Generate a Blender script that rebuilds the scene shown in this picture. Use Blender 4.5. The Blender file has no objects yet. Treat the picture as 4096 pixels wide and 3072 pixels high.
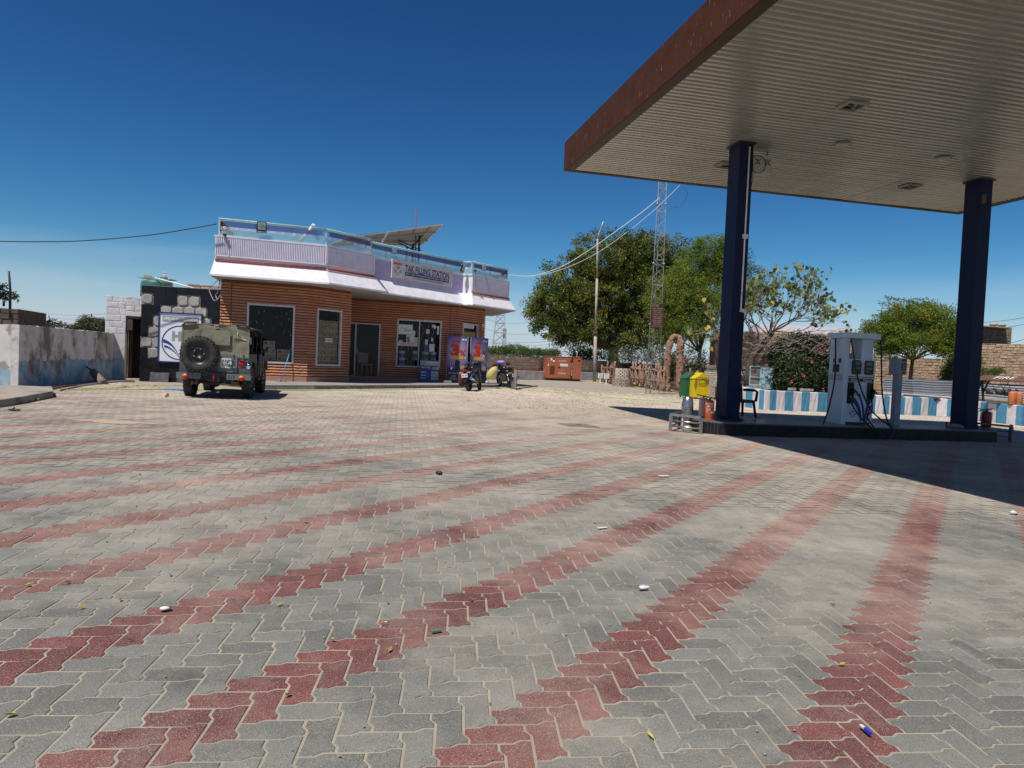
import bpy, math, random
import numpy as np
from mathutils import Matrix, Vector, Euler
random.seed(7); rnd=random.random; uni=random.uniform
SC=bpy.context.scene; COL=SC.collection
R=math.radians
# ---------- camera ----------
FPX,PITCH,ROLL,EYE=2780.,math.atan(88/2780.),0.0445,1.4
_f=np.array([0,math.cos(PITCH),-math.sin(PITCH)]); _r0=np.array([1.,0,0]); _u0=np.cross(_r0,_f)
_r=math.cos(ROLL)*_r0+math.sin(ROLL)*_u0; _u=-math.sin(ROLL)*_r0+math.cos(ROLL)*_u0
cam=bpy.data.objects.new('camera',bpy.data.cameras.new('camera')); COL.objects.link(cam); SC.camera=cam
cam.data.sensor_width=36; cam.data.lens=36*FPX/4096; cam.data.clip_end=4000; cam.data.clip_start=.05
cam.matrix_world=Matrix(((_r[0],_u[0],-_f[0],0),(_r[1],_u[1],-_f[1],0),(_r[2],_u[2],-_f[2],EYE),(0,0,0,1)))
# ---------- world, sun ----------
SUN_EL,SUN_AZ=62.5,214.
w=bpy.data.worlds.new('World'); SC.world=w; w.use_nodes=True
nt=w.node_tree; bg=nt.nodes['Background']
sky=nt.nodes.new('ShaderNodeTexSky'); sky.sky_type='NISHITA'; sky.sun_disc=False
sky.sun_elevation=R(SUN_EL); sky.sun_rotation=R(SUN_AZ); sky.altitude=300; sky.air_density=1.0; sky.dust_density=.25; sky.ozone_density=3.0
# thin wisps of high cloud low over the horizon
tc=nt.nodes.new('ShaderNodeTexCoord'); mp=nt.nodes.new('ShaderNodeMapping'); mp.inputs['Scale'].default_value=(1.5,1.5,14)
no=nt.nodes.new('ShaderNodeTexNoise'); no.inputs['Scale'].default_value=2.2; no.inputs['Detail'].default_value=7
cr=nt.nodes.new('ShaderNodeValToRGB'); cr.color_ramp.elements[0].position=.50; cr.color_ramp.elements[1].position=.8
sx=nt.nodes.new('ShaderNodeSeparateXYZ'); mr=nt.nodes.new('ShaderNodeMapRange')
mr.inputs[1].default_value=.0; mr.inputs[2].default_value=.16; mr.inputs[3].default_value=.55; mr.inputs[4].default_value=0
mu=nt.nodes.new('ShaderNodeMath'); mu.operation='MULTIPLY'
mx=nt.nodes.new('ShaderNodeMix'); mx.data_type='RGBA'; mx.inputs['B'].default_value=(9.,9.6,11.,1)
L=nt.links.new
L(tc.outputs['Generated'],mp.inputs['Vector']); L(mp.outputs[0],no.inputs['Vector']); L(no.outputs['Fac'],cr.inputs[0])
L(tc.outputs['Generated'],sx.inputs[0]); L(sx.outputs['Z'],mr.inputs[0]); L(cr.outputs[0],mu.inputs[0]); L(mr.outputs[0],mu.inputs[1])
L(mu.outputs[0],mx.inputs['Factor']); 
hs=nt.nodes.new('ShaderNodeHueSaturation'); hs.inputs['Saturation'].default_value=1.18
tn=nt.nodes.new('ShaderNodeMix'); tn.data_type='RGBA'; tn.blend_type='MULTIPLY'; tn.inputs['Factor'].default_value=1; tn.inputs['B'].default_value=(.86,.95,1.22,1)
gm=nt.nodes.new('ShaderNodeGamma'); gm.inputs['Gamma'].default_value=1.5; t2=nt.nodes.new('ShaderNodeMix'); t2.data_type='RGBA'; t2.blend_type='MULTIPLY'; t2.inputs['Factor'].default_value=1; t2.inputs['B'].default_value=(.47,.555,.375,1)
L(sky.outputs[0],hs.inputs['Color']); L(hs.outputs[0],tn.inputs['A']); L(tn.outputs['Result'],gm.inputs[0]); L(gm.outputs[0],t2.inputs['A']); L(t2.outputs['Result'],mx.inputs['A']); mh=nt.nodes.new('ShaderNodeMapRange'); mh.inputs[1].default_value=-.02; mh.inputs[2].default_value=.15; mh.inputs[3].default_value=.85; mh.inputs[4].default_value=0; mh.interpolation_type='SMOOTHSTEP'; hz_=nt.nodes.new('ShaderNodeMix'); hz_.data_type='RGBA'; hz_.inputs['B'].default_value=(7.9,8.3,10.9,1); L(sx.outputs['Z'],mh.inputs[0]); L(mh.outputs[0],hz_.inputs['Factor']); L(mx.outputs['Result'],hz_.inputs['A']); L(hz_.outputs['Result'],bg.inputs['Color'])
bg.inputs['Strength'].default_value=.066
sd=bpy.data.lights.new('sun','SUN'); sd.energy=5.0; sd.angle=R(.53); sd.color=(1,.95,.87)
sun=bpy.data.objects.new('sun',sd); COL.objects.link(sun)
_sv=Vector((math.cos(R(SUN_EL))*math.sin(R(SUN_AZ)),math.cos(R(SUN_EL))*math.cos(R(SUN_AZ)),math.sin(R(SUN_EL))))
sun.rotation_euler=_sv.to_track_quat('Z','Y').to_euler(); sun.location=(0,0,30)
SC.view_settings.view_transform='Standard'; SC.view_settings.look='None'; SC.view_settings.exposure=.05; SC.view_settings.gamma=1
SC.cycles.max_bounces=8; SC.cycles.transparent_max_bounces=16
# ---------- survey helpers: measured ground plane and sight lines ----------
def gz(x,y):
    u=-.8387*x+.5446*y
    if u<-10: return -.203
    if u<16.5: return .0203*u
    if u<21.5: return .335-.012*(u-16.5)
    return .275
def ray(x,y): return _f+_r*(x-2048)/FPX-_u*(y-1536)/FPX
def W(x,y,Y):
    d=ray(x,y); t=Y/d[1]; return Vector((t*d[0],t*d[1],EYE+t*d[2]))
def G(x,y,dz=0):
    d=ray(x,y); lo,hi=.5,400.
    g=lambda t: EYE+t*d[2]-gz(t*d[0],t*d[1])-dz
    if g(hi)>0: t=hi
    else:
        for _ in range(50):
            m=(lo+hi)/2
            if g(m)>0: lo=m
            else: hi=m
        t=lo
    return Vector((t*d[0],t*d[1],EYE+t*d[2]))
def dv(a): return Vector((math.sin(R(a)),math.cos(R(a)),0))
def Gd(p,z=0): return Vector((p[0],p[1],gz(p[0],p[1])+z))
# ---------- materials ----------
MATS={}
def mat(name,col,col2=None,ns=6,nd=5,rough=.7,metal=0,bump=0,bs=30,spec=.4,lo=.35,hi=.65,stretch=(1,1,1),extra=None,ex=None,coord='Object',bdist=.01,trans=0,rnd=0,rr=0):
    if name in MATS: return MATS[name]
    m=bpy.data.materials.new(name); m.use_nodes=True; n=m.node_tree.nodes; l=m.node_tree.links.new
    b=n['Principled BSDF']; b.inputs['Roughness'].default_value=rough; b.inputs['Metallic'].default_value=metal
    b.inputs['Specular IOR Level'].default_value=spec; c=(*col,1); b.inputs['Base Color'].default_value=c
    t=n.new('ShaderNodeTexCoord'); mp=n.new('ShaderNodeMapping'); mp.inputs['Scale'].default_value=stretch; l(t.outputs[coord],mp.inputs[0])
    out=None
    if col2:
        t1=n.new('ShaderNodeTexNoise'); t1.inputs['Scale'].default_value=ns; t1.inputs['Detail'].default_value=nd; t1.inputs['Roughness'].default_value=.6; l(mp.outputs[0],t1.inputs['Vector'])
        r=n.new('ShaderNodeValToRGB'); r.color_ramp.elements[0].position=lo; r.color_ramp.elements[1].position=hi
        r.color_ramp.elements[0].color=c; r.color_ramp.elements[1].color=(*col2,1); l(t1.outputs['Fac'],r.inputs[0]); out=r.outputs[0]
        if rr:
            mrn=n.new('ShaderNodeMapRange'); mrn.inputs[3].default_value=rough-rr; mrn.inputs[4].default_value=rough+rr; l(t1.outputs['Fac'],mrn.inputs[0]); l(mrn.outputs[0],b.inputs['Roughness'])
    if extra: # second stain layer (colour, scale, lo, hi, stretch)
        ec,es,el,eh,est=extra
        mp2=n.new('ShaderNodeMapping'); mp2.inputs['Scale'].default_value=est; l(t.outputs[coord],mp2.inputs[0])
        t2=n.new('ShaderNodeTexNoise'); t2.inputs['Scale'].default_value=es; t2.inputs['Detail'].default_value=8; t2.inputs['Roughness'].default_value=.7; l(mp2.outputs[0],t2.inputs['Vector'])
        r2=n.new('ShaderNodeValToRGB'); r2.color_ramp.elements[0].position=el; r2.color_ramp.elements[1].position=eh; l(t2.outputs['Fac'],r2.inputs[0])
        x=n.new('ShaderNodeMix'); x.data_type='RGBA'; l(r2.outputs[0],x.inputs['Factor']); x.inputs['B'].default_value=(*ec,1)
        if out: l(out,x.inputs['A'])
        else: x.inputs['A'].default_value=c
        out=x.outputs['Result']
    if rnd:
        oi=n.new('ShaderNodeObjectInfo'); at=n.new('ShaderNodeAttribute'); at.attribute_name='tone'
        ad=n.new('ShaderNodeMath'); ad.operation='ADD'; l(oi.outputs['Random'],ad.inputs[0]); l(at.outputs['Fac'],ad.inputs[1])
        fr=n.new('ShaderNodeMath'); fr.operation='FRACT'; l(ad.outputs[0],fr.inputs[0])
        mr=n.new('ShaderNodeMapRange'); mr.inputs[3].default_value=1-rnd; mr.inputs[4].default_value=1+rnd; l(fr.outputs[0],mr.inputs[0])
        hv=n.new('ShaderNodeHueSaturation'); l(mr.outputs[0],hv.inputs['Value'])
        if out: l(out,hv.inputs['Color'])
        else: hv.inputs['Color'].default_value=c
        out=hv.outputs[0]
    if out: l(out,b.inputs['Base Color'])
    if bump:
        t3=n.new('ShaderNodeTexNoise'); t3.inputs['Scale'].default_value=bs; t3.inputs['Detail'].default_value=6; l(mp.outputs[0],t3.inputs['Vector'])
        bp=n.new('ShaderNodeBump'); bp.inputs['Strength'].default_value=bump; bp.inputs['Distance'].default_value=bdist; l(t3.outputs['Fac'],bp.inputs['Height']); l(bp.outputs[0],b.inputs['Normal'])
    if trans:
        b.inputs['Subsurface Weight'].default_value=0
        tr=n.new('ShaderNodeBsdfTranslucent'); ms=n.new('ShaderNodeMixShader'); ms.inputs[0].default_value=trans
        if out: l(out,tr.inputs['Color'])
        else: tr.inputs['Color'].default_value=c
        l(b.outputs[0],ms.inputs[1]); l(tr.outputs[0],ms.inputs[2]); l(ms.outputs[0],n['Material Output'].inputs['Surface'])
    MATS[name]=m; return m
def glassmat(name,tint=(.6,.65,.65),rough=.02,ref=1.):
    m=bpy.data.materials.new(name); m.use_nodes=True; n=m.node_tree.nodes; l=m.node_tree.links.new
    n.remove(n['Principled BSDF']); tr=n.new('ShaderNodeBsdfTransparent'); tr.inputs[0].default_value=(*tint,1)
    gl=n.new('ShaderNodeBsdfGlossy'); gl.inputs['Roughness'].default_value=rough; lw_=n.new('ShaderNodeLayerWeight'); lw_.inputs[0].default_value=.12
    mr_=n.new('ShaderNodeMapRange'); mr_.inputs[3].default_value=.018; mr_.inputs[4].default_value=.6; l(lw_.outputs['Fresnel'],mr_.inputs[0])
    ms=n.new('ShaderNodeMixShader'); l(mr_.outputs[0],ms.inputs[0]); l(tr.outputs[0],ms.inputs[1]); l(gl.outputs[0],ms.inputs[2]); l(ms.outputs[0],n['Material Output'].inputs['Surface'])
    return m
# ---------- mesh builder ----------
I4=Matrix.Identity(4)
class MB:
    def __init__(s): s.v=[]; s.f=[]; s.mi=[]; s.M=I4; s.m=0; s.sm=[]
    def add(s,vs,fs,smooth=False):
        o=len(s.v); s.v+=[tuple(s.M@Vector(p)) for p in vs]
        for f in fs: s.f.append([o+i for i in f]); s.mi.append(s.m); s.sm.append(smooth)
        return s
    def box(s,c,d,rz=0,taper=1,rot=None):
        x,y,z=[q/2 for q in d]; m=Matrix.Translation(c)@(rot.to_matrix().to_4x4() if rot else Matrix.Rotation(rz,4,'Z'))
        vs=[m@Vector((sx*x*(taper if sz>0 else 1),sy*y*(taper if sz>0 else 1),sz*z)) for sz in(-1,1) for sy in(-1,1) for sx in(-1,1)]
        return s.add(vs,[(0,2,3,1),(4,5,7,6),(0,1,5,4),(2,6,7,3),(0,4,6,2),(1,3,7,5)])
    def b2(s,a,b): return s.box([(a[i]+b[i])/2 for i in range(3)],[abs(b[i]-a[i]) for i in range(3)])
    def beam(s,a,b,w,h=None,up=(0,0,1)):
        a,b=Vector(a),Vector(b); h=h or w; d=(b-a).normalized(); u=Vector(up)
        if abs(d.dot(u))>.98: u=Vector((0,1,0))
        x=d.cross(u).normalized()*w/2; z=x.cross(d).normalized()*h/2
        vs=[p+i*x+j*z for p in(a,b) for j in(-1,1) for i in(-1,1)]
        return s.add(vs,[(0,1,3,2),(4,6,7,5),(0,4,5,1),(2,3,7,6),(0,2,6,4),(1,5,7,3)])
    def tube(s,pts,r,n=8,cap=True,smooth=True):
        pts=[Vector(p) for p in pts]; k=len(pts); rs=r if hasattr(r,'__len__') else [r]*k; vs=[]; px=None
        for i,p in enumerate(pts):
            d=(pts[min(i+1,k-1)]-pts[max(i-1,0)]).normalized()
            if px is None: a=Vector((0,0,1)) if abs(d.z)<.9 else Vector((1,0,0)); px=(a-d*a.dot(d)).normalized()
            else: px=(px-d*px.dot(d)).normalized()
            py=d.cross(px)
            vs+=[p+(px*math.cos(2*math.pi*j/n)+py*math.sin(2*math.pi*j/n))*rs[i] for j in range(n)]
        fs=[(i*n+j,i*n+(j+1)%n,(i+1)*n+(j+1)%n,(i+1)*n+j) for i in range(k-1) for j in range(n)]
        s.add(vs,fs,smooth)
        if cap: o=len(s.v)-len(vs); s.f+=[[o+j for j in range(n)][::-1],[o+(k-1)*n+j for j in range(n)]]; s.mi+=[s.m]*2; s.sm+=[False]*2
        return s
    def lathe(s,prof,n=20,axis='Z',c=(0,0,0),smooth=True):
        m=Matrix.Translation(c)@{'Z':I4,'X':Matrix.Rotation(R(90),4,'Y'),'Y':Matrix.Rotation(R(-90),4,'X')}[axis]
        vs=[m@Vector((r*math.cos(2*math.pi*j/n),r*math.sin(2*math.pi*j/n),z)) for r,z in prof for j in range(n)]
        return s.add(vs,[(i*n+j,i*n+(j+1)%n,(i+1)*n+(j+1)%n,(i+1)*n+j) for i in range(len(prof)-1) for j in range(n)],smooth)
    def ell(s,c,r,rot=(0,0,0),n=12,k=7,jit=0):
        m=Matrix.Translation(c)@Euler(rot).to_matrix().to_4x4(); vs=[]
        for i in range(k+1):
            a=math.pi*i/k
            for j in range(n):
                q=1+uni(-jit,jit); b=2*math.pi*j/n; vs.append(m@Vector((r[0]*math.sin(a)*math.cos(b)*q,r[1]*math.sin(a)*math.sin(b)*q,-r[2]*math.cos(a)*q)))
        return s.add(vs,[(i*n+j,i*n+(j+1)%n,(i+1)*n+(j+1)%n,(i+1)*n+j) for i in range(k) for j in range(n)],True)
    def prism(s,poly,z0,z1):
        n=len(poly); vs=[(p[0],p[1],z0) for p in poly]+[(p[0],p[1],z1) for p in poly]
        return s.add(vs,[tuple(range(n))[::-1],tuple(range(n,2*n))]+[(i,(i+1)%n,n+(i+1)%n,n+i) for i in range(n)])
    def xz(s,poly,y0,y1): # polygon in the XZ plane extruded along Y
        n=len(poly); vs=[(p[0],y0,p[1]) for p in poly]+[(p[0],y1,p[1]) for p in poly]
        return s.add(vs,[tuple(range(n)),tuple(range(n,2*n))[::-1]]+[((i+1)%n,i,n+i,n+(i+1)%n) for i in range(n)])
    def yz(s,poly,x0,x1):
        n=len(poly); vs=[(x0,p[0],p[1]) for p in poly]+[(x1,p[0],p[1]) for p in poly]
        return s.add(vs,[tuple(range(n))[::-1],tuple(range(n,2*n))]+[(i,(i+1)%n,n+(i+1)%n,n+i) for i in range(n)])
    def mesh(s,name,mats,inv=None):
        me=bpy.data.meshes.new(name); v=[inv@Vector(p) for p in s.v] if inv else s.v
        me.from_pydata([tuple(p) for p in v],[],s.f)
        for m in (mats if isinstance(mats,(list,tuple)) else [mats]): me.materials.append(m)
        me.polygons.foreach_set('material_index',s.mi); me.polygons.foreach_set('use_smooth',s.sm); me.validate(); me.update(); return me
    def build(s,name,mats,parent=None,world=False,loc=None,**kw):
        inv=None
        if world and parent is not None: inv=WM(parent).inverted()
        if loc is not None: inv=Matrix.Translation(-Vector(loc))
        ob=bpy.data.objects.new(name,s.mesh(name,mats,inv)); COL.objects.link(ob)
        if loc is not None: ob.location=loc
        if parent is not None: ob.parent=parent
        for k,v in kw.items(): ob[k]=v
        return ob
def WM(o):
    m=o.matrix_basis.copy()
    return WM(o.parent)@m if o.parent else m
def T(name,label,cat,loc=(0,0,0),rz=0,group=None,rot=None):
    o=bpy.data.objects.new(name,None); COL.objects.link(o); o.location=loc; o.rotation_euler=rot if rot else (0,0,rz); o.empty_display_size=.2
    o['label']=label; o['category']=cat
    if group: o['group']=group
    return o
def tag(o,label,cat,group=None):
    o['label']=label; o['category']=cat
    if group: o['group']=group
    return o
def dup(root,loc,rz,label,parent=None):
    r=root.copy(); COL.objects.link(r); r.location=loc; r.rotation_euler=(0,0,rz); r['label']=label
    for ch in list(root.children):
        c=ch.copy(); COL.objects.link(c); c.parent=r
        for g in list(ch.children): d=g.copy(); COL.objects.link(d); d.parent=c
    return r
def rzaz(a): return R(90-a)
def FM(P,az,z=0): return Matrix.Translation((P[0],P[1],z))@Matrix.Rotation(rzaz(az),4,'Z')
_tc={}
def txt(parent,s,x,z,h,m,width=None,y=-.004,align='CENTER',name='lettering',bold=0,shear=0,rotz=0,M=None):
    cu=bpy.data.curves.new('t','FONT'); cu.body=s; cu.size=1; cu.align_x=align; cu.align_y='CENTER'; cu.offset=bold; cu.shear=shear; cu.resolution_u=2
    ob=bpy.data.objects.new('t',cu); COL.objects.link(ob)
    me=bpy.data.meshes.new_from_object(ob); bpy.data.objects.remove(ob)
    xs=[v.co.x for v in me.vertices] or [0,1]; ys=[v.co.y for v in me.vertices] or [0,1]
    W0=max(xs)-min(xs); H0=max(ys)-min(ys); cx=(max(xs)+min(xs))/2 if align=='CENTER' else min(xs); cy=(max(ys)+min(ys))/2
    sy=h/H0 if H0 else 1; sxx=(width/W0) if width else sy
    m4=Matrix.Translation((x,y,z))@Matrix.Rotation(R(90),4,'X')@Matrix.Rotation(rotz,4,'Z')@Matrix.Diagonal((sxx,sy,1,1))@Matrix.Translation((-cx,-cy,0))
    if M is not None: m4=M@m4
    me.transform(m4); me.materials.clear(); me.materials.append(m); me.name=name
    o=bpy.data.objects.new(name,me); COL.objects.link(o); o.parent=parent; return o
def hplogo(mb,x,z,r,y=-.006,mi=(0,1)):
    # ring with two wings (mi: blue, red unused)
    n=28; mb.m=mi[0]
    def arc(r0,r1,a0,a1,k=n):
        for i in range(k):
            t0=a0+(a1-a0)*i/k; t1=a0+(a1-a0)*(i+1)/k
            mb.add([(x+r0*math.cos(t0),y,z+r0*math.sin(t0)),(x+r1*math.cos(t0),y,z+r1*math.sin(t0)),(x+r1*math.cos(t1),y,z+r1*math.sin(t1)),(x+r0*math.cos(t1),y,z+r0*math.sin(t1))],[(0,1,2,3)])
    arc(r*.94,r,0,2*math.pi)
    for sg in(-1,1):
        for (s0,s1,w0) in ((.93,-.12,.2),(.86,-.42,.13)):
            P0=(sg*s0*r*.98,-.02*r if w0>.15 else -.28*r); P1=(0,-.86*r if w0>.15 else -.9*r)
            c1=(sg*.35*r,s1*r+.05*r)
            prev=None
            for i in range(11):
                t=i/10; a=(1-t)**2*P0[0]+2*t*(1-t)*c1[0]+t*t*P1[0]; b=(1-t)**2*P0[1]+2*t*(1-t)*c1[1]+t*t*P1[1]; ww=w0*r*(1-.75*t)
                q=((x+a,y,z+b),(x+a,y,z+b+ww))
                if prev: mb.add([prev[0],q[0],q[1],prev[1]],[(0,1,2,3)])
                prev=q
    return mb
# ---------- shared materials ----------
WHITE=mat('white_paint',(.80,.78,.82),(.70,.67,.71),ns=3,rough=.75,bump=.25,bs=60,extra=((.33,.29,.26),14,.60,.68,(1,1,.35)))
LILAC=mat('lilac_paint',(.40,.36,.60),(.48,.44,.66),ns=5,rough=.75,bump=.2)
LILACW=mat('lilac_white_paint',(.64,.61,.74),(.72,.69,.78),ns=5,rough=.75,bump=.2,extra=((.42,.38,.4),9,.6,.72,(1,1,.4)))
REDP=mat('red_trim_paint',(.30,.05,.05),(.38,.10,.08),rough=.6)
DARK=mat('dark_metal',(.012,.012,.014),(.03,.03,.032),rough=.5)
BLACKP=mat('black_plastic',(.012,.012,.013),rough=.4)
RUBBER=mat('rubber',(.018,.018,.018),(.05,.047,.042),ns=9,rough=.85,bump=.3)
STEEL=mat('brushed_steel',(.45,.44,.42),(.32,.31,.30),ns=9,rough=.32,metal=.9,stretch=(1,1,.3),rr=.1)
GALV=mat('galvanised_steel',(.42,.44,.46),(.30,.31,.32),ns=12,rough=.5,metal=.35)
CHROME=mat('chrome',(.75,.75,.75),rough=.12,metal=1)
CONC=mat('concrete',(.33,.30,.26),(.22,.20,.175),ns=5,rough=.9,bump=.5,bs=40,extra=((.12,.11,.09),6,.58,.7,(1,1,1)))
PAPER=mat('paper_white',(.7,.7,.68),rough=.8)
CREAM=mat('window_frame_paint',(.60,.55,.55),(.45,.40,.38),ns=14,rough=.6)
NAVY=mat('navy_paint',(.005,.010,.042),(.008,.014,.055),ns=4,rough=.5,spec=.2,extra=((.05,.05,.06),18,.68,.75,(1,1,.4)))
RUST=mat('rusty_iron',(.10,.045,.03),(.19,.09,.055),ns=15,rough=.8,bump=.3)
BLUEINK=mat('print_blue',(.03,.025,.16),rough=.5); REDINK=mat('print_red',(.55,.03,.02),rough=.5); BLACKINK=mat('print_black',(.02,.02,.02),rough=.5)
WHITEINK=mat('print_white',(.7,.7,.72),rough=.5); GOLDINK=mat('print_gold',(.75,.42,.03),rough=.45); GREYINK=mat('print_grey',(.32,.31,.33),rough=.5)
SKYBLUE=mat('print_sky_blue',(.05,.32,.6),rough=.5)
SAND=mat('joint_sand',(.36,.31,.24),(.27,.235,.18),ns=3,nd=8,rough=.95,bump=.5,bs=120,extra=((.25,.19,.1),40,.62,.7,(1,1,1)))
BARK=mat('bark',(.10,.075,.055),(.17,.13,.10),ns=9,rough=.9,bump=.6,stretch=(1,1,.3))
def leafmat(n,a,b,tr=.35,rn=.0): return mat(n,a,b,ns=1.1,nd=3,rough=.55,lo=.35,hi=.65,trans=tr,spec=.3)
PURPLE=mat('purple_rail_paint',(.09,.07,.22),rough=.5); MINT=mat('mint_rail_paint',(.42,.62,.58),(.33,.5,.47),ns=8,rough=.5)
# ---------- ground ----------
def pavmat(n,c1,c2):
    m=mat(n,c1,c2,ns=2.2,nd=8,rough=.8,rnd=.22,coord='Object',lo=.3,hi=.7)
    nt=m.node_tree; N=nt.nodes; l=nt.links.new; b=N['Principled BSDF']
    src=b.inputs['Base Color'].links[0].from_socket
    g=N.new('ShaderNodeNewGeometry')
    def noise(sc,det,lo,hi,mpz=None,rg=.7):
        t=N.new('ShaderNodeTexNoise'); t.inputs['Scale'].default_value=sc; t.inputs['Detail'].default_value=det; t.inputs['Roughness'].default_value=rg; l(g.outputs['Position'],t.inputs['Vector'])
        r=N.new('ShaderNodeValToRGB'); r.color_ramp.elements[0].position=lo; r.color_ramp.elements[1].position=hi; l(t.outputs['Fac'],r.inputs[0]); return r.outputs[0],t
    def mixc(f,a,colr,blend='MIX'):
        x=N.new('ShaderNodeMix'); x.data_type='RGBA'; x.blend_type=blend
        l(f,x.inputs['Factor']) if not isinstance(f,float) else None
        l(a,x.inputs['A']); x.inputs['B'].default_value=(*colr,1); return x.outputs['Result']
    # worn grain flecks of pale grit and dark aggregate
    f1,_=noise(230,3,.54,.66); o=mixc(f1,src,(.34,.33,.31))
    f2,_=noise(160,2,.60,.68); o=mixc(f2,o,(.07,.07,.065))
    # dark oil and tyre marks
    f3,_=noise(1.3,10,.585,.70); o=mixc(f3,o,(.085,.083,.08))
    # blown sand plus grazing sheen painted into the colour, both growing toward the building
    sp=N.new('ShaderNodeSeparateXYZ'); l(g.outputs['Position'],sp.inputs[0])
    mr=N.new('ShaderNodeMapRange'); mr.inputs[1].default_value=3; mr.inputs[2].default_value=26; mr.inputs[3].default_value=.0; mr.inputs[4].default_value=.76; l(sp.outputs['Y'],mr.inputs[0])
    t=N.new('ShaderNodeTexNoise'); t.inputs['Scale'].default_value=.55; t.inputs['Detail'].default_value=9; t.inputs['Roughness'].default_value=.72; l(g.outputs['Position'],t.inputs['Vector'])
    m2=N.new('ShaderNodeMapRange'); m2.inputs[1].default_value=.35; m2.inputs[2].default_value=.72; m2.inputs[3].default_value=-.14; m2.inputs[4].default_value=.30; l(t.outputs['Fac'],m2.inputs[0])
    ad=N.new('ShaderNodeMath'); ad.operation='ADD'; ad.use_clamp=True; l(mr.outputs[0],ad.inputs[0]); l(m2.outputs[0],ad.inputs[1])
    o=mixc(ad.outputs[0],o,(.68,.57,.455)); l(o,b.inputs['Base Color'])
    t3=N.new('ShaderNodeTexNoise'); t3.inputs['Scale'].default_value=140; t3.inputs['Detail'].default_value=4; l(g.outputs['Position'],t3.inputs['Vector'])
    bp=N.new('ShaderNodeBump'); bp.inputs['Strength'].default_value=.55; bp.inputs['Distance'].default_value=.004; l(t3.outputs['Fac'],bp.inputs['Height']); l(bp.outputs[0],b.inputs['Normal'])
    b.inputs['Specular IOR Level'].default_value=.25; return m
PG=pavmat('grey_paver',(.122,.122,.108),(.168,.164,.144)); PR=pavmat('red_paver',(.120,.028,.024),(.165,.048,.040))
xs=[-1500,-600,-250,-120,-60,-40]+[i*1. for i in range(-30,46)]+[60,90,150,300,700,1500]
ys=[-300,-100,-40,-20]+[i*1. for i in range(-10,76)]+[90,130,200,400,900,2500]
mb=MB(); nx=len(xs); mb.v=[(x,y,gz(x,y)) for y in ys for x in xs]
mb.f=[[j*nx+i,j*nx+i+1,(j+1)*nx+i+1,(j+1)*nx+i] for j in range(len(ys)-1) for i in range(nx-1)]; mb.mi=[0]*len(mb.f); mb.sm=[False]*len(mb.f)
ground=mb.build('ground',SAND,kind='structure')
# paving: interlocking zigzag pavers, herringbone, red stripes
PW=.1124; EA=Vector((.11304,.02547,0))/PW; EB=Vector((-.01868,.11688,0))/PW
O0=Vector((-.4359,.1725,0))
def J(t): t=t%4; return 0 if t<.36 else (1 if t>.64 else (t-.36)/.28)
def cc(p): p=p%4; return .2*(J(min(p,1)) + (J(p-2) if p>2 else 0) - (0 if p<=3 else 0)) -.1*p
def warp(i,j,x,y,ex,ey):
    # vertex on horizontal lattice line ey (or None) / vertical line ex (or None)
    dx=dy=0
    dy=cc(x-j+1) ; dx=-cc(y-i)
    return dx,dy
def shape(kind):
    pts=[]; w,h=(2,1) if kind=='H' else (1,2); ox,oy=(0,0) if kind=='H' else (0,1)
    def bot(yy,xa,xb): # along horizontal line yy
        out=[]
        for x in (xa,)+tuple(q for u in range(int(min(xa,xb)),int(max(xa,xb))) for q in (u+.36,u+.64)):
            out.append(x)
        xsn=sorted(set([xa,xb]+[q for u in range(int(min(xa,xb)),int(max(xa,xb))) for q in (u+.36,u+.64) if (u-yy+1)%4 in (0,2)]))
        if xb<xa: xsn=xsn[::-1]
        return [(x,yy+cc(x-yy+1) if not((x-yy+1)%4==0 and x==max(xa,xb)) else yy+cc(0),'h') for x in xsn]
    def ver(xx,ya,yb):
        ysn=sorted(set([ya,yb]+[q for u in range(int(min(ya,yb)),int(max(ya,yb))) for q in (u+.36,u+.64) if (u-xx)%4 in (0,2)]))
        if yb<ya: ysn=ysn[::-1]
        return [(xx-cc(y-xx),y,'v') for y in ysn]
    x0,y0,x1,y1=ox,oy,ox+w,oy+h
    a=bot(y0,x0,x1); b=ver(x1,y0,y1); c=bot(y1,x1,x0); d=ver(x0,y1,y0)
    def corner(X,Y): return (X-cc(Y-X),Y+cc(X-Y+1))
    out=[corner(x0,y0)]+[(p[0],p[1]) for p in a[1:-1]]+[corner(x1,y0)]+[(p[0],p[1]) for p in b[1:-1]]+[corner(x1,y1)]+[(p[0],p[1]) for p in c[1:-1]]+[corner(x0,y1)]+[(p[0],p[1]) for p in d[1:-1]]
    cx,cy=(x0+x1)/2,(y0+y1)/2
    return [(p[0]-cx,p[1]-cy) for p in out],(cx,cy)
SH={k:shape(k) for k in 'HV'}
def inset(pl,g,w,h): return [(x*(1-g/w),y*(1-g/h)) for x,y in pl]
def pav_local(k):
    pl,_=SH[k]; w,h=((2,1) if k=='H' else (1,2)); w*=PW; h*=PW; pl=[(x*PW,y*PW) for x,y in pl]
    return inset(pl,.0095,w,h),inset(pl,.0155,w,h)
PL={k:pav_local(k) for k in 'HV'}
def visible(x,y):
    if y<1.2: return False
    return abs(x)<.80*y+.6
def inpoly(x,y,P):
    c=False; n=len(P)
    for i in range(n):
        x1,y1=P[i]; x2,y2=P[(i+1)%n]
        if (y1>y)!=(y2>y) and x<(x2-x1)*(y-y1)/(y2-y1)+x1: c=not c
    return c
KERB=[(8.3,29.5),(8.34,25.9),(8.95,24.35),(11.3,24.95),(13.76,26.1),(16.2,26.9),(17.0,26.6),(17.45,25.0),(18.6,22.0),(21,16)]
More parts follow.
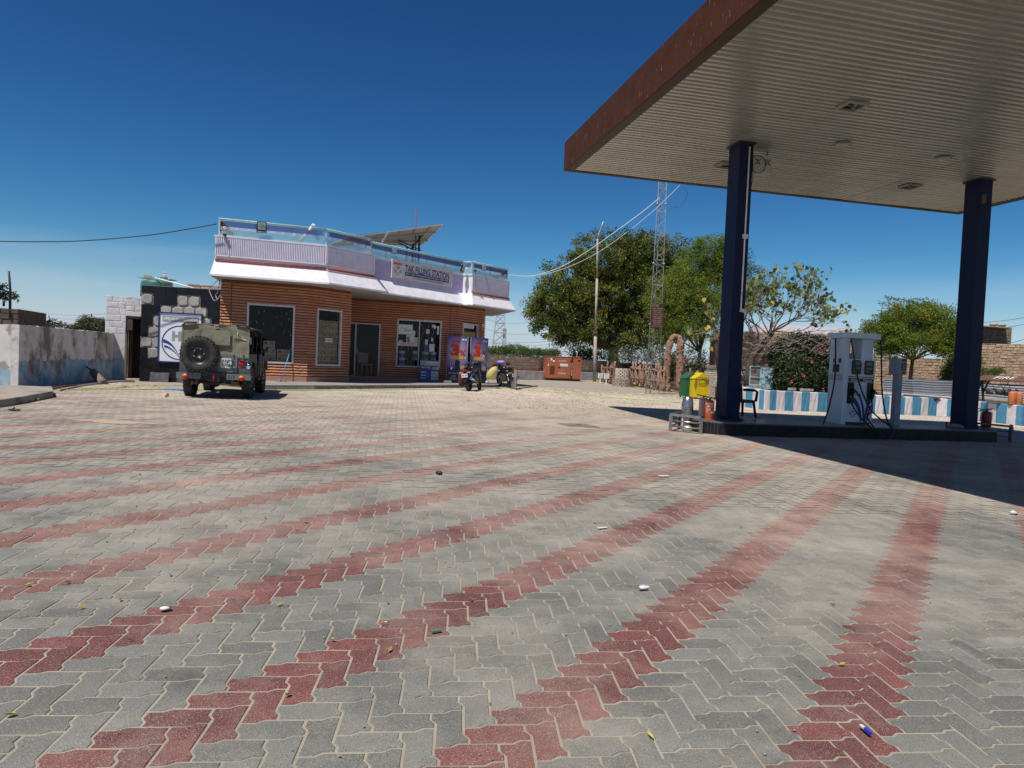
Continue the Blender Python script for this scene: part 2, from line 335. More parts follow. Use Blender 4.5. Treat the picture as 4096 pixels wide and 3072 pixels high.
NOPAVE=[[(-9.4,18.2),(-7.35,18.35),(-.45,28.75),(.2,32),(-1,45),(-16,45),(-12,20.5)],KERB+[(40,16),(40,60),(8,60)],[(-10.95,0),(-10.95,15.4),(-13.2,24),(-30,24),(-30,0)]]
near=[];mass=[]
for k in range(-90,420):
    for m in range(-90,120):
        for kd in 'HV':
            bx=k+4*m; by=k; (cx,cy)=SH[kd][1]; c=O0+EA*((bx+cx)*PW)+EB*((by+cy)*PW); x,y=c.x,c.y
            if y>31.5 or not visible(x,y): continue
            if any(inpoly(x,y,P) for P in NOPAVE): continue
            if y>27 and rnd()<(y-27)/6: continue
            red=(m%3==0) if kd=='H' else ((m-1)%3==0)
            (near if y<7 else mass).append((y,x,kd,red,))
near.sort()
# the 300 nearest as individual parts
A2=Matrix(((EA.x,EB.x,0),(EA.y,EB.y,0),(0,0,1))); sl=Vector((-.0203*-.8387,-.0203*.5446,1)).normalized()
tilt=Vector((0,0,1)).rotation_difference(sl).to_matrix(); PM={}
for kd in 'HV':
    for red in(0,1):
        o,i_=PL[kd]; n=len(o); q=MB()
        WXY=lambda pl,z:[(EA.x*x+EB.x*y,EA.y*x+EB.y*y,z) for x,y in pl]; q.add(WXY(o,-.02)+WXY(o,.004)+WXY(i_,.0075),[(i,(i+1)%n,n+(i+1)%n,n+i) for i in range(n)]+[(n+i,n+(i+1)%n,2*n+(i+1)%n,2*n+i) for i in range(n)]+[tuple(range(2*n,3*n))])
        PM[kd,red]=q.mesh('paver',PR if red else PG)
vis=[p for p in near if abs(p[1])<.74*p[0]+.25]
vs=set(id(p) for p in vis[:300])
for p in vis[:300]:
    y,x,kd,red=p; o=bpy.data.objects.new('paver',PM[kd,int(red)]); COL.objects.link(o); o.parent=ground
    rr=Matrix.Rotation(uni(-.008,.008),3,'X')@Matrix.Rotation(uni(-.006,.006),3,'Y')@Matrix.Rotation(uni(-.006,.006),3,'Z')
    o.matrix_local=Matrix.Translation((x,y,gz(x,y)-.0042+uni(-.001,.002)))@(tilt@rr).to_4x4()
def pavmass(lst,bev):
    V=[];F=[];MI=[];TN=[]
    for p in lst:
        y,x,kd,red=p; o,i_=PL[kd]; n=len(o); b=len(V); dz=(-.0042 if bev else -.0035)+uni(-.001,.002); ta,tb=uni(-.008,.008),uni(-.006,.006); t=rnd()
        def put(pl,z):
            for a,c in pl:
                wx,wy=x+EA.x*a+EB.x*c,y+EA.y*a+EB.y*c; V.append((wx,wy,gz(wx,wy)+z+dz+a*tb+c*ta))
        if bev:
            put(o,-.02); put(o,.004); put(i_,.0075)
            fs=[(b+i,b+(i+1)%n,b+n+(i+1)%n,b+n+i) for i in range(n)]+[(b+n+i,b+n+(i+1)%n,b+2*n+(i+1)%n,b+2*n+i) for i in range(n)]+[tuple(range(b+2*n,b+3*n))]
        else:
            put(o,.0065); fs=[tuple(range(b,b+n))]
        F+=fs; MI+=[int(red)]*len(fs); TN+=[t]*len(fs)
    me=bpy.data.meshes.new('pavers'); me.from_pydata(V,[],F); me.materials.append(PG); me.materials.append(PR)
    me.polygons.foreach_set('material_index',MI); a=me.attributes.new('tone','FLOAT','FACE'); a.data.foreach_set('value',TN)
    ob=bpy.data.objects.new('pavers',me); COL.objects.link(ob); ob.parent=ground; ob['kind']='stuff'; return ob
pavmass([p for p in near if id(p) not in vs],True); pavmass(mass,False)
print('pavers',len(near),len(mass))
# ---------- canopy ----------
CA=Vector((1.09,18.19,6.4)); C1=dv(77.0); C2=dv(-13.0)   # far left corner, axes along and away
def cn(a,b,z=0): return CA+C1*a+C2*b+Vector((0,0,z))
FASC=mat('canopy_rust_fascia',(.080,.029,.012),(.066,.023,.010),ns=2.5,nd=8,rough=.6,spec=.12,extra=((.42,.22,.14),26,.62,.68,(1,1,.16)),ex=1)
SOFF=mat('canopy_ceiling_sheet',(.36,.36,.325),(.42,.42,.38),ns=.9,rough=.27,metal=.45,spec=.5,bump=.12,bs=6,bdist=.02,rnd=.05)
CLEN,CDEP=12.36,15.2
can=T('petrol_station_canopy','large flat forecourt canopy with rusty brown fascia and cream strip ceiling','canopy',cn(CLEN/2,-CDEP/2))
q=MB(); q.M=Matrix.Translation(CA)@Matrix.Rotation(rzaz(77.0),4,'Z')
for a,b in (((0,-CDEP,0),(.04,0,.74)),((CLEN-.04,-CDEP,0),(CLEN,0,.74)),((.041,-.04,.001),(CLEN-.041,0,.739)),((.041,-CDEP,.001),(CLEN-.041,-CDEP+.04,.739))): q.b2(a,b)
q.build('fascia',FASC,can,world=True)
q=MB(); q.M=Matrix.Translation(CA)@Matrix.Rotation(rzaz(77.0),4,'Z')
q.b2((.045,-CDEP+.045,.40),(CLEN-.045,-.045,.46)); q.build('roof_sheet',GALV,can,world=True)
q=MB(); q.M=Matrix.Translation(CA)@Matrix.Rotation(rzaz(77.0),4,'Z')
for a,b in (((.041,-CDEP+.04,.003),(.24,-.04,.02)),((CLEN-.24,-CDEP+.04,.003),(CLEN-.041,-.04,.02)),((.241,-.13,.003),(CLEN-.241,-.041,.02))): q.b2(a,b)
q.build('edge_trim',mat('canopy_edge_trim',(.05,.028,.018),(.03,.018,.012),rough=.6),can,world=True)
nst=int((CDEP-.18)/.152)
prof=[(0,.012),(.008,.001),(.05,-.005),(.10,-.005),(.143,.001),(.150,.012)]
Lc=CLEN-.26; sm=MB()
for seg in range(3):
    xa=Lc*seg/3; xb=Lc*(seg+1)/3-.006; n=7
    vsx=[(x,p[0],p[1]+.004*math.sin(x*1.7+seg)) for x in [xa+(xb-xa)*t/(n-1) for t in range(n)] for p in prof]; k=len(prof)
    sm.add(vsx,[(i*k+j,(i+1)*k+j,(i+1)*k+j+1,i*k+j+1) for i in range(n-1) for j in range(k-1)],True)
sme=sm.mesh('ceiling_panel',SOFF)
for i in range(nst):
    o=bpy.data.objects.new('ceiling_panel',sme); COL.objects.link(o); o.parent=can
    o.matrix_local=WM(can).inverted()@Matrix.Translation(cn(.13,-.13-.152*(i+1),.018))@Matrix.Rotation(rzaz(77.0),4,'Z')@Matrix.Rotation(uni(-.02,.02),4,'X')
def pz(x,y,z): # pixel on a horizontal level
    d=ray(x,y); t=(z-EYE)/d[2]; return Vector((t*d[0],t*d[1],z))
LAMPG=mat('lamp_glass_grey',(.22,.24,.22),(.1,.11,.1),ns=30,rough=.2)
cl=[('square recessed ceiling light nearest the camera under the canopy',pz(3408,422,6.4),.42,0),('square ceiling light half hidden behind the tall left canopy column',pz(2903,660,6.4),.42,0),('dark square ceiling light nearest the right canopy column',pz(3640,744,6.4),.42,0),
 ('small round grey ceiling lamp in the middle of the canopy',pz(3370,575,6.4),.17,1),('small round grey ceiling lamp near the right canopy column',pz(3775,631,6.4),.17,1)]
for lb,p,s,rd in cl:
    if rd:
        t=T('ceiling_lamp',lb,'ceiling light',p,0,'round lamps in the canopy ceiling'); MB().lathe([(.0,-.02),(s*.8,-.02),(s,-.012),(s,.0)],20).build('housing',LAMPG,t); MB().lathe([(.0,-.026),(s*.72,-.024),(s*.75,-.02)],20).build('diffuser',mat('lamp_diffuser',(.3,.3,.28),rough=.3),t)
    else:
        t=T('ceiling_light',lb,'ceiling light',p,rzaz(77),'square lights in the canopy ceiling'); q=MB()
        for a in((-1,0),(1,0),(0,-1),(0,1)): q.box((a[0]*s*.46,a[1]*s*.46,-.02),(s*.08 if a[0] else s,s*.08 if a[1] else s*.84,.04))
        q.build('frame',mat('light_frame',(.3,.29,.26),rough=.5),t); MB().box((0,0,-.012),(s*.83,s*.83,.012)).build('lens',LAMPG,t)
        q=MB(); [q.box((uni(-.3,.3)*s,uni(-.3,.3)*s,-.024),(uni(.04,.12),uni(.04,.1),.004),uni(0,1)) for _ in range(12)]; q.build('grille',DARK,t)
# ---------- island, columns ----------
IW=1.15
BTILE=mat('black_gloss_tile',(.010,.010,.012),(.018,.018,.02),ns=4,rough=.45,spec=.2,rnd=.2)
ISTOP=mat('island_granite',(.10,.10,.115),(.16,.155,.16),ns=40,rough=.3,extra=((.38,.37,.36),2.2,.60,.72,(1,1,1)))
def island(P0,az,Ln,lb,seen=True):
    t=T('pump_island',lb,'kerbed island',Gd(P0)); M=FM(P0,az); 
    pts=[(Ln,0),(Ln,IW),(0,IW)]+[(-IW/2*math.sin(math.pi*i/10),IW/2+IW/2*math.cos(math.pi*i/10)) for i in range(1,10)]+[(0,0)]
    wp=[M@Vector((x,y,0)) for x,y in pts]; n=len(wp)
    q=MB(); q.add([Vector((p.x,p.y,gz(p.x,p.y)-.1)) for p in wp]+[Vector((p.x,p.y,gz(p.x,p.y)+.262)) for p in wp],[(i,(i+1)%n,n+(i+1)%n,n+i) for i in range(n)]); q.build('core',mat('grout',(.30,.29,.28),rough=.9),t,world=True)
    q=MB(); q.add([Vector((p.x,p.y,gz(p.x,p.y)+.247)) for p in wp]+[Vector((p.x,p.y,gz(p.x,p.y)+.272)) for p in wp],[(i,(i+1)%n,n+(i+1)%n,n+i) for i in range(n)]+[tuple(range(n,2*n))[::-1]]); q.M=I4
    q.build('top_slab',ISTOP,t,world=True)
    def tile(a,b,last=False):
        d=(b-a); nrm=Vector((d.y,-d.x,0)).normalized(); e=d.normalized()*.003
        a2=a+e+nrm*.012; b2=b-e+nrm*.012; a1=a+e; b1=b-e
        q=MB(); q.add([Vector((p.x,p.y,gz(p.x,p.y)+z)) for z in(-.03,.246) for p in(a1,b1,b2,a2)],[(3,2,6,7),(4,7,6,5),(2,1,5,6),(0,3,7,4)])
        q.build('tile',BTILE,t,world=True)
    k=int(Ln/.3)
    for i in range(k): tile(M@Vector((Ln*i/k,0,0)),M@Vector((Ln*(i+1)/k,0,0)))
    for i in range(4): tile(M@Vector((Ln,IW*i/4,0)),M@Vector((Ln,IW*(i+1)/4,0)))
    arc=[(-IW/2*math.sin(math.pi*i/26),IW/2+IW/2*math.cos(math.pi*i/26)) for i in range(27)]
    for i in range(26): tile(M@Vector((*arc[i],0)),M@Vector((*arc[i+1],0)))
    return t
IP=Vector((4.62,14.30,0)); IAZ=71.4
isl=island(IP,IAZ,7.47,'low black tiled pump island with a rounded left end')
def iw(a,b,z=.272): # island local -> world
    p=FM(IP,IAZ)@Vector((a,b,0)); return Vector((p.x,p.y,gz(p.x,p.y)+z))
COLW=.47
def column(c,lb,cw,cd,az=77):
    b=Gd(c,.272); t=T('canopy_column',lb,'column',b,rzaz(az),'dark blue square columns holding up the canopy'); h=6.40-b.z
    w=COLW/2; q=MB(); q.box((0,0,(h-.03)/2),(cw,cd,h-.03)); q.build('shaft',NAVY,t)
    MB().box((0,0,h-.016),(cw+.09,cd+.09,.03)).build('cap_plate',DARK,t)
    MB().box((0,0,.02),(cw+.05,cd+.05,.04)).build('base_plate',NAVY,t)
    return t,h
# visible columns: near vertical edge is the front left corner
c1=Vector((4.72,15.24,0)); c2=Vector((11.22,17.16,0))
def colc(c,cw,cd): return c+C1*cw/2+C2*cd/2
cL,hL=column(colc(c1,.32,.46),'tall navy column at the left end of the island with a white pipe down it',.32,.46)
cR,hR=column(colc(c2,.35,.46)+C1*.03,'tall navy column at the right end of the pump island',.35,.46)
w=.16
wd=.23
q=MB(); q.tube([(w*.35,-wd-.02,hL-.1),(w*.35,-wd-.02,2.35)],.018,8); q.build('conduit_pipe',WHITE,cL)
q=MB(); q.tube([(w*.35,-wd-.03,2.35),(w*.3,-wd-.05,1.9),(w*.5,-wd-.06,1.65),(w*.72,-wd-.04,1.75),(w*.6,-wd-.03,2.3)],.006,5); q.tube([(w*.8,-wd-.03,hL-.1),(w*1.05,-wd-.03,hL-.8),(w*1.1,-w+.1,hL-1.25)],.008,5); q.build('loose_cable',DARK,cL)
q=MB(); q.box((.62*w,-wd-.05,2.38),(.09,.12,.07),rot=Euler((.2,.3,.3))); q.box((w*.35,-wd-.03,4.0),(.11,.05,.09)); q.build('junction_clip',PAPER,cL)
q=MB(); q.box((0,-wd-.004,.42),(.01,.004,.5)); 
MB().xz([(-w*.8,hR-.42),(-w*.0,hR-.36),(-w*.02,hR-.58),(-w*.8,hR-.62)],-.23-.006,-.23-.002).build('faded_label',mat('faded_label',(.16,.11,.07),(.08,.06,.04),ns=30,rough=.7),cR)
# outdoor fan box behind the left column
p=pz(3034,664,6.08)
t=T('ac_unit_box','grey steel equipment box fixed high behind the left column','equipment box',p,rzaz(77)); MB().box((0,0,0),(.50,.30,.36)).build('housing',mat('grey_box_paint',(.42,.43,.42),(.34,.34,.33),ns=10,rough=.5),t)
q=MB()
for cx_ in(-.11,.13):
    for a in range(4): q.box((cx_+.05*math.cos(.78+a*1.57),-.155,.05+.05*math.sin(.78+a*1.57)),(.07,.006,.02),rot=Euler((0,-(.78+a*1.57),0)))
q.build('vent_slot',DARK,t)
q=MB(); q.tube([(.2,.0,.18),(.2,0,.34)],.012,6); q.tube([(-.2,.0,.18),(-.2,0,.34)],.012,6); q.tube([(-.12+.2*math.cos(a/10*6.28),-.17,-.02+.2*math.sin(a/10*6.28)) for a in range(11)],.008,5); q.build('hanger_cable',DARK,t)
# ---------- station building ----------
Z0=.45; A1,A2=71.,36.5
def V3(x,y,z=0): return Vector((x,y,z))
C0=V3(-9.27,21.96);C12=V3(-6.768,22.826);F2R=V3(-5.73,24.23);F3L=V3(-6.64,26.87);DD=V3(-4.92,27.46);BND=V3(-2.30,28.36);F4R=V3(-1.29,29.73)
BKR=V3(-2.5,33.3);BKL=V3(-11.0,29.9)
CLAD=mat('orange_cladding',(.47,.205,.11),(.55,.26,.15),ns=2.5,nd=8,rough=.85,bump=.6,bs=35,bdist=.015,rnd=.08,extra=((.2,.09,.05),7,.6,.75,(1,1,1)))
PLIN=mat('pink_plinth',(.42,.22,.15),(.36,.18,.12),ns=3,rough=.8)
GAPM=mat('cladding_joint',(.16,.06,.035),rough=.9)
ROOM=mat('room_dark',(.010,.010,.011),(.016,.016,.016),ns=1,rough=.9)  # near-black colour stands in for the shade of unlit rooms
GLASS=glassmat('window_glass',(.86,.88,.88))
bld=T('station_office','petrol station office with orange stone cladding and white and lilac roof band','building',Gd(C12))
FACES=[('A',C0,A1,(C12-C0).length,[(.78,2.22,1.02,2.896)]),('B',C12,A2,(F2R-C12).length,[(.33,1.349,1.0,2.885)]),
 ('C',F3L,A1,(BND-F3L).length,None),('D',BND,A2,(F4R-BND).length,None)]
def vpl(P,az,x,y):
    d=ray(x,y); v=dv(az); den=v.x*(-d[1])+d[0]*v.y; s=(-P.x*(-d[1])-d[0]*P.y)/den
    t=(P.x+s*v.x)/d[0] if abs(d[0])>1e-6 else (P.y+s*v.y)/d[1]; return s,EYE+t*d[2]
def fa(i,x,y): return vpl(FACES[i][1],FACES[i][2],x,y)
dj=fa(2,1402,1400)[0]; d0=fa(2,1420,1400)[0]; d1=fa(2,1518,1400)[0]; w0=fa(2,1586,1375)[0]; w1=fa(2,1762,1375)[0]
FACES[2]=('C',F3L,A1,FACES[2][3],[(dj-.25,d1,.60,2.66),(w0,w1,1.02,2.90)])
e0=fa(3,1848,1340)[0]; e1=fa(3,1908,1340)[0]; zt=fa(3,1878,1295)[1]
FACES[3]=('D',BND,A2,FACES[3][3],[(e0,e1,1.3,zt)])
WT=3.6; wall_parts={}
def cutspan(a,b,z0,z1,holes):
    segs=[(a,b)]
    for h in holes:
        if z1>h[2]+.02 and z0<h[3]-.02:
            n=[]
            for s in segs:
                if h[1]<=s[0] or h[0]>=s[1]: n.append(s); continue
                if h[0]-s[0]>.02: n.append((s[0],h[0]))
                if s[1]-h[1]>.02: n.append((h[1],s[1]))
            segs=n
    return segs
CH=.0905
def clad_face(par,P,az,Ln,holes,z0=Z0,zt=WT,first=.62,grooves=()):
    M=FM(P,az)
    q=MB(); q.M=M
    zs=sorted(set([z0,zt]+[h[2] for h in holes]+[h[3] for h in holes]))
    for a,b in zip(zs[:-1],zs[1:]):
        for s in cutspan(0,Ln,a,b,holes): q.b2((s[0],0.0,a),(s[1],.2,b))
    q.build('wall',GAPM,par,world=True)
    for s in cutspan(0,Ln,z0,first,holes):
        q=MB(); q.M=M; q.b2((s[0]-.01,-.05,z0),(s[1]+.01,-.001,first-.006)); q.build('plinth_panel',PLIN,par,world=True)
    z=first; 
    while z+CH<zt-.02:
        for s in cutspan(-.02,Ln+.02,z,z+CH,holes):
          gs=[s[0]]+[g for g in grooves if s[0]<g<s[1]]+[s[1]]
          for sa,sb in zip(gs[:-1],gs[1:]):
            sa2=sa+(.012 if sa in grooves else 0); sb2=sb-(.012 if sb in grooves else 0)
            q=MB(); q.M=M; n=max(2,int((sb2-sa2)/.07)); vs=[]
            for i in range(n+1):
                x=sa2+(sb2-sa2)*i/n; j=uni(.0,.012); b2=uni(-.006,.006)
                vs+=[(x,-.004,z+CH-.004),(x,-.026-j,z+CH*.74+b2),(x,-.040-uni(0,.014),z+CH*.35+b2),(x,-.038-uni(0,.012),z+.026),(x,-.002,z+.020)]
            q.add(vs,[(5*i+j,5*i+j+1,5*i+6+j,5*i+5+j) for i in range(n) for j in range(4)]+[(0,1,2,3,4),tuple(5*n+4-j for j in range(5))])
            q.build('cladding_course',CLAD,par,world=True)
        z+=CH
gr=[fa(2,1797,1350)[0]]; gA=[fa(0,924,1250)[0]]
for i,(nm,P,az,Ln,h) in enumerate(FACES): clad_face(bld,P,az,Ln,h,grooves=gr if i==2 else (gA if i==0 else ()))
# hidden side and back walls, roof slab, floor
q=MB()
def wl(a,b,z0=.3,z1=WT,t=.2):
    d=(b-a).normalized(); n=Vector((-d.y,d.x,0))*t/2; q.prism([(a+n)[:2],(a-n)[:2],(b-n)[:2],(b+n)[:2]],z0,z1)
wl(C0+V3(.1,.12),BKL);wl(BKL,BKR);wl(F4R+V3(-.15,.1),BKR);wl(F2R+V3(-.16,.06),F3L+V3(-.1,.1))
q.build('outer_wall',mat('orange_side_wall',(.30,.12,.065),(.24,.09,.05),ns=3,rough=.85,bump=.4,bs=20),bld,world=True)
q=MB(); q.prism([p[:2] for p in (C0+V3(.2,.2),C12+V3(0,.2),F2R+V3(-.2,0),F3L+V3(0,.2),BND+V3(-.1,.2),F4R+V3(-.2,0),BKR,BKL)],.40,.60); q.build('floor',ROOM,bld,world=True)
# --- roof band ---
def off(poly,o): # closed polygon, outward offset (points listed left to right in front, then back)
    n=len(poly); out=[]
    for i in range(n):
        a,b,c=poly[i-1],poly[i],poly[(i+1)%n]
        d1=(b-a).normalized(); d2=(c-b).normalized(); n1=Vector((d1.y,-d1.x,0)); n2=Vector((d2.y,-d2.x,0)); m=(n1+n2).normalized(); out.append(b+m*o/max(.3,m.dot(n1)))
    return out
N2=dv(126.5); Pq=C12+dv(161)*.55; vpl0=lambda x:Pq+dv(A1)*vpl(Pq,A1,x,1000)[0]; P1=vpl0(859.5); P2=vpl0(1307)
s3=vpl(P2,A2,1498,1060)[0]; P3=P2+dv(A2)*s3; P3b=P3-N2*.42
s4=vpl(P3b,A2,1852,1090)[0]; P4b=P3b+dv(A2)*s4; s4f=vpl(P2,A2,1888,1120)[0]; P4=P2+dv(A2)*s4f; s5=vpl(P2,A2,2037.5,1124)[0]; P5=P2+dv(A2)*s5
B6=V3(-1.35,34.0);B7=P1+dv(-13)*9.3
Q=[P1,P2,P3,P3b,P4b,P4,P5,B6,B7]; SK=off(Q,.30); SK[0]=P1+dv(161)*.30-dv(71)*.10; SK[8]=B7-dv(71)*.10-dv(161)*.3
def strip(par,name,Pa,za,Pb,zb,m,idx=None,**k):
    q=MB(); n=len(Pa)
    for i in (idx if idx is not None else range(n)):
        j=(i+1)%n; q.add([Vector((Pa[i].x,Pa[i].y,za)),Vector((Pa[j].x,Pa[j].y,za)),Vector((Pb[j].x,Pb[j].y,zb)),Vector((Pb[i].x,Pb[i].y,zb))],[(0,1,2,3)])
    return q.build(name,m,par,world=True,**k)
for i in range(9): strip(bld,'roof_skirt',SK,3.66,Q,4.13,WHITE,[i])
strip(bld,'skirt_lip',SK,3.605,SK,3.66,WHITE)
q=MB(); n=len(SK); q.add([Vector((p.x,p.y,3.604)) for p in SK],[tuple(range(n))[::-1]]); q.build('soffit',mat('soffit_plaster',(.42,.40,.38),(.3,.28,.27),ns=3,rough=.8),bld,world=True)
INQ=off(Q,-.15)
strip(bld,'parapet_wall',Q,4.13,Q,4.86,WHITE,[6,7,8])
strip(bld,'parapet_band',Q,4.13,Q,4.27,WHITE,[0,1,5]); strip(bld,'parapet_wall',Q,4.13,Q,4.86,LILAC,[2,3]); strip(bld,'parapet_wall',Q,4.13,Q,4.86,WHITE,[4]); strip(bld,'parapet_wall',Q,4.27,Q,4.86,LILAC,[0,1,5])
strip(bld,'parapet_inside',INQ,4.86,INQ,4.2,WHITE)
q=MB()
OC=off(Q,.03); IC=off(Q,-.18)
for i in range(9):
    j=(i+1)%9
    for (a,b,za,zb) in ((OC,OC,4.835,4.885),(OC,IC,4.885,4.885),(IC,IC,4.885,4.835),(IC,OC,4.835,4.835)):
        q.add([Vector((a[i].x,a[i].y,za)),Vector((a[j].x,a[j].y,za)),Vector((b[j].x,b[j].y,zb)),Vector((b[i].x,b[i].y,zb))],[(0,1,2,3)])
q.build('coping',LILACW,bld,world=True)
q=MB(); q.add([Vector((p.x,p.y,4.3)) for p in INQ],[tuple(range(len(INQ)))]); q.build('roof_deck',CONC,bld,world=True)
for (a,b,i) in ((P1,P2,0),(P2,P3,1),(P4,P5,5)):
    d=(b-a); Ln=d.length; az=A1 if i==0 else A2
    M=FM(a,math.degrees(math.atan2(d.x,d.y)))
    q=MB(); q.M=M; k=int((Ln-.1)/.052)
    for r in range(k):
        x=.06+(Ln-.12)*r/k; wv=(Ln-.12)/k
        q.add([(x,-.004,z) for z in(4.29,4.82)]+[(x+wv*.2,-.032,z) for z in(4.29,4.82)]+[(x+wv*.6,-.032,z) for z in(4.29,4.82)]+[(x+wv*.8,-.004,z) for z in(4.29,4.82)],[(0,2,3,1),(2,4,5,3),(4,6,7,5),(3,5,7,1),(0,6,4,2)])
    q.build('ribbed_panel',LILACW,bld,world=True)
    q=MB(); q.M=M; q.b2((.02,-.03,4.245),(Ln-.02,-.002,4.285)); q.b2((0.005,-.03,4.287),(.045,-.003,4.83)); q.b2((Ln-.045,-.03,4.287),(Ln-.005,-.003,4.83)); q.build('panel_edge',WHITE,bld,world=True)
    for z in(4.085,4.125):
        q=MB(); q.M=M; q.tube([(.02,-.05,z+.02),(Ln-.0,-.05,z+.02)],.019,6); q.build('red_trim_line',REDP,bld,world=True)
# --- railing on the parapet: one railing of parts ---
RLG=[P1,P2,P3,P3b,P4b,P4,P5]; RI=off(Q,-.08)[:7]
rail=T('roof_railing','decorative mint and purple lattice railing along the office roof edge','railing',(P1.x,P1.y,4.885))
ends=RI+[RI[6]+(B6-P5).normalized()*2.6]; st=[RI[0]+(B7-P1).normalized()*2.6]+ends
for a,b in zip(st[:-1],st[1:]):
    d=b-a; Ln=d.length
    if Ln<.2: continue
    M=FM(a,math.degrees(math.atan2(d.x,d.y)),4.885)
    q=MB(); q.M=M; q.tube([(0,0,.52),(Ln,0,.52)],.024,8); q.tube([(0,0,.475),(Ln,0,.475)],.014,6); q.build('top_rail',MINT,rail,world=True)
    q=MB(); q.M=M; q.b2((0,-.012,.005),(Ln,.012,.03)); q.b2((0,-.012,.175),(Ln,.012,.19)); q.build('bottom_rail',MINT,rail,world=True)
    q=MB(); q.M=M
    for z in(.215,.245,.275): q.tube([(0,0,z),(Ln,0,z)],.006,4)
    q.build('middle_wire',LILACW,rail,world=True,kind='stuff')
    q=MB(); q.M=M; x=-.15
    while x<Ln:
        for (xa,za,xb,zb) in ((x,.03,x+.10,.175),):
            if 0<=xa and xb<=Ln: q.beam((xa,0,za),(xb,0,zb),.018)
        x+=.055
    q.build('lower_lattice',MINT,rail,world=True,kind='stuff')
    q=MB(); q.M=M; x=-.2
    while x<Ln:
        for sg in(0,1):
            xa,xb=(x,x+.165) if sg==0 else (x+.165,x)
            if 0<=min(xa,xb) and max(xa,xb)<=Ln: q.beam((xa,.004*sg,.30),(xb,.004*sg,.465),.018)
        x+=.066
    q.build('upper_lattice',PURPLE,rail,world=True,kind='stuff')
    k=max(1,round(Ln/1.1))
    for i in range(k+1):
        q=MB(); q.M=M; q.box((Ln*i/k,.02,.25),(.03,.03,.5)); q.build('post',MINT,rail,world=True)
    k=int(Ln/.34)
    for i in range(k):
        q=MB(); q.M=M; x=.17+i*.34; big=i%3==0; r=.055 if big else .032
        for pth in range(6): a=pth*math.pi/3; q.ell((x+r*.6*math.cos(a),-.012,.245+r*.6*math.sin(a)),(r*.42,.006,r*.42),n=6,k=3)
        q.build('flower_ornament',LILACW,rail,world=True)
q=MB(); q.M=FM(RI[0],A1,4.885); 
# red flags of cloth tied inside the two end corners
for nm,Pp,az in (('left',RI[0],A1),('right',RI[6],A2)):
    q=MB(); q.M=FM(Pp,az,4.885); s=1 if nm=='left' else -1
    q.add([(0,.05,.28),(s*.32,.10,.26),(s*.12,.06,.42),(0,.05,.46)],[(0,1,2,3)]); q.add([(0,.052,.12),(s*.3,.1,.2),(s*.32,.102,.26),(0,.052,.27)],[(0,1,2,3)])
    tag(q.build('red_cloth',mat('red_cloth',(.30,.02,.02),rough=.9),world=False,loc=(Pp.x,Pp.y,4.9)),'faded red cloth tied inside the %s end of the roof railing'%nm,'cloth','red cloths on the roof railing')
# --- porch ---
PF=[V3(-9.25,20.95),V3(-7.15,18.95+.1),V3(-.62,28.55)]
pa=G(1000,1560); pb=G(1250,1556)
Fd=dv(35.2); F0=V3(-6.95,19.25); 
pf0=C0+V3(.25,-.85); 
por=[pf0,C12+V3(.25,-1.25),V3(-.55,28.72),V3(-.9,31.0),BND+V3(0,.3),F3L+V3(0,.4),F2R,C12+V3(0,.15),C0]
c=[G(1060,1558.5),G(1252,1557.5),G(1640,1553.5),G(1990,1550.0)]
por=[C0+V3(.1,-.75),V3(c[0].x-.3,c[0].y-.05),c[1],c[3],V3(c[3].x+.05,c[3].y+1.6),F4R+V3(.1,.3),BND+V3(0,.3),F3L+V3(0,.4),F2R+V3(-.1,.1),C12+V3(-.1,.15),C0+V3(.1,.1)]
SLAB=mat('porch_stone',(.30,.28,.27),(.22,.20,.19),ns=4,rough=.75,bump=.15)
PORW=mat('porch_face_white',(.55,.52,.48),(.34,.31,.27),ns=3,nd=8,rough=.9,bump=.4,bs=25,extra=((.1,.09,.07),7,.58,.68,(1,1,1)),rnd=.1)
PORG=mat('porch_face_grey',(.27,.25,.21),(.17,.155,.13),ns=3,nd=8,rough=.9,bump=.4,bs=25,extra=((.04,.038,.03),6,.54,.64,(1,1,1.6)),rnd=.1)
por_=T('porch_platform','low raised stone porch platform running along the office front','porch',Gd(c[1]))
q=MB(); q.prism([p[:2] for p in por],.1,.405); q.build('core',PORG,por_,world=True)
q=MB(); po=off(por,.035); q.prism([p[:2] for p in po],.408,.45); q.build('floor_slab',SLAB,por_,world=True)
for a,b,m in ((c[1],c[2],PORG),(c[2],c[3],PORG),(V3(c[0].x-.3,c[0].y-.05),c[1],PORW)):
    d=(b-a); Ln=d.length; k=max(1,round(Ln/.62)); M=FM(a,math.degrees(math.atan2(d.x,d.y)))
    for i in range(k): q=MB(); q.M=M; q.b2((Ln*i/k+.006,-.018-uni(0,.006),.15),(Ln*(i+1)/k-.006,-.001,.402)); q.build('facing_stone',m,por_,world=True)
# --- windows and door ---
def window(i,x0,x1,z0,z1,mull=(),m=CREAM,fw=.05):
    M=FM(FACES[i][1],FACES[i][2]); q=MB(); q.M=M
    q.b2((x0-.01,-.055,z0-.01),(x0+fw,.03,z1+.01)); q.b2((x1-fw,-.055,z0-.01),(x1+.01,.03,z1+.01)); q.b2((x0+fw+.001,-.055,z0-.01),(x1-fw-.001,.03,z0+fw)); q.b2((x0+fw+.001,-.055,z1-fw),(x1-fw-.001,.03,z1+.01))
    for s in mull: q.b2((s-.02,-.04,z0+fw+.001),(s+.02,.03,z1-fw-.001))
    f=q.build('window',m,bld,world=True)
    q=MB(); q.M=M; q.add([(x0+fw,.008,z0+fw),(x1-fw,.008,z0+fw),(x1-fw,.008,z1-fw),(x0+fw,.008,z1-fw)],[(0,1,2,3)]); q.build('pane',GLASS,f,world=True); return M
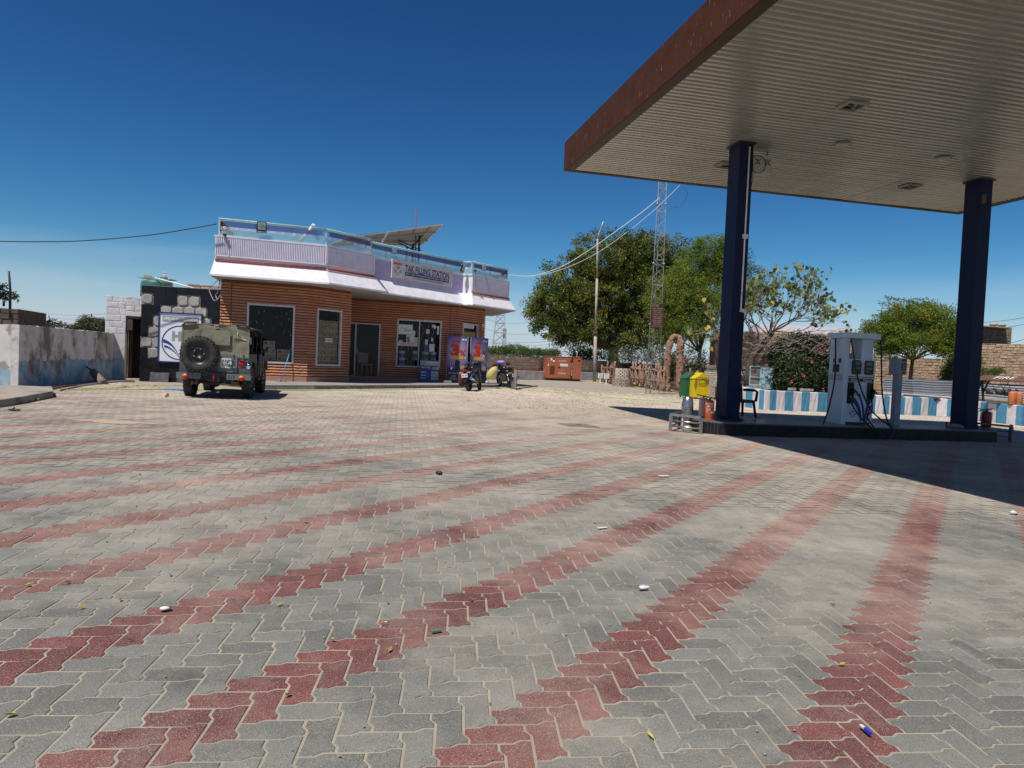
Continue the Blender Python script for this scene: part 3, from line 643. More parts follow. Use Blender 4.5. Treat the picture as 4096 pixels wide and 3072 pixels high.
MA=window(0,*FACES[0][4][0]); MBb=window(1,*FACES[1][4][0]); mm=fa(2,1675,1375)[0]
MC=window(2,w0,w1,1.02,2.90,(mm,)); MD=window(3,e0,e1,1.3,zt)
q=MB(); q.M=MC
q.b2((d0-.03,-.05,.6),(d0+.03,.03,2.66)); q.b2((d1-.05,-.05,.6),(d1+.01,.03,2.66)); q.b2((dj-.25,-.05,2.61),(d0-.031,.03,2.66)); q.b2((d0+.031,-.05,2.61),(d1-.051,.03,2.66)); f=q.build('door_frame',CREAM,bld,world=True)
q=MB(); q.M=MC; q.add([(d0+.03,.005,.61),(d1-.05,.005,.61),(d1-.05,.005,2.61),(d0+.03,.005,2.61)],[(0,1,2,3)]); q.build('door_glass',GLASS,f,world=True)
q=MB(); q.M=MC; q.tube([(d0+.07,-.04,1.35),(d0+.07,-.075,1.38),(d0+.07,-.075,1.72),(d0+.07,-.04,1.75)],.012,6); q.build('door_handle',CHROME,f,world=True)
q=MB(); q.M=MC; q.b2((dj-.3,-.32,.452),(d1+.35,-.052,.60)); q.build('door_step',PLIN,bld,world=True)
q=MB(); q.M=MC; q.b2((dj-.24,.005,.61),(d0-.035,.03,2.6)); q.build('side_panel',DARK,bld,world=True)
# inside: back partition with shelves so that the glass shows depth, room shade painted near-black
q=MB(); q.M=MC; q.b2((dj-.3,1.6,.6),(w1+.4,1.66,3.5)); q.build('partition',ROOM,bld,world=True)
q=MB(); q.M=MA; q.b2((.2,1.5,.6),(2.4,1.56,3.5)); q.build('partition',ROOM,bld,world=True)
# cartons behind the two left windows
CART=mat('cardboard',(.34,.27,.165),(.27,.215,.13),ns=5,rough=.85,rnd=.12); CARTP=mat('carton_print',(.10,.075,.05),rough=.8)
def carton(M,x,y,z,w_,h_,lb,d_=.28,tone=0,grp='cartons stacked behind the office windows'):
    p=M@Vector((x,y,z)); o=T('carton',lb,'carton',p,M.to_euler().z,grp)
    MB().box((0,d_/2,h_/2),(w_-.012,d_,h_-.012)).build('box',CART,o)
    q=MB(); q.box((-w_*.27,-.008,h_*.68),(w_*.22,.002,h_*.2)); q.box((w_*.22,-.008,h_*.78),(w_*.35,.002,h_*.06)); q.box((w_*.2,-.008,h_*.62),(w_*.3,.002,h_*.05)); q.box((0,-.008,h_*.22),(w_*.7,.002,h_*.07)); q.ell((-w_*.25,-.008,h_*.75),(w_*.09,.002,h_*.13),n=8,k=4); q.build('print',CARTP,o)
s0,s1=.33+.06,1.349-.06; rows=7; colsx=3; ww=(s1-s0)/3; hh=(2.52-1.06)/rows; pos=['left','middle','right']; ordn=['bottom','second','third','fourth','fifth','sixth','top']
for r in range(rows):
    for cx_ in range(3): carton(MBb,s0+ww*(cx_+.5),.05+uni(0,.02),1.06+hh*r,ww,hh,'brown carton in the %s column, %s row, filling the narrow cladding window'%(pos[cx_],ordn[r]))
def pA(x,y): return fa(0,x,y)
for (xa,ya,xb,yb,lb) in ((1052,1364,1101,1396,'pale brown carton topmost of the pile in the big left window'),(1057,1396,1104,1430,'brown carton in the middle of the pile in the big left window'),(1106,1398,1160,1430,'greyish carton right of the pile in the big left window'),(1044,1430,1078,1447,'brown carton at the foot of the pile in the big left window'),(1079,1428,1106,1447,'small brown carton at the sill right of the pile'),(1107,1430,1158,1449,'grey brown carton at the sill near the blue mop')):
    a=pA(xa,yb); b=pA(xb,ya); carton(MA,(a[0]+b[0])/2,.08,a[1],b[0]-a[0],b[1]-a[1],lb)
q=MB(); q.M=Matrix.Translation((0,0,0)); 
ns=T('no_smoking_sign','white NO SMOKING sign with red letters on the cartons window','sign',MBb@Vector((.86,-.06,1.86)),rzaz(A2)); MB().box((0,0.05,0),(.3,.006,.13)).build('plate',PAPER,ns); txt(ns,'NO SMOKING',0,0,.085,REDINK,.27,y=.044,bold=.01)
# scratches/bird marks on the big window
q=MB(); q.M=MA
for _ in range(34):
    x=uni(.86,2.12); z=uni(1.3,2.8); q.add([(x,.002,z),(x+.008,.002,z),(x+.012+uni(-.02,.02),.002,z-uni(.04,.16)),(x+.004,.002,z-.05)],[(0,1,2,3)])
q.build('glass_scratches',GREYINK,bld,world=True,kind='stuff')
# items in the double window: papers and paint buckets
def paper(i,xa,ya,xb,yb,lb,kind=0,tint=PAPER,rot=0):
    a=fa(i,xa,yb); b=fa(i,xb,ya); w_,h_=b[0]-a[0],b[1]-a[1]; M=FM(FACES[i][1],FACES[i][2])
    o=T('paper_notice',lb,'notice',M@Vector(((a[0]+b[0])/2,-.002,(a[1]+b[1])/2)),rzaz(FACES[i][2]),'notices stuck in the office windows')
    s=MB(); s.box((0,0,0),(w_,.003,h_),rot=Euler((0,rot,0))); s.build('sheet',tint,o)
    q=MB()
    if kind==1:
        for _ in range(14): q.box((uni(-.4,.4)*w_,-.004,uni(-.35,.35)*h_),(w_*.05,.002,h_*uni(.1,.5)))
        q.build('print',BLACKINK,o)
    elif kind==2:
        for _ in range(10): q.box((uni(-.38,.38)*w_,-.004,uni(-.4,.3)*h_),(w_*uni(.06,.2),.002,h_*uni(.04,.14)))
        q.build('print',mat('pale_print',(.25,.38,.42),rough=.7),o)
    elif kind==3:
        for z in(-.25,0,.25): q.box((0,-.004,z*h_),(w_*.8,.002,h_*.1))
        q.build('print',REDINK,o)
    elif kind==4:
        for z in(-.3,-.1,.1,.3): q.box((0,-.004,z*h_),(w_*.7,.002,h_*.06))
        q.build('print',GREYINK,o)
    elif kind==5:
        hplogo(q,0,0,w_*.45); q.build('logo',BLUEINK,o); txt(o,'HP',0,h_*.14,h_*.22,REDINK,y=-.007)
    return o
paper(2,1594,1300,1651,1336,'large pale poster at the top left of the double window',2)
paper(2,1648,1324,1661,1341,'small white oval notice beside the pale poster',4)
paper(2,1625,1341,1657,1373,'black and white striped picture in the double window',1)
paper(2,1655,1350,1672,1375,'cream sheet right of the striped picture',4,mat('cream_paper',(.62,.6,.42),rough=.8))
paper(2,1591,1372,1670,1382,'long white strip with red print across the left pane',3)
paper(2,1704,1318,1719,1334,'round station logo sticker in the middle of the right pane',5)
paper(2,1728,1301,1746,1312,'small tilted white card at the top of the right pane',4,rot=.5)
paper(2,1748,1305,1757,1338,'narrow pale notice at the right edge of the double window',2)
paper(2,1700,1358,1711,1378,'white pointed sticker above the blue sheet in the right pane',4)
paper(2,1725,1352,1733,1365,'tiny white card hanging in the right pane',4)
paper(2,1697,1378,1715,1407,'blue patterned sheet in the right pane',1,mat('blue_paper',(.08,.14,.24),rough=.7))
paper(2,1717,1377,1738,1406,'white framed payment code board in the right pane',4)
paper(2,1596,1361,1609,1368,'tiny white label in the left pane',4)
paper(3,1856,1330,1901,1348,'yellow notice in the small right window',4,mat('yellow_paper',(.5,.36,.06),rough=.8))
paper(3,1857,1302,1896,1312,'white zigzag paper bunting in the small right window',4)
BK=mat('bucket_white',(.45,.5,.52),rough=.5); BKB=mat('bucket_blue_label',(.03,.08,.22),rough=.5)
for (x,ya,yb,lb) in ((1611,1403,1436,'white and blue paint bucket upper left in the double window'),(1611,1434,1458,'paint bucket below another at the left of the double window'),(1665,1404,1440,'paint bucket behind the window mullion'),(1706,1407,1440,'blue labelled paint bucket in the middle of the right pane'),(1737,1409,1440,'paint bucket at the right of the right pane')):
    a=fa(2,x-14,yb); b=fa(2,x+14,ya); r=(b[0]-a[0])/2; h=b[1]-a[1]; o=T('paint_bucket',lb,'bucket',MC@Vector(((a[0]+b[0])/2,.05+r,a[1])),0,'paint buckets behind the double window')
    MB().lathe([(0,0),(r*.82,0),(r*.95,h*.86)],18).build('body',BK,o); MB().lathe([(r,h*.84),(r*1.06,h*.86),(r*1.06,h*.98),(0,h)],18).build('lid',BK,o); MB().lathe([(r*.87,h*.2),(r*.945,h*.68)],18).build('label',BKB,o)
q=MB(); q.M=MC
for k_ in range(8):
    x=w0+.25+k_*.2; q.tube([(x+.05*math.sin(t*1.1)*(1 if k_%2 else -1),.06,1.07+t*.09) for t in range(20)],.006,4)
tag(q.build('window_grille',GREYINK,loc=MC@Vector((w0,.06,1.05))),'wavy grey security grille behind the double window glass','grille')
# --- fascia sign ---
sM=P3b; sa=vpl(P3b,A2,1564.5,1075)[0]; sb=vpl(P3b,A2,1802,1115)[0]; sw=sb-sa; sh=.63
SBRD=mat('sign_board',(.62,.60,.60),(.56,.54,.54),ns=2,rough=.5)
sg=T('station_sign','grey TAK FILLING STATION name board on the lilac roof band','sign',P3b+dv(A2)*((sa+sb)/2)+V3(0,0,4.595)+N2*.06,rzaz(A2))
MB().box((0,.02,0),(sw,.06,sh)).build('board',SBRD,sg)
q=MB(); [q.box(p,d) for p,d in (((0,.015,sh/2+.01),(sw+.05,.08,.025)),((0,.015,-sh/2-.01),(sw+.05,.08,.025)),((-sw/2-.012,.015,0),(.025,.08,sh)),((sw/2+.012,.015,0),(.025,.08,sh)))]; q.build('frame',CREAM,sg)
txt(sg,'TAK FILLING STATION',.23,.09,.26,BLUEINK,2.42,y=-.013,bold=.025)
MB().box((.23,-.012,-.11),(2.42,.004,.13)).build('banner',BLUEINK,sg)
txt(sg,'NH-11, Near Toll Plaza,Khirwa, Bap, Dist.Phalodi 342301 (RAJ)',.23,-.11,.085,WHITEINK,2.34,y=-.017,bold=.01)
txt(sg,'Pro. Ramkumar Bhadu M.6376819052,9660706313',.3,-.235,.06,BLACKINK,1.7,y=-.013,bold=.01)
txt(sg,'|| Shri Ganeshay Namah ||',.2,.265,.035,BLUEINK,.6,y=-.013)
q=MB(); [q.box(p,d) for p,d in (((-sw/2+.27,-.012,.0),(.47,.004,.57)),)]; q.build('logo_panel',PAPER,sg)
q=MB(); hplogo(q,-sw/2+.27,-.05,.18,y=-.016); q.build('logo',BLUEINK,sg); txt(sg,'HP',-sw/2+.27,.04,.10,REDINK,y=-.018,bold=.03)
MB().box((-sw/2+.27,-.016,.2),(.42,.004,.08)).build('red_band',REDINK,sg); txt(sg,'हिन्दुस्तान पेट्रोलियम',-sw/2+.27,.2,.05,WHITEINK,.38,y=-.02)
# --- floodlights ---
def flood(P,az,tilt,s,lb,dark=True,tv=.25):
    o=T('floodlight',lb,'floodlight',P,0,'floodlights on the roof railing',rot=(tv,0,rzaz(az)+tilt)); 
    q=MB(); q.box((0,.03,0),(s,.07,s*1.12)); q.build('housing',DARK if dark else GALV,o)
    MB().box((0,-.008,.02),(s*.82,.006,s*.86)).build('lens',mat('flood_lens',(.35,.5,.58),(.5,.6,.62),ns=3,rough=.15),o)
    q=MB(); q.lathe([(s*.38,-.012),(s*.12,-.02)],4,'Y',c=(0,0,.02)); q.build('reflector',GALV,o)
    q=MB(); q.tube([(-s*.55,.03,0),(-s*.55,.05,-s*.7),(s*.55,.05,-s*.7),(s*.55,.03,0)],.012,5); q.build('bracket',DARK,o)
def onface(P,az,x,y,o=.08): s,z=vpl(P,az,x,y); return P+dv(az)*s+dv(az+90)*o+V3(0,0,z)
flood(onface(P1,A1,1047,908),A1,0,.27,'largest floodlight, black framed, near the left end of the roof railing')
flood(onface(P3b,A2,1574,1003),A2,-.2,.17,'pale grey floodlight above the name board',False)
flood(onface(P3b,A2,1835,1076,.25),A2,.25,.24,'black floodlight tilted down right of the name board')
flood(onface(P4,A2,1932,1071),A2,-.35,.17,'small grey floodlight near the right end of the roof railing',False)
for (P,az,x,y,lb) in ((P1,A1,900,941,'small black round camera on the parapet below the left end of the railing'),(P4,A2,1893,1083,'small black round camera at the left end of the right parapet')):
    p=onface(P,az,x,y,.1); o=T('dome_camera',lb,'camera',p,0,'cameras on the roof band'); MB().ell((0,0,0),(.06,.06,.05)).build('dome',DARK,o); q=MB(); q.tube([(0,0,-.03),(.05,0,-.35),(.02,.05,-.62)],.006,4); q.build('cable',DARK,o)
# white pvc pipe leaning on the railing
o=T('plastic_pipe','white plastic pipe leaning out over the left roof railing','pipe',onface(P1,A1,1190,962,-.3)); a=onface(P1,A1,1250,905,0); b=onface(P1,A1,1195,965,-.5); MB().tube([b,(a+b)/2,a],.045,10).build('pipe_body',WHITE,o,world=True); MB().tube([a,a+(a-b).normalized()*.08],.055,10).build('socket',WHITE,o,world=True)
# solar panels
SOLB=mat('solar_back_sheet',(.52,.47,.38),(.42,.38,.3),ns=6,rough=.7); SOLF=mat('solar_cells',(.01,.012,.03),rough=.1)
def solar(A,B,Cc,D,lb):
    o=T('solar_panel',lb,'solar panel',(A+B)/2,0,'solar panels on the office roof'); n=(B-A).cross(D-A).normalized()
    if n.z<0: n=-n
    q=MB(); q.add([A,B,Cc,D],[(0,1,2,3)]); q.build('back_sheet',SOLB,o,world=True)
    q=MB(); q.add([p+n*.03 for p in(A,B,Cc,D)],[(0,1,2,3)]); q.build('cell_face',SOLF,o,world=True)
    q=MB(); 
    for a,b in((A,B),(B,Cc),(Cc,D),(D,A)): q.beam(a,b,.04,.05)
    q.build('frame',mat('aluminium',(.6,.6,.6),rough=.35,metal=.6),o,world=True)
    q=MB()
    for t in(.22,.5,.78): q.beam(A.lerp(B,t)-n*.03,D.lerp(Cc,t)-n*.03,.05,.05)
    for t in(.3,.7): q.beam(A.lerp(D,t)-n*.07,B.lerp(Cc,t)-n*.07,.06,.05)
    q.build('support_rail',GALV,o,world=True)
A_=W(1555,927.6,26.6);B_=W(1769.6,897.5,27.6);D_=W(1524,978,28.6);Cx=W(1686,980,29.6)
solar(A_,B_,Cx,D_,'right solar panel tilted up over the roof with its underside showing')
A_=W(1395,948,25.6);B_=W(1547,929,26.5);D_=W(1300,985,27.6);Cx=W(1517,975,28.5)
solar(A_,B_,Cx,D_,'left solar panel behind the roof railing')
q=MB(); o=T('panel_frame','dark steel posts and struts holding up the solar panels','frame',W(1665,1060,28.2))
for x,yt in((1652,975),(1678,940),(1628,985)): 
    p=W(x,yt,28.2); MB().beam((p.x,p.y,4.31),p,.07).build('post',DARK,o,world=True)
for a,b in(((1560,945),(1684,1002)),((1700,930),(1640,1000)),((1590,970),(1680,1010))): MB().beam(W(a[0],a[1],28.1),W(b[0],b[1],28.2),.04).build('strut',DARK,o,world=True)
p=W(1663,1050,27.9); tp=W(1665.5,836,27.9); o=T('roof_mast','thin tall rusty rod standing up from the roof beside the solar panels','rod',(p.x,p.y,4.31)); MB().tube([(p.x,p.y,4.3),tp],[.035,.02],6).build('rod',RUST,o,world=True)
# ---------- left side: walls, tiled wall, white block room ----------
WALLP=mat('weathered_white_wall',(.70,.67,.65),(.50,.46,.43),ns=2.2,nd=9,rough=.9,bump=.4,bs=25,extra=((.20,.165,.13),1.15,.50,.62,(1,1,.75)))
WALLB=mat('weathered_blue_wall',(.12,.34,.52),(.45,.50,.53),ns=3.2,nd=9,rough=.9,bump=.4,bs=25,extra=((.17,.15,.125),1.3,.50,.62,(1,1,.8)))
def twotone(name,parent,quad,zsplit,label=None):
    pass
def wallseg(par,a,b,zb,za0,za1,zs,th=.22,mats=(WALLP,WALLB),name='wall_panel'):
    # wall from a to b, base zb, top za0->za1, colour split at zs with ragged edge
    d=(b-a); Ln=d.length; M=FM(a,math.degrees(math.atan2(d.x,d.y))); q=MB(); q.M=M; n=max(2,int(Ln/.12))
    tops=[za0+(za1-za0)*i/n+uni(-.008,.008) for i in range(n+1)]; sp=[zs+uni(-.03,.05) for i in range(n+1)]
    for i in range(n):
        x0,x1=Ln*i/n,Ln*(i+1)/n
        q.m=1; q.add([(x0,0,zb),(x1,0,zb),(x1,0,sp[i+1]),(x0,0,sp[i])],[(0,1,2,3)])
        q.m=0; q.add([(x0,0,sp[i]),(x1,0,sp[i+1]),(x1,0,tops[i+1]),(x0,0,tops[i]),(x0,th,tops[i]),(x1,th,tops[i+1]),(x0,th,zb),(x1,th,zb)],[(0,1,2,3),(3,2,5,4),(4,5,7,6)])
    q.m=0; q.add([(0,0,zb),(0,th,zb),(0,th,za0),(0,0,za0)],[(0,3,2,1)]); q.add([(Ln,0,zb),(Ln,th,zb),(Ln,th,za1),(Ln,0,za1)],[(0,1,2,3)])
    return q.build(name,list(mats),par,world=True)
WC=V3(-10.95,15.40); WE=V3(-12.65,22.0); WF=V3(-15.0,14.35)
lw=T('boundary_wall','weathered boundary wall, white above and blue below, running back to the white block room','wall',Gd(WC))
wallseg(lw,WC,WE,.05,1.74,1.75,.93)
lw2=T('boundary_wall','sunlit end of the boundary wall with peeling white and blue paint beside the concrete slab','wall',Gd(WF)); wallseg(lw2,WF,WC+V3(-.001,.0),.05,1.70,1.735,.72,mats=(mat('sunlit_white_wall',(.70,.68,.66),(.6,.56,.52),ns=2.2,nd=9,rough=.9,bump=.3,extra=((.34,.30,.25),1.7,.55,.60,(1,1,1))),WALLB))
wallseg(lw,WE,WE+dv(76)*.32,.05,1.73,1.72,.93)
# dark stone room behind the wall on the far left
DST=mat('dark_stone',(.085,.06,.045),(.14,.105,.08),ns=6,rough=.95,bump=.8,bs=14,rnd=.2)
def stones(par,P,az,Ln,z0,z1,sw,shh,m,cap=300,th=.25,jit=.25,core=None,proud=.03,skip=None,name='stone',bond=True):
    M=FM(P,az); q=MB(); q.M=M; q.b2((0,.0,z0),(Ln,th,z1)); q.build('core',core or m,par,world=True)
    z=z0; row=0; pcs=[]
    while z<z1-.02:
        h=min(shh*uni(1-jit*.5,1+jit*.5),z1-z); x=-(sw*.5 if (row%2 and bond) else 0)
        while x<Ln:
            w_=sw*uni(1-jit,1+jit); a=max(0,x); b=min(Ln,x+w_)
            if b-a>.05 and not(skip and skip((a+b)/2,z+h/2)): pcs.append((a,b,z,z+h))
            x+=w_
        z+=h; row+=1
    def add(q,p):
        a,b,c,d=p; g=.008; e=uni(.3,1)*proud; ins=min(b-a,d-c)*.16
        o=[(a+g,0.002,c+g),(b-g,0.002,c+g),(b-g,0.002,d-g),(a+g,0.002,d-g)]; i_=[(a+ins+uni(-.01,.01),-e*uni(.7,1.1),c+ins),(b-ins,-e*uni(.7,1.2),c+ins+uni(-.01,.01)),(b-ins,-e*uni(.7,1.2),d-ins),(a+ins,-e,d-ins+uni(-.01,.01))]
        mid=[(x,-e*.6,zz) for x,_,zz in o]
        q.add(o+mid+i_,[(j,(j+1)%4,4+(j+1)%4,4+j) for j in range(4)]+[(4+j,4+(j+1)%4,8+(j+1)%4,8+j) for j in range(4)]+[(8,9,10,11)])
    for p in pcs[:cap] if len(pcs)>cap else pcs:
        q=MB(); q.M=M; add(q,p); q.build(name,m,par,world=True)
    if len(pcs)>cap:
        q=MB(); q.M=M
        for p in pcs[cap:]: add(q,p)
        q.build(name+'s',m,par,world=True,kind='stuff')
a=W(-160,1222,17.2); b=W(76,1221,17.6); dd=b-a
sr=T('stone_hut','dark rough stone hut rising behind the far left end of the boundary wall','hut',(b.x,b.y,.3)); stones(sr,V3(a.x,a.y),math.degrees(math.atan2(dd.x,dd.y)),dd.length,.5,2.18,.42,.16,DST,th=2.2)
MB().tube([W(38,1240,17.5),W(41,1160,17.5),W(36,1085,17.5)],[.035,.03,.025],6)
p=W(40,1250,17.55); o=T('metal_rod','thin dark iron rod standing on the dark stone hut at far left','rod',p); MB().tube([p,W(41,1160,17.55),W(35.5,1084,17.5)],[.035,.03,.025],6).build('rod',DARK,o,world=True)
p=W(15,1225,17.4); o=T('metal_rod','short dark iron stub on top of the dark stone hut','rod',p); MB().tube([p,W(15,1201,17.4)],.03,6).build('rod',DARK,o,world=True)
# concrete slab in front
sl=[G(-160,1650),G(20,1628),G(95,1614),G(212,1590),G(205,1572),G(60,1566),G(-200,1580)]
o=T('concrete_slab','thick broken concrete slab lying in the bottom left corner of the yard wall','slab',sl[2]); 
q=MB(); n=len(sl); q.add([V3(p.x,p.y,gz(p.x,p.y)-.02) for p in sl]+[V3(p.x+uni(-.01,.01),p.y,gz(p.x,p.y)+.13) for p in sl],[(i,(i+1)%n,n+(i+1)%n,n+i) for i in range(n)]+[tuple(range(n,2*n))]); q.build('slab_body',mat('slab_concrete',(.36,.31,.26),(.25,.215,.18),ns=3,nd=9,rough=.95,bump=.6,bs=30,extra=((.13,.105,.085),2.5,.56,.66,(1,1,1))),o,world=True)
q=MB(); 
for i in range(16): p=sl[0].lerp(sl[2],uni(0,1)) if i%2 else sl[2].lerp(sl[3],rnd()); q.ell((p.x+uni(-.05,.1),p.y-uni(.0,.2),gz(p.x,p.y)+.02),(uni(.02,.06),uni(.02,.05),uni(.015,.04)),jit=.3,n=6,k=4)
q.build('rubble',CONC,o,world=True,kind='stuff')
# white painted block room with dark doorway
WBL=mat('white_block_paint',(.76,.74,.75),(.66,.63,.62),ns=5,rough=.9,bump=.7,bs=18,rnd=.06,extra=((.35,.3,.25),5,.62,.7,(1,1,1)))
wr=T('block_room','small room of rough white painted blocks with a dark open doorway','room',V3(-14.2,22.6,.28))
a=W(424,1182,22.9); b=W(562,1190,23.3); dd=b-a; az=math.degrees(math.atan2(dd.x,dd.y)); Lw=dd.length; ds=(W(503,1265,23.1)-a); ds=V3(ds.x,ds.y).length; dt=W(503,1263,23.1).z
stones(wr,V3(a.x,a.y),az,ds,.1,3.0,.36,.2,WBL,th=.25,proud=.014,jit=.3,name='block'); M=FM(a,az)
q2=V3(*(M@Vector((ds,0,0)))[:2]); stones(wr,q2,az,Lw-ds+.3,dt,3.0,.36,.2,WBL,th=.25,proud=.022,jit=.3,name='block')
q=MB(); q.M=M; q.b2((0,.26,.1),(.2,3,2.95)); q.b2((ds,2.9,.1),(Lw+.5,3,2.95)); q.b2((0,.26,2.75),(Lw+.3,3,2.94)); q.build('room_shell',WBL,wr,world=True)
q=MB(); q.M=M; q.b2((ds-.3,.75,.1),(Lw+.4,.8,3.0)); q.b2((ds-.02,.26,.1),(ds,.75,dt)); q.b2((ds,.26,dt),(Lw+.3,.75,dt+.04)); q.b2((ds,.26,.2),(Lw+.3,.75,.27)); q.build('dark_liner',ROOM,wr,world=True)  # liner added to keep the doorway black, its shade put into the colour
q=MB(); q.M=M; q.b2((ds+.02,.05,.2),(ds+.1,.12,dt)); q.b2((ds+.1,.05,dt-.08),(Lw,.12,dt)); q.build('door_frame',BARK,wr,world=True)
q=MB(); q.M=M; q.b2((ds+.11,.3,.2),(ds+.16,.85,dt-.1)); q.b2((ds+.04,.0,1.9),(ds+.2,.04,2.25)); q.build('open_door',mat('old_wood_door',(.06,.04,.03),(.1,.07,.05),ns=8,rough=.9),wr,world=True)
# black tiled wall with missing tiles
BW=T('tiled_wall','yard wall faced with black square tiles, many fallen off round the blue board','wall',V3(-11.6,21.8,.25))
az=79.5; PB=W(560,1400,21.75); PB=V3(PB.x,PB.y); LB=2.62; MBW=FM(PB,az)
q=MB(); q.M=MBW; q.b2((0,.02,.1),(LB,.28,3.29)); q.build('core',mat('bare_mortar',(.34,.31,.285),(.25,.225,.205),ns=7,nd=8,rough=.95,bump=.8,bs=20),BW,world=True)
q=MB(); q.M=MBW; q.b2((0,.281,.1),(.3,3.2,3.28)); q.b2((LB-.25,.281,.1),(LB,3.2,3.28)); q.b2((.3,.281,3.1),(LB-.25,3.2,3.2)); q.build('back_wall',CONC,BW,world=True)
TB=mat('black_wall_tile',(.008,.008,.01),(.014,.014,.017),ns=4,rough=.4,spec=.25,rnd=.25)
BARE=mat('bare_block_face',(.33,.31,.285),(.42,.385,.35),ns=5,nd=8,rough=.95,bump=.9,bs=16,rnd=.12)
rows=[(3.05,3.28),(2.70,3.045),(2.37,2.695),(2.03,2.365),(1.69,2.025),(1.36,1.685),(1.02,1.355),(.70,1.015),(.37,.695),(.1,.365)]
# per row: tile left edges in units of the wall and state (1 tile, 0 bare)
sk=[(0,[1]*8),(0,[0,1,1,0,0,1,1,1]),(-.13,[1,1,0,0,0,0,1,1]),(0,[1,0,0,0,0,0,1,1]),(-.13,[1,0,0,0,0,0,1,1]),(0,[0,0,0,0,0,1,1,1]),(-.13,[1,0,0,0,0,1,1,1]),(0,[1,1,1,1,1,1,1,1]),(-.2,[1,1,1,1,1,1,1,1,1]),(0,[1,1,1,1,1,1,1,1])]
for (za,zb),(o_,st_) in zip(rows,sk):
    x=o_
    for s_ in st_+[1]:
        a_,b_=max(0,x),min(LB,x+.34); x+=.345
        if b_-a_<.04: continue
        q=MB(); q.M=MBW
        if s_: q.b2((a_+.006,-.012+uni(-.003,.003),za+.003),(b_-.005,.019,zb-.004)); q.build('tile',TB,BW,world=True)
        else:
            n=9; cx_,cz=(a_+b_)/2,(za+zb)/2; pl=[]
            for i in range(n): t=2*math.pi*i/n; rr=uni(.88,1.0); X=max(-1,min(1,1.25*math.cos(t)))*rr; Zz=max(-1,min(1,1.25*math.sin(t)))*rr; pl.append((cx_+X*(b_-a_)*.48,cz+Zz*(zb-za)*.47))
            q.add([(p[0],.018,p[1]) for p in pl]+[(cx_+(p[0]-cx_)*.88,-.004-uni(0,.012),cz+(p[1]-cz)*.88) for p in pl],[(i,(i+1)%n,n+(i+1)%n,n+i) for i in range(n)]+[tuple(range(n,2*n))]); q.build('bare_block',BARE,BW,world=True)
for (x,w_) in ((.62,.55),(1.35,.42)):
    o=T('loose_tile','%s loose dark stone slab leaning on the foot of the tiled wall'%('wider' if x<1 else 'narrower'),'tile',MBW@Vector((x,-.12,gz(-11,21)-.02)),rzaz(az),'loose slabs at the tiled wall'); MB().box((0,0,.16),(w_,.03,.32),rot=Euler((-.25,0,0))).build('slab',mat('dusty_black_tile',(.03,.032,.036),(.12,.12,.125),ns=4,nd=8,rough=.5),o)
# tan stone parapet behind, water tank, bricks, pipes
a=W(750,1137,23.2); b=W(885,1142,23.6); dd=b-a; o=T('stone_parapet','pale tan stone parapet between the tiled wall and the office','parapet',(a.x,a.y,3.0)); stones(o,V3(a.x,a.y),math.degrees(math.atan2(dd.x,dd.y)),dd.length+.1,3.1,a.z+.02,.3,.2,mat('tan_stone',(.42,.33,.25),(.5,.42,.33),ns=6,rough=.9,bump=.6,rnd=.1),th=.3)
TANK=mat('green_tank_plastic',(.045,.14,.12),(.06,.19,.165),ns=4,rough=.45)
c_=W(628,1143,23.6); tk=T('water_tank','green plastic water tank with ridged shoulders on the tiled wall roof','water tank',(c_.x,c_.y,3.40)); r=.50
MB().lathe([(0,-.35),(r,-.35),(r,-.02),(r*.985,.02),(r,.05),(r*.97,.09),(r*.985,.12),(r*.93,.17),(r*.5,.24),(.16,.26),(.16,.31),(0,.33)],28).build('tank_body',TANK,tk)
q=MB(); q.box((-.25,0,.27),(.66,.4,.02),rot=Euler((0,.03,.1))); q.box((.3,.05,.25),(.5,.36,.02),rot=Euler((0,-.06,-.1))); q.build('cover_sheet',mat('tank_cover',(.24,.3,.28),rough=.6),tk)
q=MB(); q.tube([(.30,-.1,.3),(.31,-.1,.48)],.035,8); q.tube([(.31,-.1,.48),(.31,-.1,.50)],.06,8); q.build('vent_pipe',WHITE,tk)
q=MB(); q.tube([(.05,-.3,.2),(.08,-.4,.1),(.07,-.5,-.1),(.1,-.5,-.3)],.012,5); q.tube([(0,-.3,.18),(.12,-.45,.12),(.02,-.48,.02)],.015,5); q.build('fittings',DARK,tk)
for i,(dx_,lb) in enumerate(((-.30,'brick weighing down the left lid of the green water tank'),(.25,'brick on the right lid of the green water tank'))): o=T('brick','pale tan '+lb,'brick',(c_.x+dx_,c_.y-.05,3.40+(.285 if i==0 else .262)),uni(0,.4),'bricks on the tank'); MB().box((0,0,.04),(.22,.12,.08)).build('brick_body',mat('pale_brick',(.36,.25,.17),(.45,.34,.25),ns=9,rough=.9,bump=.5),o)
a=W(621,1112,23.2); b=W(775,1153,22.4); o=T('plastic_pipe','white plastic pipe running down from the green tank across the tiled wall top','pipe',b); MB().tube([a+V3(-.0,.1,-.05),a,a.lerp(b,.5)+V3(0,0,.01),b],.022,8).build('pipe_body',WHITE,o,world=True)
# blue framed board with logo
M=MBW; sx0,sx1,sz0,sz1=.63,1.83,.98,2.40
hb=T('petroleum_board','white board with navy frame, grey Hindi band and round blue wing logo behind the jeep','board',MBW@Vector(((sx0+sx1)/2,-.05,(sz0+sz1)/2)),rzaz(az)); bw,bh=sx1-sx0,sz1-sz0
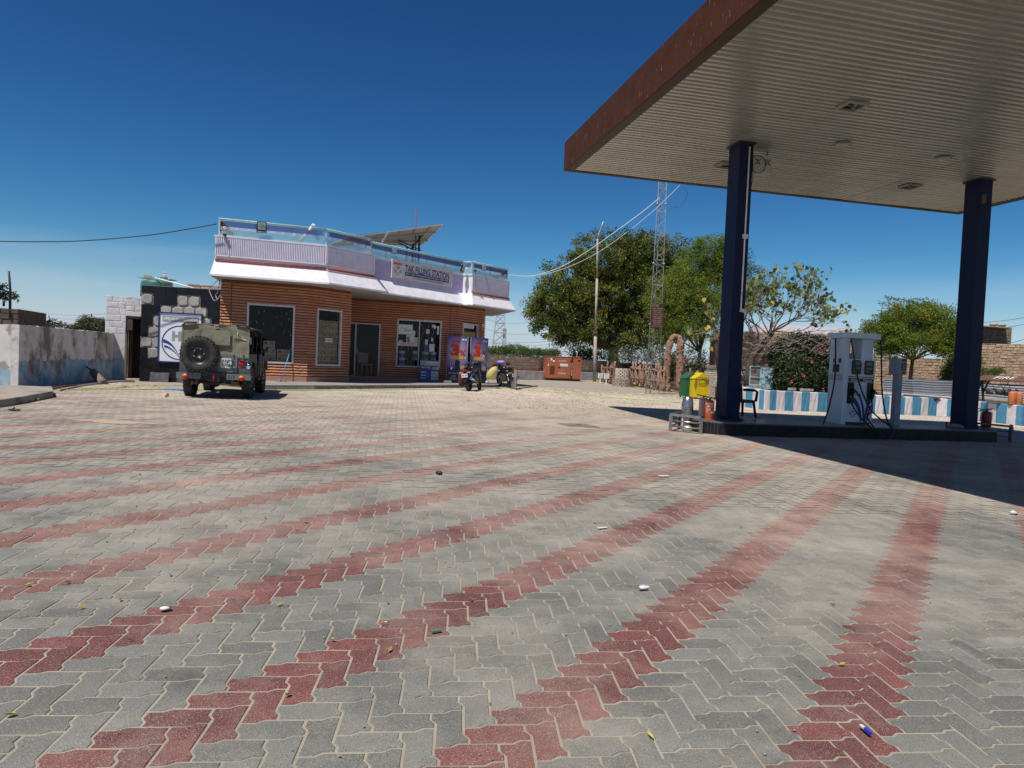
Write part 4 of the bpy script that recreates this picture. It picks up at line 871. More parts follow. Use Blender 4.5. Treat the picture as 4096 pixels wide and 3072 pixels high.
# true size: taken from the board's corners in view
k0,z0_=vpl(PB,az,637,1250); k1,_=vpl(PB,az,813,1258); z0t=_; kb,zb0=vpl(PB,az,632,1448); _k,zt_=vpl(PB,az,637,1247)
bw=k1-k0; bh=zt_-zb0; hb.location=MBW@Vector(((k0+k1)/2,-.05,(zt_+zb0)/2))
NV=mat('navy_frame',(.01,.035,.16),rough=.5); BRD=mat('board_white',(.80,.80,.84),(.74,.74,.80),ns=2,rough=.5)
MB().box((0,.01,0),(bw-.06,.03,bh-.06)).build('panel',BRD,hb)
q=MB()
for p,d in (((0,0,bh/2-.02),(bw,.06,.04)),((0,0,-bh/2+.02),(bw,.06,.04)),((-bw/2+.02,0,0),(.04,.06,bh-.082)),((bw/2-.02,0,0),(.04,.06,bh-.082))): q.box(p,d)
q.build('frame',NV,hb)
MB().box((0,-.008,bh*.37),(bw*.82,.004,bh*.11)).build('grey_band',GREYINK,hb); txt(hb,'हिन्दुस्तान पेट्रोलियम',0,bh*.37,bh*.085,PAPER,bw*.78,y=-.013,bold=.03)
MB2=MB(); hplogo(MB2,0,-bh*.1,bw*.42,y=-.010); MB2.build('logo',mat('board_blue',(.01,.05,.2),rough=.5),hb); txt(hb,'HP',0,bh*.035,bh*.19,GREYINK,y=-.012,bold=.06)
# leaning concrete pole, pipes, weeds at the wall foot
a=G(415,1537); b=W(372,1488,a.y+.5); o=T('concrete_post','short round concrete post leaning against the blue boundary wall','post',a); MB().tube([a,a.lerp(b,.3),b],[.12,.115,.10],10).build('post_body',mat('post_concrete',(.20,.165,.15),(.14,.12,.11),ns=6,rough=.95,bump=.5),o,world=True); MB().tube([b,b+(b-a)*.12],.055,8).build('neck',RUST,o,world=True); MB().tube([b+(b-a)*.1,b+(b-a)*.5+V3(-.06,0,0)],.02,6).build('rod',DARK,o,world=True)
for i,(pl,r,lb) in enumerate((([(150,1553),(230,1546),(330,1536),(470,1525),(540,1526)],.025,'long pale pipe lying along the shaded foot of the boundary wall'),([(205,1556),(300,1536),(400,1519)],.02,'thin dark pipe leaning along the foot of the boundary wall'),([(240,1560),(330,1541),(430,1530)],.02,'grey pipe lying nearest the yard at the foot of the boundary wall'),([(0,1552),(45,1551),(60,1553),(75,1551)],.018,'crooked dark pipe behind the concrete slab'))):
    P_=[G(x,y,.03) for x,y in pl]; tag(MB().tube(P_,r,6).build('pipe',CONC if i!=1 else RUST,loc=P_[0]),lb,'pipe','pipes on the ground at the boundary wall')
LEAFY=mat('straw_litter',(.42,.32,.09),(.3,.24,.1),ns=9,rough=.9)
def litter(name,lb,pts,n,spread,m,sz=(.02,.06)):
    q=MB()
    for _ in range(n):
        i=random.randrange(len(pts)-1); p=pts[i].lerp(pts[i+1],rnd()); x=p.x+random.gauss(0,spread); y=p.y+random.gauss(0,spread); z=gz(x,y)+.012; a=uni(0,6.3); s=uni(*sz); t=s*uni(.25,.5)
        c,s_=math.cos(a),math.sin(a); q.add([(x-c*s,y-s_*s,z),(x+s_*t,y-c*t,z+uni(0,s*.4)),(x+c*s,y+s_*s,z),(x-s_*t,y+c*t,z+uni(0,s*.3))],[(0,1,2,3)])
    o=q.build(name,m); o['kind']='stuff'; o['label']=lb; return o
litter('straw','dry straw and leaves blown along the wall foot',[G(300,1562),G(420,1556),G(560,1545),G(760,1543)],240,.12,LEAFY)
# hoses/strings
def line(name,lb,cat,pts,r,m,grp=None):
    P_=[p if isinstance(p,Vector) else G(*p,.014) for p in pts]; fin=[]
    for a,b in zip(P_[:-1],P_[1:]):
        for k in range(5): p=a.lerp(b,k/5); fin.append(p)
    fin.append(P_[-1]); ob=MB().tube(fin,r,6).build(name,m,loc=fin[0]); tag(ob,lb,cat,grp); return ob
GREENH=mat('green_hose',(.22,.42,.03),(.3,.5,.08),ns=3,rough=.5)
line('hose','long thin yellow green hose stretched along the porch and across the yard','hose',[(330,1553),(560,1557),(700,1558),(1060,1561),(1400,1560),(1700,1558),(1990,1553),(2100,1560),(2300,1575),(2500,1594),(2720,1611)],.013,GREENH)
# blue mop leaning
a=Vector(MA@Vector((1.85,-.42,.46))); b=vpl(C0,A1,1163,1392); b=MA@Vector((b[0],-.06,b[1]-.02)); mo=T('mop','mop with a blue handle leaning against the big left window','mop',a); MB().tube([a,a.lerp(b,.5)+V3(.01,-.01,0),b],.014,8).build('handle',mat('blue_handle',(.03,.16,.5),(.1,.3,.6),ns=20,rough=.4),mo,world=True)
q=MB()
for i in range(26): t=uni(0,6.3); q.tube([a+V3(0,0,.05),a+V3(.08*math.cos(t),.08*math.sin(t)*.7,.03),a+V3(.2*math.cos(t),.12*math.sin(t),.0)],[.012,.012,.006],4)
q.build('mop_head',mat('mop_head',(.2,.17,.14),rough=.95),mo,world=True,kind='stuff')
# ---------- jeep ----------
JG=mat('jeep_grey_green',(.060,.067,.070),(.077,.084,.086),ns=4,nd=8,rough=.5,extra=((.2,.18,.14),3,.6,.78,(1,1,1)))
JGL=mat('jeep_bumper_grey',(.15,.17,.175),(.11,.125,.125),ns=8,rough=.45); CANV=mat('olive_canvas',(.165,.158,.108),(.205,.195,.14),ns=3,nd=8,rough=.9,bump=1,bs=5,bdist=.03)
CANVD=mat('olive_canvas_dark',(.035,.035,.025),(.05,.05,.035),ns=6,rough=.9)
JO=G(845,1588); JO=V3(-6.75,16.05); JO.z=gz(JO.x,JO.y)
jp=T('jeep','old grey green jeep with olive canvas top and rear spare wheel seen from behind','jeep',JO,rzaz(-12.5)-R(90))
def wheel(par,loc,r=.37,w_=.19,name='wheel',rz=0,face=1,spare=False):
    wv=T_e=bpy.data.objects.new(name,None); COL.objects.link(wv); wv.location=loc; wv.parent=par; wv.rotation_euler=(0,0,rz); wv.empty_display_size=.1
    # axle along local X
    q=MB(); hw=w_/2
    q.lathe([(r*.62,-hw*.75),(r*.72,-hw*.95),(r*.90,-hw),(r*.975,-hw*.86),(r*.985,-hw*.4),(r*.985,hw*.4),(r*.975,hw*.86),(r*.90,hw),(r*.72,hw*.95),(r*.62,hw*.75)],36,'X'); 
    for i in range(30):
        a=2*math.pi*i/30
        for sg in(-1,1):
            q.box((sg*hw*.62,(r-.004)*math.cos(a+.05*sg),(r-.004)*math.sin(a+.05*sg)),(hw*.72,.034,.022),rot=Euler((a+math.pi/2,0,0)))
    q.build('tyre',RUBBER,wv)
    q=MB(); q.lathe([(r*.63,-hw*.7),(r*.60,-hw*.3),(r*.58,0),(r*.60,hw*.3),(r*.64,hw*.74),(r*.66,hw*.8),(r*.60,hw*.74),(r*.55,hw*.45),(r*.40,hw*.40),(r*.34,hw*.55),(r*.22,hw*.6),(r*.20,hw*.35),(0,hw*.35)],28,'X'); 
    if face<0: q.v=[(-x,y,z) for x,y,z in q.v]; q.f=[f[::-1] for f in q.f]
    q.build('rim',BLACKP if spare else DARK,wv)
    q=MB()
    for i in range(5): a=2*math.pi*i/5; q.lathe([(.014,hw*.55),(.014,hw*.72),(0,hw*.75)],6,'X',c=(0,r*.28*math.cos(a),r*.28*math.sin(a)))
    if face<0: q.v=[(-x,y,z) for x,y,z in q.v]; q.f=[f[::-1] for f in q.f]
    q.build('wheel_nuts',CHROME,wv); return wv
# body frame: x right, y forward, z up; rear axle at y=0
for x,y,f in((-.62,0,-1),(.62,0,1),(-.62,2.03,-1),(.62,2.03,1)): wheel(jp,(x,y,.37),face=f)
q=MB(); q.box((-.52,-.30,.80),(.40,.35,.56)); q.box((.52,-.30,.80),(.40,.35,.56)) if 0 else None
q=MB()
# tub: side panels with wheel arch, floor, rear corners
arch=[(-.62,.55),(-.45,.55)]+[(-.46*math.cos(math.pi*i/8),.42+.44*math.sin(math.pi*i/8)) for i in range(0,9)]
side=[(-.62,.52),(-.47,.52)]+[(-.45*math.cos(math.pi*i/8),.45+.40*math.sin(math.pi*i/8)) for i in range(9)]+[(.47,.45),(1.35,.45),(1.42,.95),(1.38,1.02),(.98,1.02),(.86,.74),(.60,.74),(.46,1.02),(-.62,1.02)]
for sx in(-1,1): q.yz(side,sx*.73,sx*.70)
q.box((-.575,-.61,.77),(.31,.03,.50)); q.box((.575,-.61,.77),(.31,.03,.50)); q.box((0,-.595,.54),(.84,.03,.05)); q.box((0,.3,.50),(1.38,1.75,.03)); q.box((-.55,0,.86),(.28,1.1,.03)); q.box((.55,0,.86),(.28,1.1,.03)); q.box((-.42,0,.68),(.02,1.1,.34)); q.box((.42,0,.68),(.02,1.1,.34))
q.box((0,1.40,.75),(1.38,.03,.62)); q.build('body',JG,jp)
q=MB(); q.box((0,-.615,.79),(.82,.025,.43)); q.box((0,-.64,.60),(.80,.03,.03)); q.build('tailgate',JG,jp)
MB().box((.27,-.64,.79),(.40,.02,.40)).build('tailgate_panel',JGL,jp)
for x in(-.55,-.2,.4,.6): 
    MB().tube([(x,-.64,1.0),(x,-.67,.97),(x,-.66,.93)],.012,5).build('latch',DARK,jp)
# canvas top: rear panel, roof, side flap
rear=[(-.70,.97),(.70,.90),(.725,1.1),(.72,1.45),(.66,1.62),(0,1.665),(-.66,1.65),(-.715,1.5),(-.71,1.2)]
q=MB(); nx_,nz=22,12; vs=[]
for j in range(nz+1):
    for i in range(nx_+1):
        u=i/nx_; v=j/nz; x=-.71+1.42*u; zl=.99-.06*u+.008*math.sin(u*30); zt2=1.655-.05*abs(2*u-1)**6; z=zl+(zt2-zl)*v
        y=-.64+.05*v+ .012*math.sin(9*x+5*v*(1+u))*(1-abs(v-.5))+.007*math.sin(17*z+6*x)+.006*math.sin(23*x*(1.2-v)); vs.append((x,y,z))
q.add(vs,[(j*(nx_+1)+i,j*(nx_+1)+i+1,(j+1)*(nx_+1)+i+1,(j+1)*(nx_+1)+i) for j in range(nz) for i in range(nx_)],True); q.build('canvas_rear',CANV,jp)
q=MB(); vs=[]; 
for j in range(13):
    for i in range(15):
        u=i/14; v=j/12; x=-.72+1.44*u; y=-.60+2.0*v; z=1.66-.06*abs(2*u-1)**4-.03*abs(2*v-1)**3+.008*math.sin(9*y); 
        if i in(0,14): z=1.60
        vs.append((x,y,z))
q.add(vs,[(j*15+i,j*15+i+1,(j+1)*15+i+1,(j+1)*15+i) for j in range(12) for i in range(14)],True); q.build('canvas_roof',CANV,jp)
q=MB(); 
for s in(-1,): q.add([(s*.725,-.60,1.02),(s*.725,-.12,1.02),(s*.72,-.10,1.58),(s*.70,-.58,1.6)],[(0,1,2,3)])
q.build('canvas_side',CANVD,jp)
q=MB(); vs=[]
for j in range(5):
    for i in range(9): u,v=i/8,j/4; vs.append((-.29+.60*u,-.668+.03*v-.006*math.sin(12*u+3*v),1.20+.33*v-.012*u+.01*math.sin(14*u)*(1-v)))
q.add(vs,[(j*9+i,j*9+i+1,(j+1)*9+i+1,(j+1)*9+i) for j in range(4) for i in range(8)],True); q.build('window_flap',CANV,jp)
q=MB(); q.beam((.312,-.662,1.2),(.312,-.632,1.52),.006); q.beam((-.29,-.672,1.195),(.31,-.672,1.185),.008); q.beam((-.30,-.66,1.2),(-.30,-.63,1.53),.008); q.build('flap_seam',CANVD,jp)
q=MB(); q.xz([(-.035,1.64),(.045,1.635),(.048,1.58),(.005,1.545),(-.036,1.585)],-.622,-.612); q.build('shield_badge',mat('badge_pale',(.5,.42,.36),rough=.7),jp); q=MB(); q.xz([(-.022,1.625),(.032,1.622),(.033,1.59),(.005,1.567),(-.022,1.59)],-.626,-.6225); q.build('shield_emblem',mat('badge_red',(.25,.05,.03),rough=.7),jp)
# cream horse and rider emblem with writing
q=MB(); E_=[((.40,1.40),(.47,1.44),.018),((.47,1.44),(.52,1.42),.02),((.37,1.43),(.40,1.40),.02),((.36,1.37),(.40,1.40),.01),((.39,1.33),(.42,1.39),.01),((.45,1.34),(.44,1.41),.01),((.52,1.42),(.56,1.35),.009),((.45,1.44),(.46,1.51),.02),((.46,1.51),(.48,1.475),.014),((.44,1.385),(.60,1.36),.012)]
for a,b,w_ in E_: q.beam((a[0],-.635+.03*(a[1]-1.2),a[1]),(b[0],-.635+.03*(b[1]-1.2),b[1]),w_,.003)
q.box((.595,-.632,1.345),(.09,.003,.035),rot=Euler((0,.4,0))); q.build('horse_emblem',mat('emblem_cream',(.5,.48,.25),rough=.8),jp); txt(jp,'MOD',.52,1.385,.045,MATS['emblem_cream'],.15,y=-.642,shear=.2)
q=MB()
for i in range(14): z=1.0+.6*i/13; [q.box((s*.69,-.655+.04*(z-1),z),(.014,.006,.014)) for s in(-1,1)]
for i in range(16): x=-.66+1.32*i/15; q.box((x,-.66,1.0-.045*i/15),(.014,.006,.014))
q.build('eyelets',GREYINK,jp,kind='stuff')
q=MB(); q.tube([(-.70,-.62,1.59),(-.62,-.64,1.655),(-.4,-.62,1.665)],.02,6); q.tube([(.42,-.62,1.665),(.62,-.63,1.66),(.71,-.62,1.58)],.024,6); q.tube([(.70,-.6,1.56),(.74,.3,1.60),(.74,1.35,1.56)],.022,6); q.build('canvas_dark_edge',CANVD,jp)
# windshield & front frame
q=MB()
for s in(-1,1): q.tube([(s*.70,1.40,1.0),(s*.68,1.36,1.56)],.022,8); q.tube([(s*.70,-.1,1.02),(s*.71,-.1,1.56)],.016,8); q.tube([(s*.735,.25,1.02),(s*.74,.45,1.55)],.012,6)
q.tube([(-.68,1.36,1.56),(.68,1.36,1.56)],.022,8); q.tube([(-.7,1.4,1.04),(.7,1.4,1.04)],.02,8); q.tube([(0,1.38,1.04),(0,1.36,1.56)],.014,8); q.build('windshield_frame',DARK,jp)
MB().box((0,1.385,1.3),(1.32,.006,.5),rot=Euler((.07,0,0))).build('windshield',GLASS,jp)
q=MB(); q.box((0,2.0,.90),(.90,1.1,.22),taper=.96); q.box((0,2.45,.70),(.86,.12,.46)); q.build('bonnet',JG,jp)
for s in(-1,1):
    q=MB(); q.yz([(1.46,.98),(2.62,.92),(2.62,.88),(2.42,.80),(2.46,.62),(2.43,.62),(2.3,.84),(1.8,.88),(1.6,.62),(1.46,.55)],s*.74,s*.44); q.build('front_fender',JG,jp)
    q=MB(); q.lathe([(0,.0),(.09,.01),(.10,.05),(.06,.1),(0,.11)],14,'Y',c=(s*.3,2.5,.80)); q.build('headlight',CHROME,jp)
MB().box((0,2.66,.55),(1.3,.06,.12)).build('front_bumper',JGL,jp)
q=MB(); q.ell((.83,1.5,1.15),(.035,.09,.07)); q.tube([(.72,1.42,1.02),(.80,1.48,1.15)],.01,5); q.build('side_mirror',DARK,jp)
q=MB(); q.ell((.92,1.52,.98),(.05,.05,.12)); q.build('side_lamp',DARK,jp) if 0 else None
q=MB(); q.lathe([(.20*1,0),(.215,.01),(.2,.02)],24,'Y',c=(.32,1.0,1.12)); q.tube([(.32,1.05,1.12),(.32,1.38,.95)],.015,6); q.box((.32,1.01,1.12),(.38,.01,.02)); q.build('steering_wheel',BLACKP,jp)
for x in(-.35,.35): q=MB(); q.box((x,.55,.72),(.48,.46,.12)); q.box((x,.30,.98),(.46,.10,.45),rot=Euler((-.15,0,0))); q.build('seat',CANVD,jp)
q=MB(); q.box((.74,.75,.62),(.02,.44,.34)); q.build('door_curtain',CANVD,jp)
q=MB(); q.box((.78,.98,.45),(.10,.5,.03)); q.box((.72,.98,.42),(.04,.5,.06)); q.build('step',DARK,jp)
# chassis, axles, springs, exhaust
q=MB(); q.box((-.36,.9,.42),(.08,3.0,.11)); q.box((.36,.9,.42),(.08,3.0,.11)); q.tube([(-.55,0,.37),(.55,0,.37)],.05,10); q.ell((-.12,0,.36),(.16,.14,.14)); q.tube([(-.55,2.03,.37),(.55,2.03,.37)],.04,8); q.box((0,1.1,.36),(.5,1.0,.16)); q.box((0,-.5,.45),(.85,.08,.12)); q.build('chassis',DARK,jp)
for s in(-1,1): q=MB(); q.tube([(s*.45,-.52,.40),(s*.45,0,.30),(s*.45,.52,.42)],.03,6); q.tube([(s*.47,-.56,.30),(s*.47,-.52,.44)],.025,6); q.tube([(s*.36,-.60,.33),(s*.44,-.55,.35)],.035,8); q.build('leaf_spring',RUST,jp)
for s in(-1,1):
    q=MB(); q.box((s*.52,-.70,.50),(.50,.05,.13)); q.build('rear_bumper',JGL,jp)
    q=MB(); [q.lathe([(.011,-.0),(.011,.006),(0,.006)],6,'Y',c=(s*x,-.733,z)) for x in(.31,.36,.42) for z in(.48,.52)]; q.build('bolts',DARK,jp)
    q=MB(); q.lathe([(.06,.05),(.064,.02),(.056,-.012),(.03,-.03),(0,-.034)],18,'Y',c=(s*.58,-.745,.475)); q.m=0
    o=q.build('tail_lamp',mat('lamp_red',(.5,.015,.01),rough=.25),jp); q=MB(); q.lathe([(.063,.0),(.058,-.014),(.031,-.032),(0,-.038)],18,'Y',c=(s*.58,-.7475,.475)); q.v=[v if v[2]>.478 else (v[0],v[1]+.012,.479) for v in q.v]; q.build('indicator_lens',mat('lamp_amber',(.55,.2,.015),rough=.25),o)
q=MB(); q.lathe([(.062,.03),(.066,0),(.05,-.02),(0,-.026)],18,'Y',c=(.56,-.63,.80)); q.build('round_reflector',MATS['lamp_red'],jp)
q=MB(); q.lathe([(.06,.03),(.066,0),(.05,-.02),(0,-.026)],18,'Y',c=(-.60,-.63,.80)); q.build('round_lamp',JGL,jp)
q=MB(); q.tube([(.48,-.64,1.0),(.50,-.68,.93),(.72,-.66,.92)],.016,6); q.tube([(-.68,-.64,1.0),(-.66,-.68,.9),(-.60,-.66,.72)],.012,6); q.build('grab_handle',JGL,jp)
q=MB(); q.box((0,-.72,.48),(.26,.05,.20)); q.tube([(-.28,-.70,.36),(-.2,-.72,.33),(.2,-.72,.33),(.25,-.70,.38)],.014,6); q.build('tow_plate',DARK,jp); q=MB(); q.box((.01,-.75,.48),(.05,.02,.16)); q.tube([(.01,-.76,.40),(.01,-.80,.44),(.01,-.78,.50)],.012,6); q.build('tow_hook',mat('red_hook',(.25,.02,.015),rough=.6),jp)
pl_=MB(); n=[]; 
for cx_,cz_,a0 in((.285,.05,0),):pass
q=MB(); pts=[]; w2,h2,cr_=.115,.11,.035
for (cx_,cz_,a0) in((w2-cr_,h2-cr_,0),(-w2+cr_,h2-cr_,90),(-w2+cr_,-h2+cr_,180),(w2-cr_,-h2+cr_,270)):
    for k in range(5): a=R(a0+k*22.5); pts.append((.24+cx_+cr_*math.cos(a),.80+cz_+cr_*math.sin(a)))
q.xz(pts,-.672,-.66); q.build('number_plate',mat('plate_white',(.62,.62,.62),(.5,.5,.5),ns=20,rough=.5),jp)
txt(jp,'RRC',.24,.845,.06,BLACKINK,.15,y=-.676); txt(jp,'5703',.24,.755,.07,BLACKINK,.18,y=-.676)
q=MB(); q.tube([(.26,-.69,.80),(.30,-.72,.86),(.40,-.72,.85),(.42,-.72,.76),(.34,-.70,.74)],.014,6); q.build('lock_bracket',DARK,jp)
q=MB(); q.ell((.70,-.62,.74),(.045,.03,.07)); q.tube([(.68,-.63,.92),(.69,-.63,.80)],.008,4); q.build('hanging_mirror',CHROME,jp)
# spare wheel on the rear, axle along -Y
sw_=wheel(jp,(-.30,-.76,.985),r=.385,w_=.20,name='spare_wheel',rz=R(-90),face=1,spare=True)
q=MB(); q.box((-.30,-.64,.98),(.3,.06,.3)); q.build('spare_mount',DARK,jp)
q=MB(); q.box((.718,-.5,1.32),(.006,.14,.16)); q.build('side_sticker',mat('sticker',(.5,.45,.42),rough=.6),jp)
# ---------- motorcycles ----------
MBLK=mat('bike_black_paint',(.012,.012,.014),(.02,.02,.022),ns=3,rough=.25,spec=.6); MGRY=mat('bike_engine_grey',(.18,.18,.18),(.1,.1,.1),ns=14,rough=.5,metal=.5)
def bike(loc,az,lean,lb,plate,bag,second=False):
    b=T('motorcycle',lb,'motorcycle',loc,0,rot=(0,0,0)); b.matrix_basis=Matrix.Translation(loc)@Matrix.Rotation(R(-az),4,'Z')@Matrix.Rotation(lean,4,'Y')
    def whl(y,r,w_,st=0,nm='wheel'):
        e=bpy.data.objects.new(nm,None); COL.objects.link(e); e.parent=b; e.location=(0,y,r); e.rotation_euler=(0,0,st); hw=w_/2
        MB().lathe([(r*.80,-hw*.8),(r*.9,-hw),(r*.97,-hw*.7),(r,0),(r*.97,hw*.7),(r*.9,hw),(r*.80,hw*.8)],28,'X').build('tyre',RUBBER,e)
        q=MB(); q.lathe([(r*.80,-hw*.7),(r*.76,-hw*.2),(r*.76,hw*.2),(r*.80,hw*.7),(r*.72,hw*.3),(r*.72,-hw*.3),(r*.8,-hw*.7)],28,'X'); q.lathe([(0,-hw),(.04,-hw),(.04,hw),(0,hw)],10,'X')
        for k in range(5): a=k*2*math.pi/5; q.beam((0,.03*math.cos(a),.03*math.sin(a)),(0,r*.76*math.cos(a),r*.76*math.sin(a)),.03,.02)
        q.build('rim',DARK,e); return e
    whl(-.62,.30,.12); whl(.68,.30,.09,.12 if not second else -.1)
    q=MB(); q.ell((0,.18,.80),(.13,.28,.14)); q.ell((0,.36,.84),(.12,.14,.10)); q.build('fuel_tank',MBLK,b)
    q=MB(); q.ell((0,-.25,.79),(.12,.36,.06)); q.ell((0,-.62,.84),(.10,.18,.05)); q.build('seat',BLACKP,b)
    q=MB(); q.ell((0,-.72,.73),(.09,.22,.07)); q.ell((.12,-.35,.65),(.03,.2,.10)); q.ell((-.12,-.35,.65),(.03,.2,.10)); q.build('tail_cowl',MBLK,b)
    q=MB(); q.box((0,-.93,.74),(.13,.03,.06)); q.build('tail_lamp',mat('bike_tail_red',(.35,.01,.01),rough=.2),b)
    q=MB(); q.yz([(-.90,.64),(-.97,.36),(-.93,.34),(-.80,.50),(-.55,.66),(-.6,.70)],-.07,.07); q.build('rear_mudguard',MBLK,b)
    q=MB(); q.box((0,-.985,.56),(.22,.008,.13),rot=Euler((.15,0,0))); p_=q.build('number_plate',PAPER,b); txt(p_,plate,0,.56,.06,BLACKINK,.18,y=-.995,bold=.01)
    for s in(-1,1):
        q=MB(); q.tube([(s*.04,-.90,.66),(s*.14,-.92,.66)],.012,6); q.ell((s*.17,-.92,.66),(.04,.025,.022)); q.build('indicator',mat('clear_amber',(.5,.4,.3),rough=.3),b)
        q=MB(); q.tube([(s*.11,-.62,.33),(s*.12,-.45,.68)],[.03,.03],8); q.build('rear_shock',CHROME if second else DARK,b)
        q=MB(); q.tube([(s*.09,.68,.30),(s*.09,.50,.92)],.025,8); q.build('fork',MGRY,b)
        q=MB(); q.tube([(s*.20,.40,1.0),(s*.27,.36,1.12),(s*.33,.38,1.20)],.008,5); q.ell((s*.35,.37,1.24),(.065,.015,.045),rot=(.2,s*.2,0)); q.build('mirror',mat('mirror_sky',(.35,.55,.75),rough=.08,metal=.8),b)
    q=MB(); q.tube([(-.38,.26,.98),(-.25,.36,1.02),(-.08,.45,.98),(.08,.45,.98),(.25,.36,1.02),(.38,.26,.98)],.014,8); q.tube([(-.40,.25,.975),(-.28,.33,1.01)],.022,8); q.tube([(.40,.25,.975),(.28,.33,1.01)],.022,8); q.build('handlebar',BLACKP,b)
    q=MB(); q.ell((0,.55,.92),(.10,.08,.11)); q.box((0,.44,1.0),(.18,.08,.06),rot=Euler((.5,0,0))); q.build('headlight_cowl',MBLK if not second else MGRY,b); MB().box((0,.41,1.045),(.15,.06,.03),rot=Euler((.6,0,0))).build('instrument_panel',CHROME,b)
    q=MB(); q.box((0,.08,.42),(.22,.34,.30)); q.ell((.0,.22,.55),(.10,.13,.13)); q.box((.13,.05,.36),(.06,.22,.18)); q.box((-.13,.05,.36),(.06,.2,.16)); q.build('engine',MGRY,b)
    q=MB(); q.tube([(0,.5,.9),(0,.1,.68),(0,-.3,.66),(0,-.85,.72)],.025,8); q.tube([(0,.48,.85),(0,.38,.35),(0,-.1,.28),(0,-.62,.31)],.025,8); q.tube([(.1,-.05,.33),(.1,-.62,.30)],.02,6); q.tube([(-.1,-.05,.33),(-.1,-.62,.30)],.02,6); q.build('frame',DARK,b)
    q=MB(); q.tube([(.14,.2,.3),(.16,0,.24),(.17,-.2,.28),(.19,-.45,.36),(.20,-.85,.44)],[.02,.02,.035,.05,.05],10); q.build('exhaust',MGRY,b); MB().tube([(.20,-.60,.40),(.20,-.88,.45)],.056,10).build('exhaust_tip',CHROME,b)
    q=MB(); q.yz([(.45,.58),(.68,.66),(.92,.56),(.93,.54),(.68,.63),(.46,.55)],-.06,.06); q.build('front_mudguard',MBLK,b)
    q=MB(); q.tube([(-.1,-.02,.28),(-.26,-.08,.0-.0+lean*.1)],.014,6); q.tube([(.12,.0,.3),(.24,.0,.3)],.015,6); q.tube([(-.12,.0,.3),(-.22,.0,.3)],.015,6); q.build('side_stand',DARK,b)
    if second:
        q=MB(); q.tube([(.1,.35,.75),(.30,.30,.72),(.34,.25,.5),(.30,.2,.3),(.12,.2,.28)],.018,8); q.build('crash_guard',CHROME,b)
    return b
b1=bike(G(1893,1566)+V3(0,.62,0),14,R(-8),'black motorcycle parked nearest the porch with a maroon cloth bag on its left side','RJ 43 7704',True)
b2=bike(G(2015,1552)+V3(.1,.5,0),-24,R(-9),'dark motorcycle with chrome crash guard and a lilac cloth over its bars','RJ 07',False,True)
CLM=mat('maroon_cloth',(.07,.02,.018),(.11,.04,.035),ns=5,rough=.95,bump=.8,bs=12)
o=T('cloth_bag','maroon cloth saddle bag slung on the left side of the nearer motorcycle','bag',WM(b1)@Vector((-.26,-.5,.5))); MB().ell((0,0,-.02),(.13,.26,.32),jit=.09,n=12,k=8).build('bag_body',CLM,o); MB().tube([(.0,-.1,.2),(.1,0,.36),(.2,.0,.36)],.03,6).build('strap',CLM,o)
o=T('folded_cloth','lilac blue cloth draped over the bars of the farther motorcycle','cloth',WM(b2)@Vector((-.02,.3,1.0))); MB().ell((0,0,.06),(.19,.10,.07),jit=.2).build('cloth',mat('lilac_cloth',(.25,.22,.55),(.35,.32,.7),ns=4,rough=.9),o)
for sx_,nm in((-.3,'left'),(.3,'right')): o=T('hand_cover','dark maroon hand cover on the %s grip of the farther motorcycle'%nm,'cover',WM(b2)@Vector((sx_,.28,.99))); MB().ell((0,0,0),(.10,.08,.10),jit=.15).build('cover',CLM,o)
p=W(1968,1493,27.4); o=T('sack','pale yellow woven sack hanging on the left side of the farther motorcycle','sack',p); MB().ell((0,0,0),(.17,.15,.30),rot=(0,.6,0),jit=.05,n=14,k=10).build('sack_body',mat('sack_yellow',(.55,.46,.2),(.45,.36,.15),ns=4,rough=.9,bump=.5,bs=15),o)
# price board and posters
def board_on(name,lb,cat,x0,y0,x1,y1,az,Pz,grp=None):
    pass
def standing(x0,yt0,x1,yb,Yd,az,name,lb,cat,zb,grp=None):
    a=W(x0,yb,Yd); P=V3(a.x,a.y); s,_=vpl(P,az,x1,yb); zt_=vpl(P,az,x0,yt0)[1]; h=zt_-zb
    o=T(name,lb,cat,P+dv(az)*s/2+V3(0,0,zb),rzaz(az),grp); return o,s,h
FR=DD+dv(A1-180)*0
Pb=vpl(DD,A1,1679,1500); 
o,bw_,bh_=standing(1677,1441,1752,1526,27.35,A1,'price_board','blue price board with white rate strips standing on the porch','price board',.46)
PBL=mat('price_board_blue',(.014,.045,.17),(.02,.06,.2),ns=2,rough=.5)
MB().box((0,.0,bh_/2),(bw_,.03,bh_)).build('panel',PBL,o); MB().box((0,-.018,bh_*.88),(bw_*.99,.005,bh_*.23)).build('header',GREYINK,o)
q=MB(); hplogo(q,-bw_*.36,bh_*.88,bw_*.11,y=-.024); q.build('logo',mat('logo_dark_blue',(.015,.03,.12),rough=.5),o); txt(o,'TAK FILLING STATION',bw_*.13,bh_*.92,bh_*.05,PAPER,bw_*.62,y=-.024,bold=.01); txt(o,'NH-11 KHIRWA',bw_*.13,bh_*.84,bh_*.035,PAPER,bw_*.4,y=-.024)
txt(o,"TODAY'S PRICE",-bw_*.2,bh_*.68,bh_*.07,PAPER,bw_*.52,y=-.02,bold=.015)
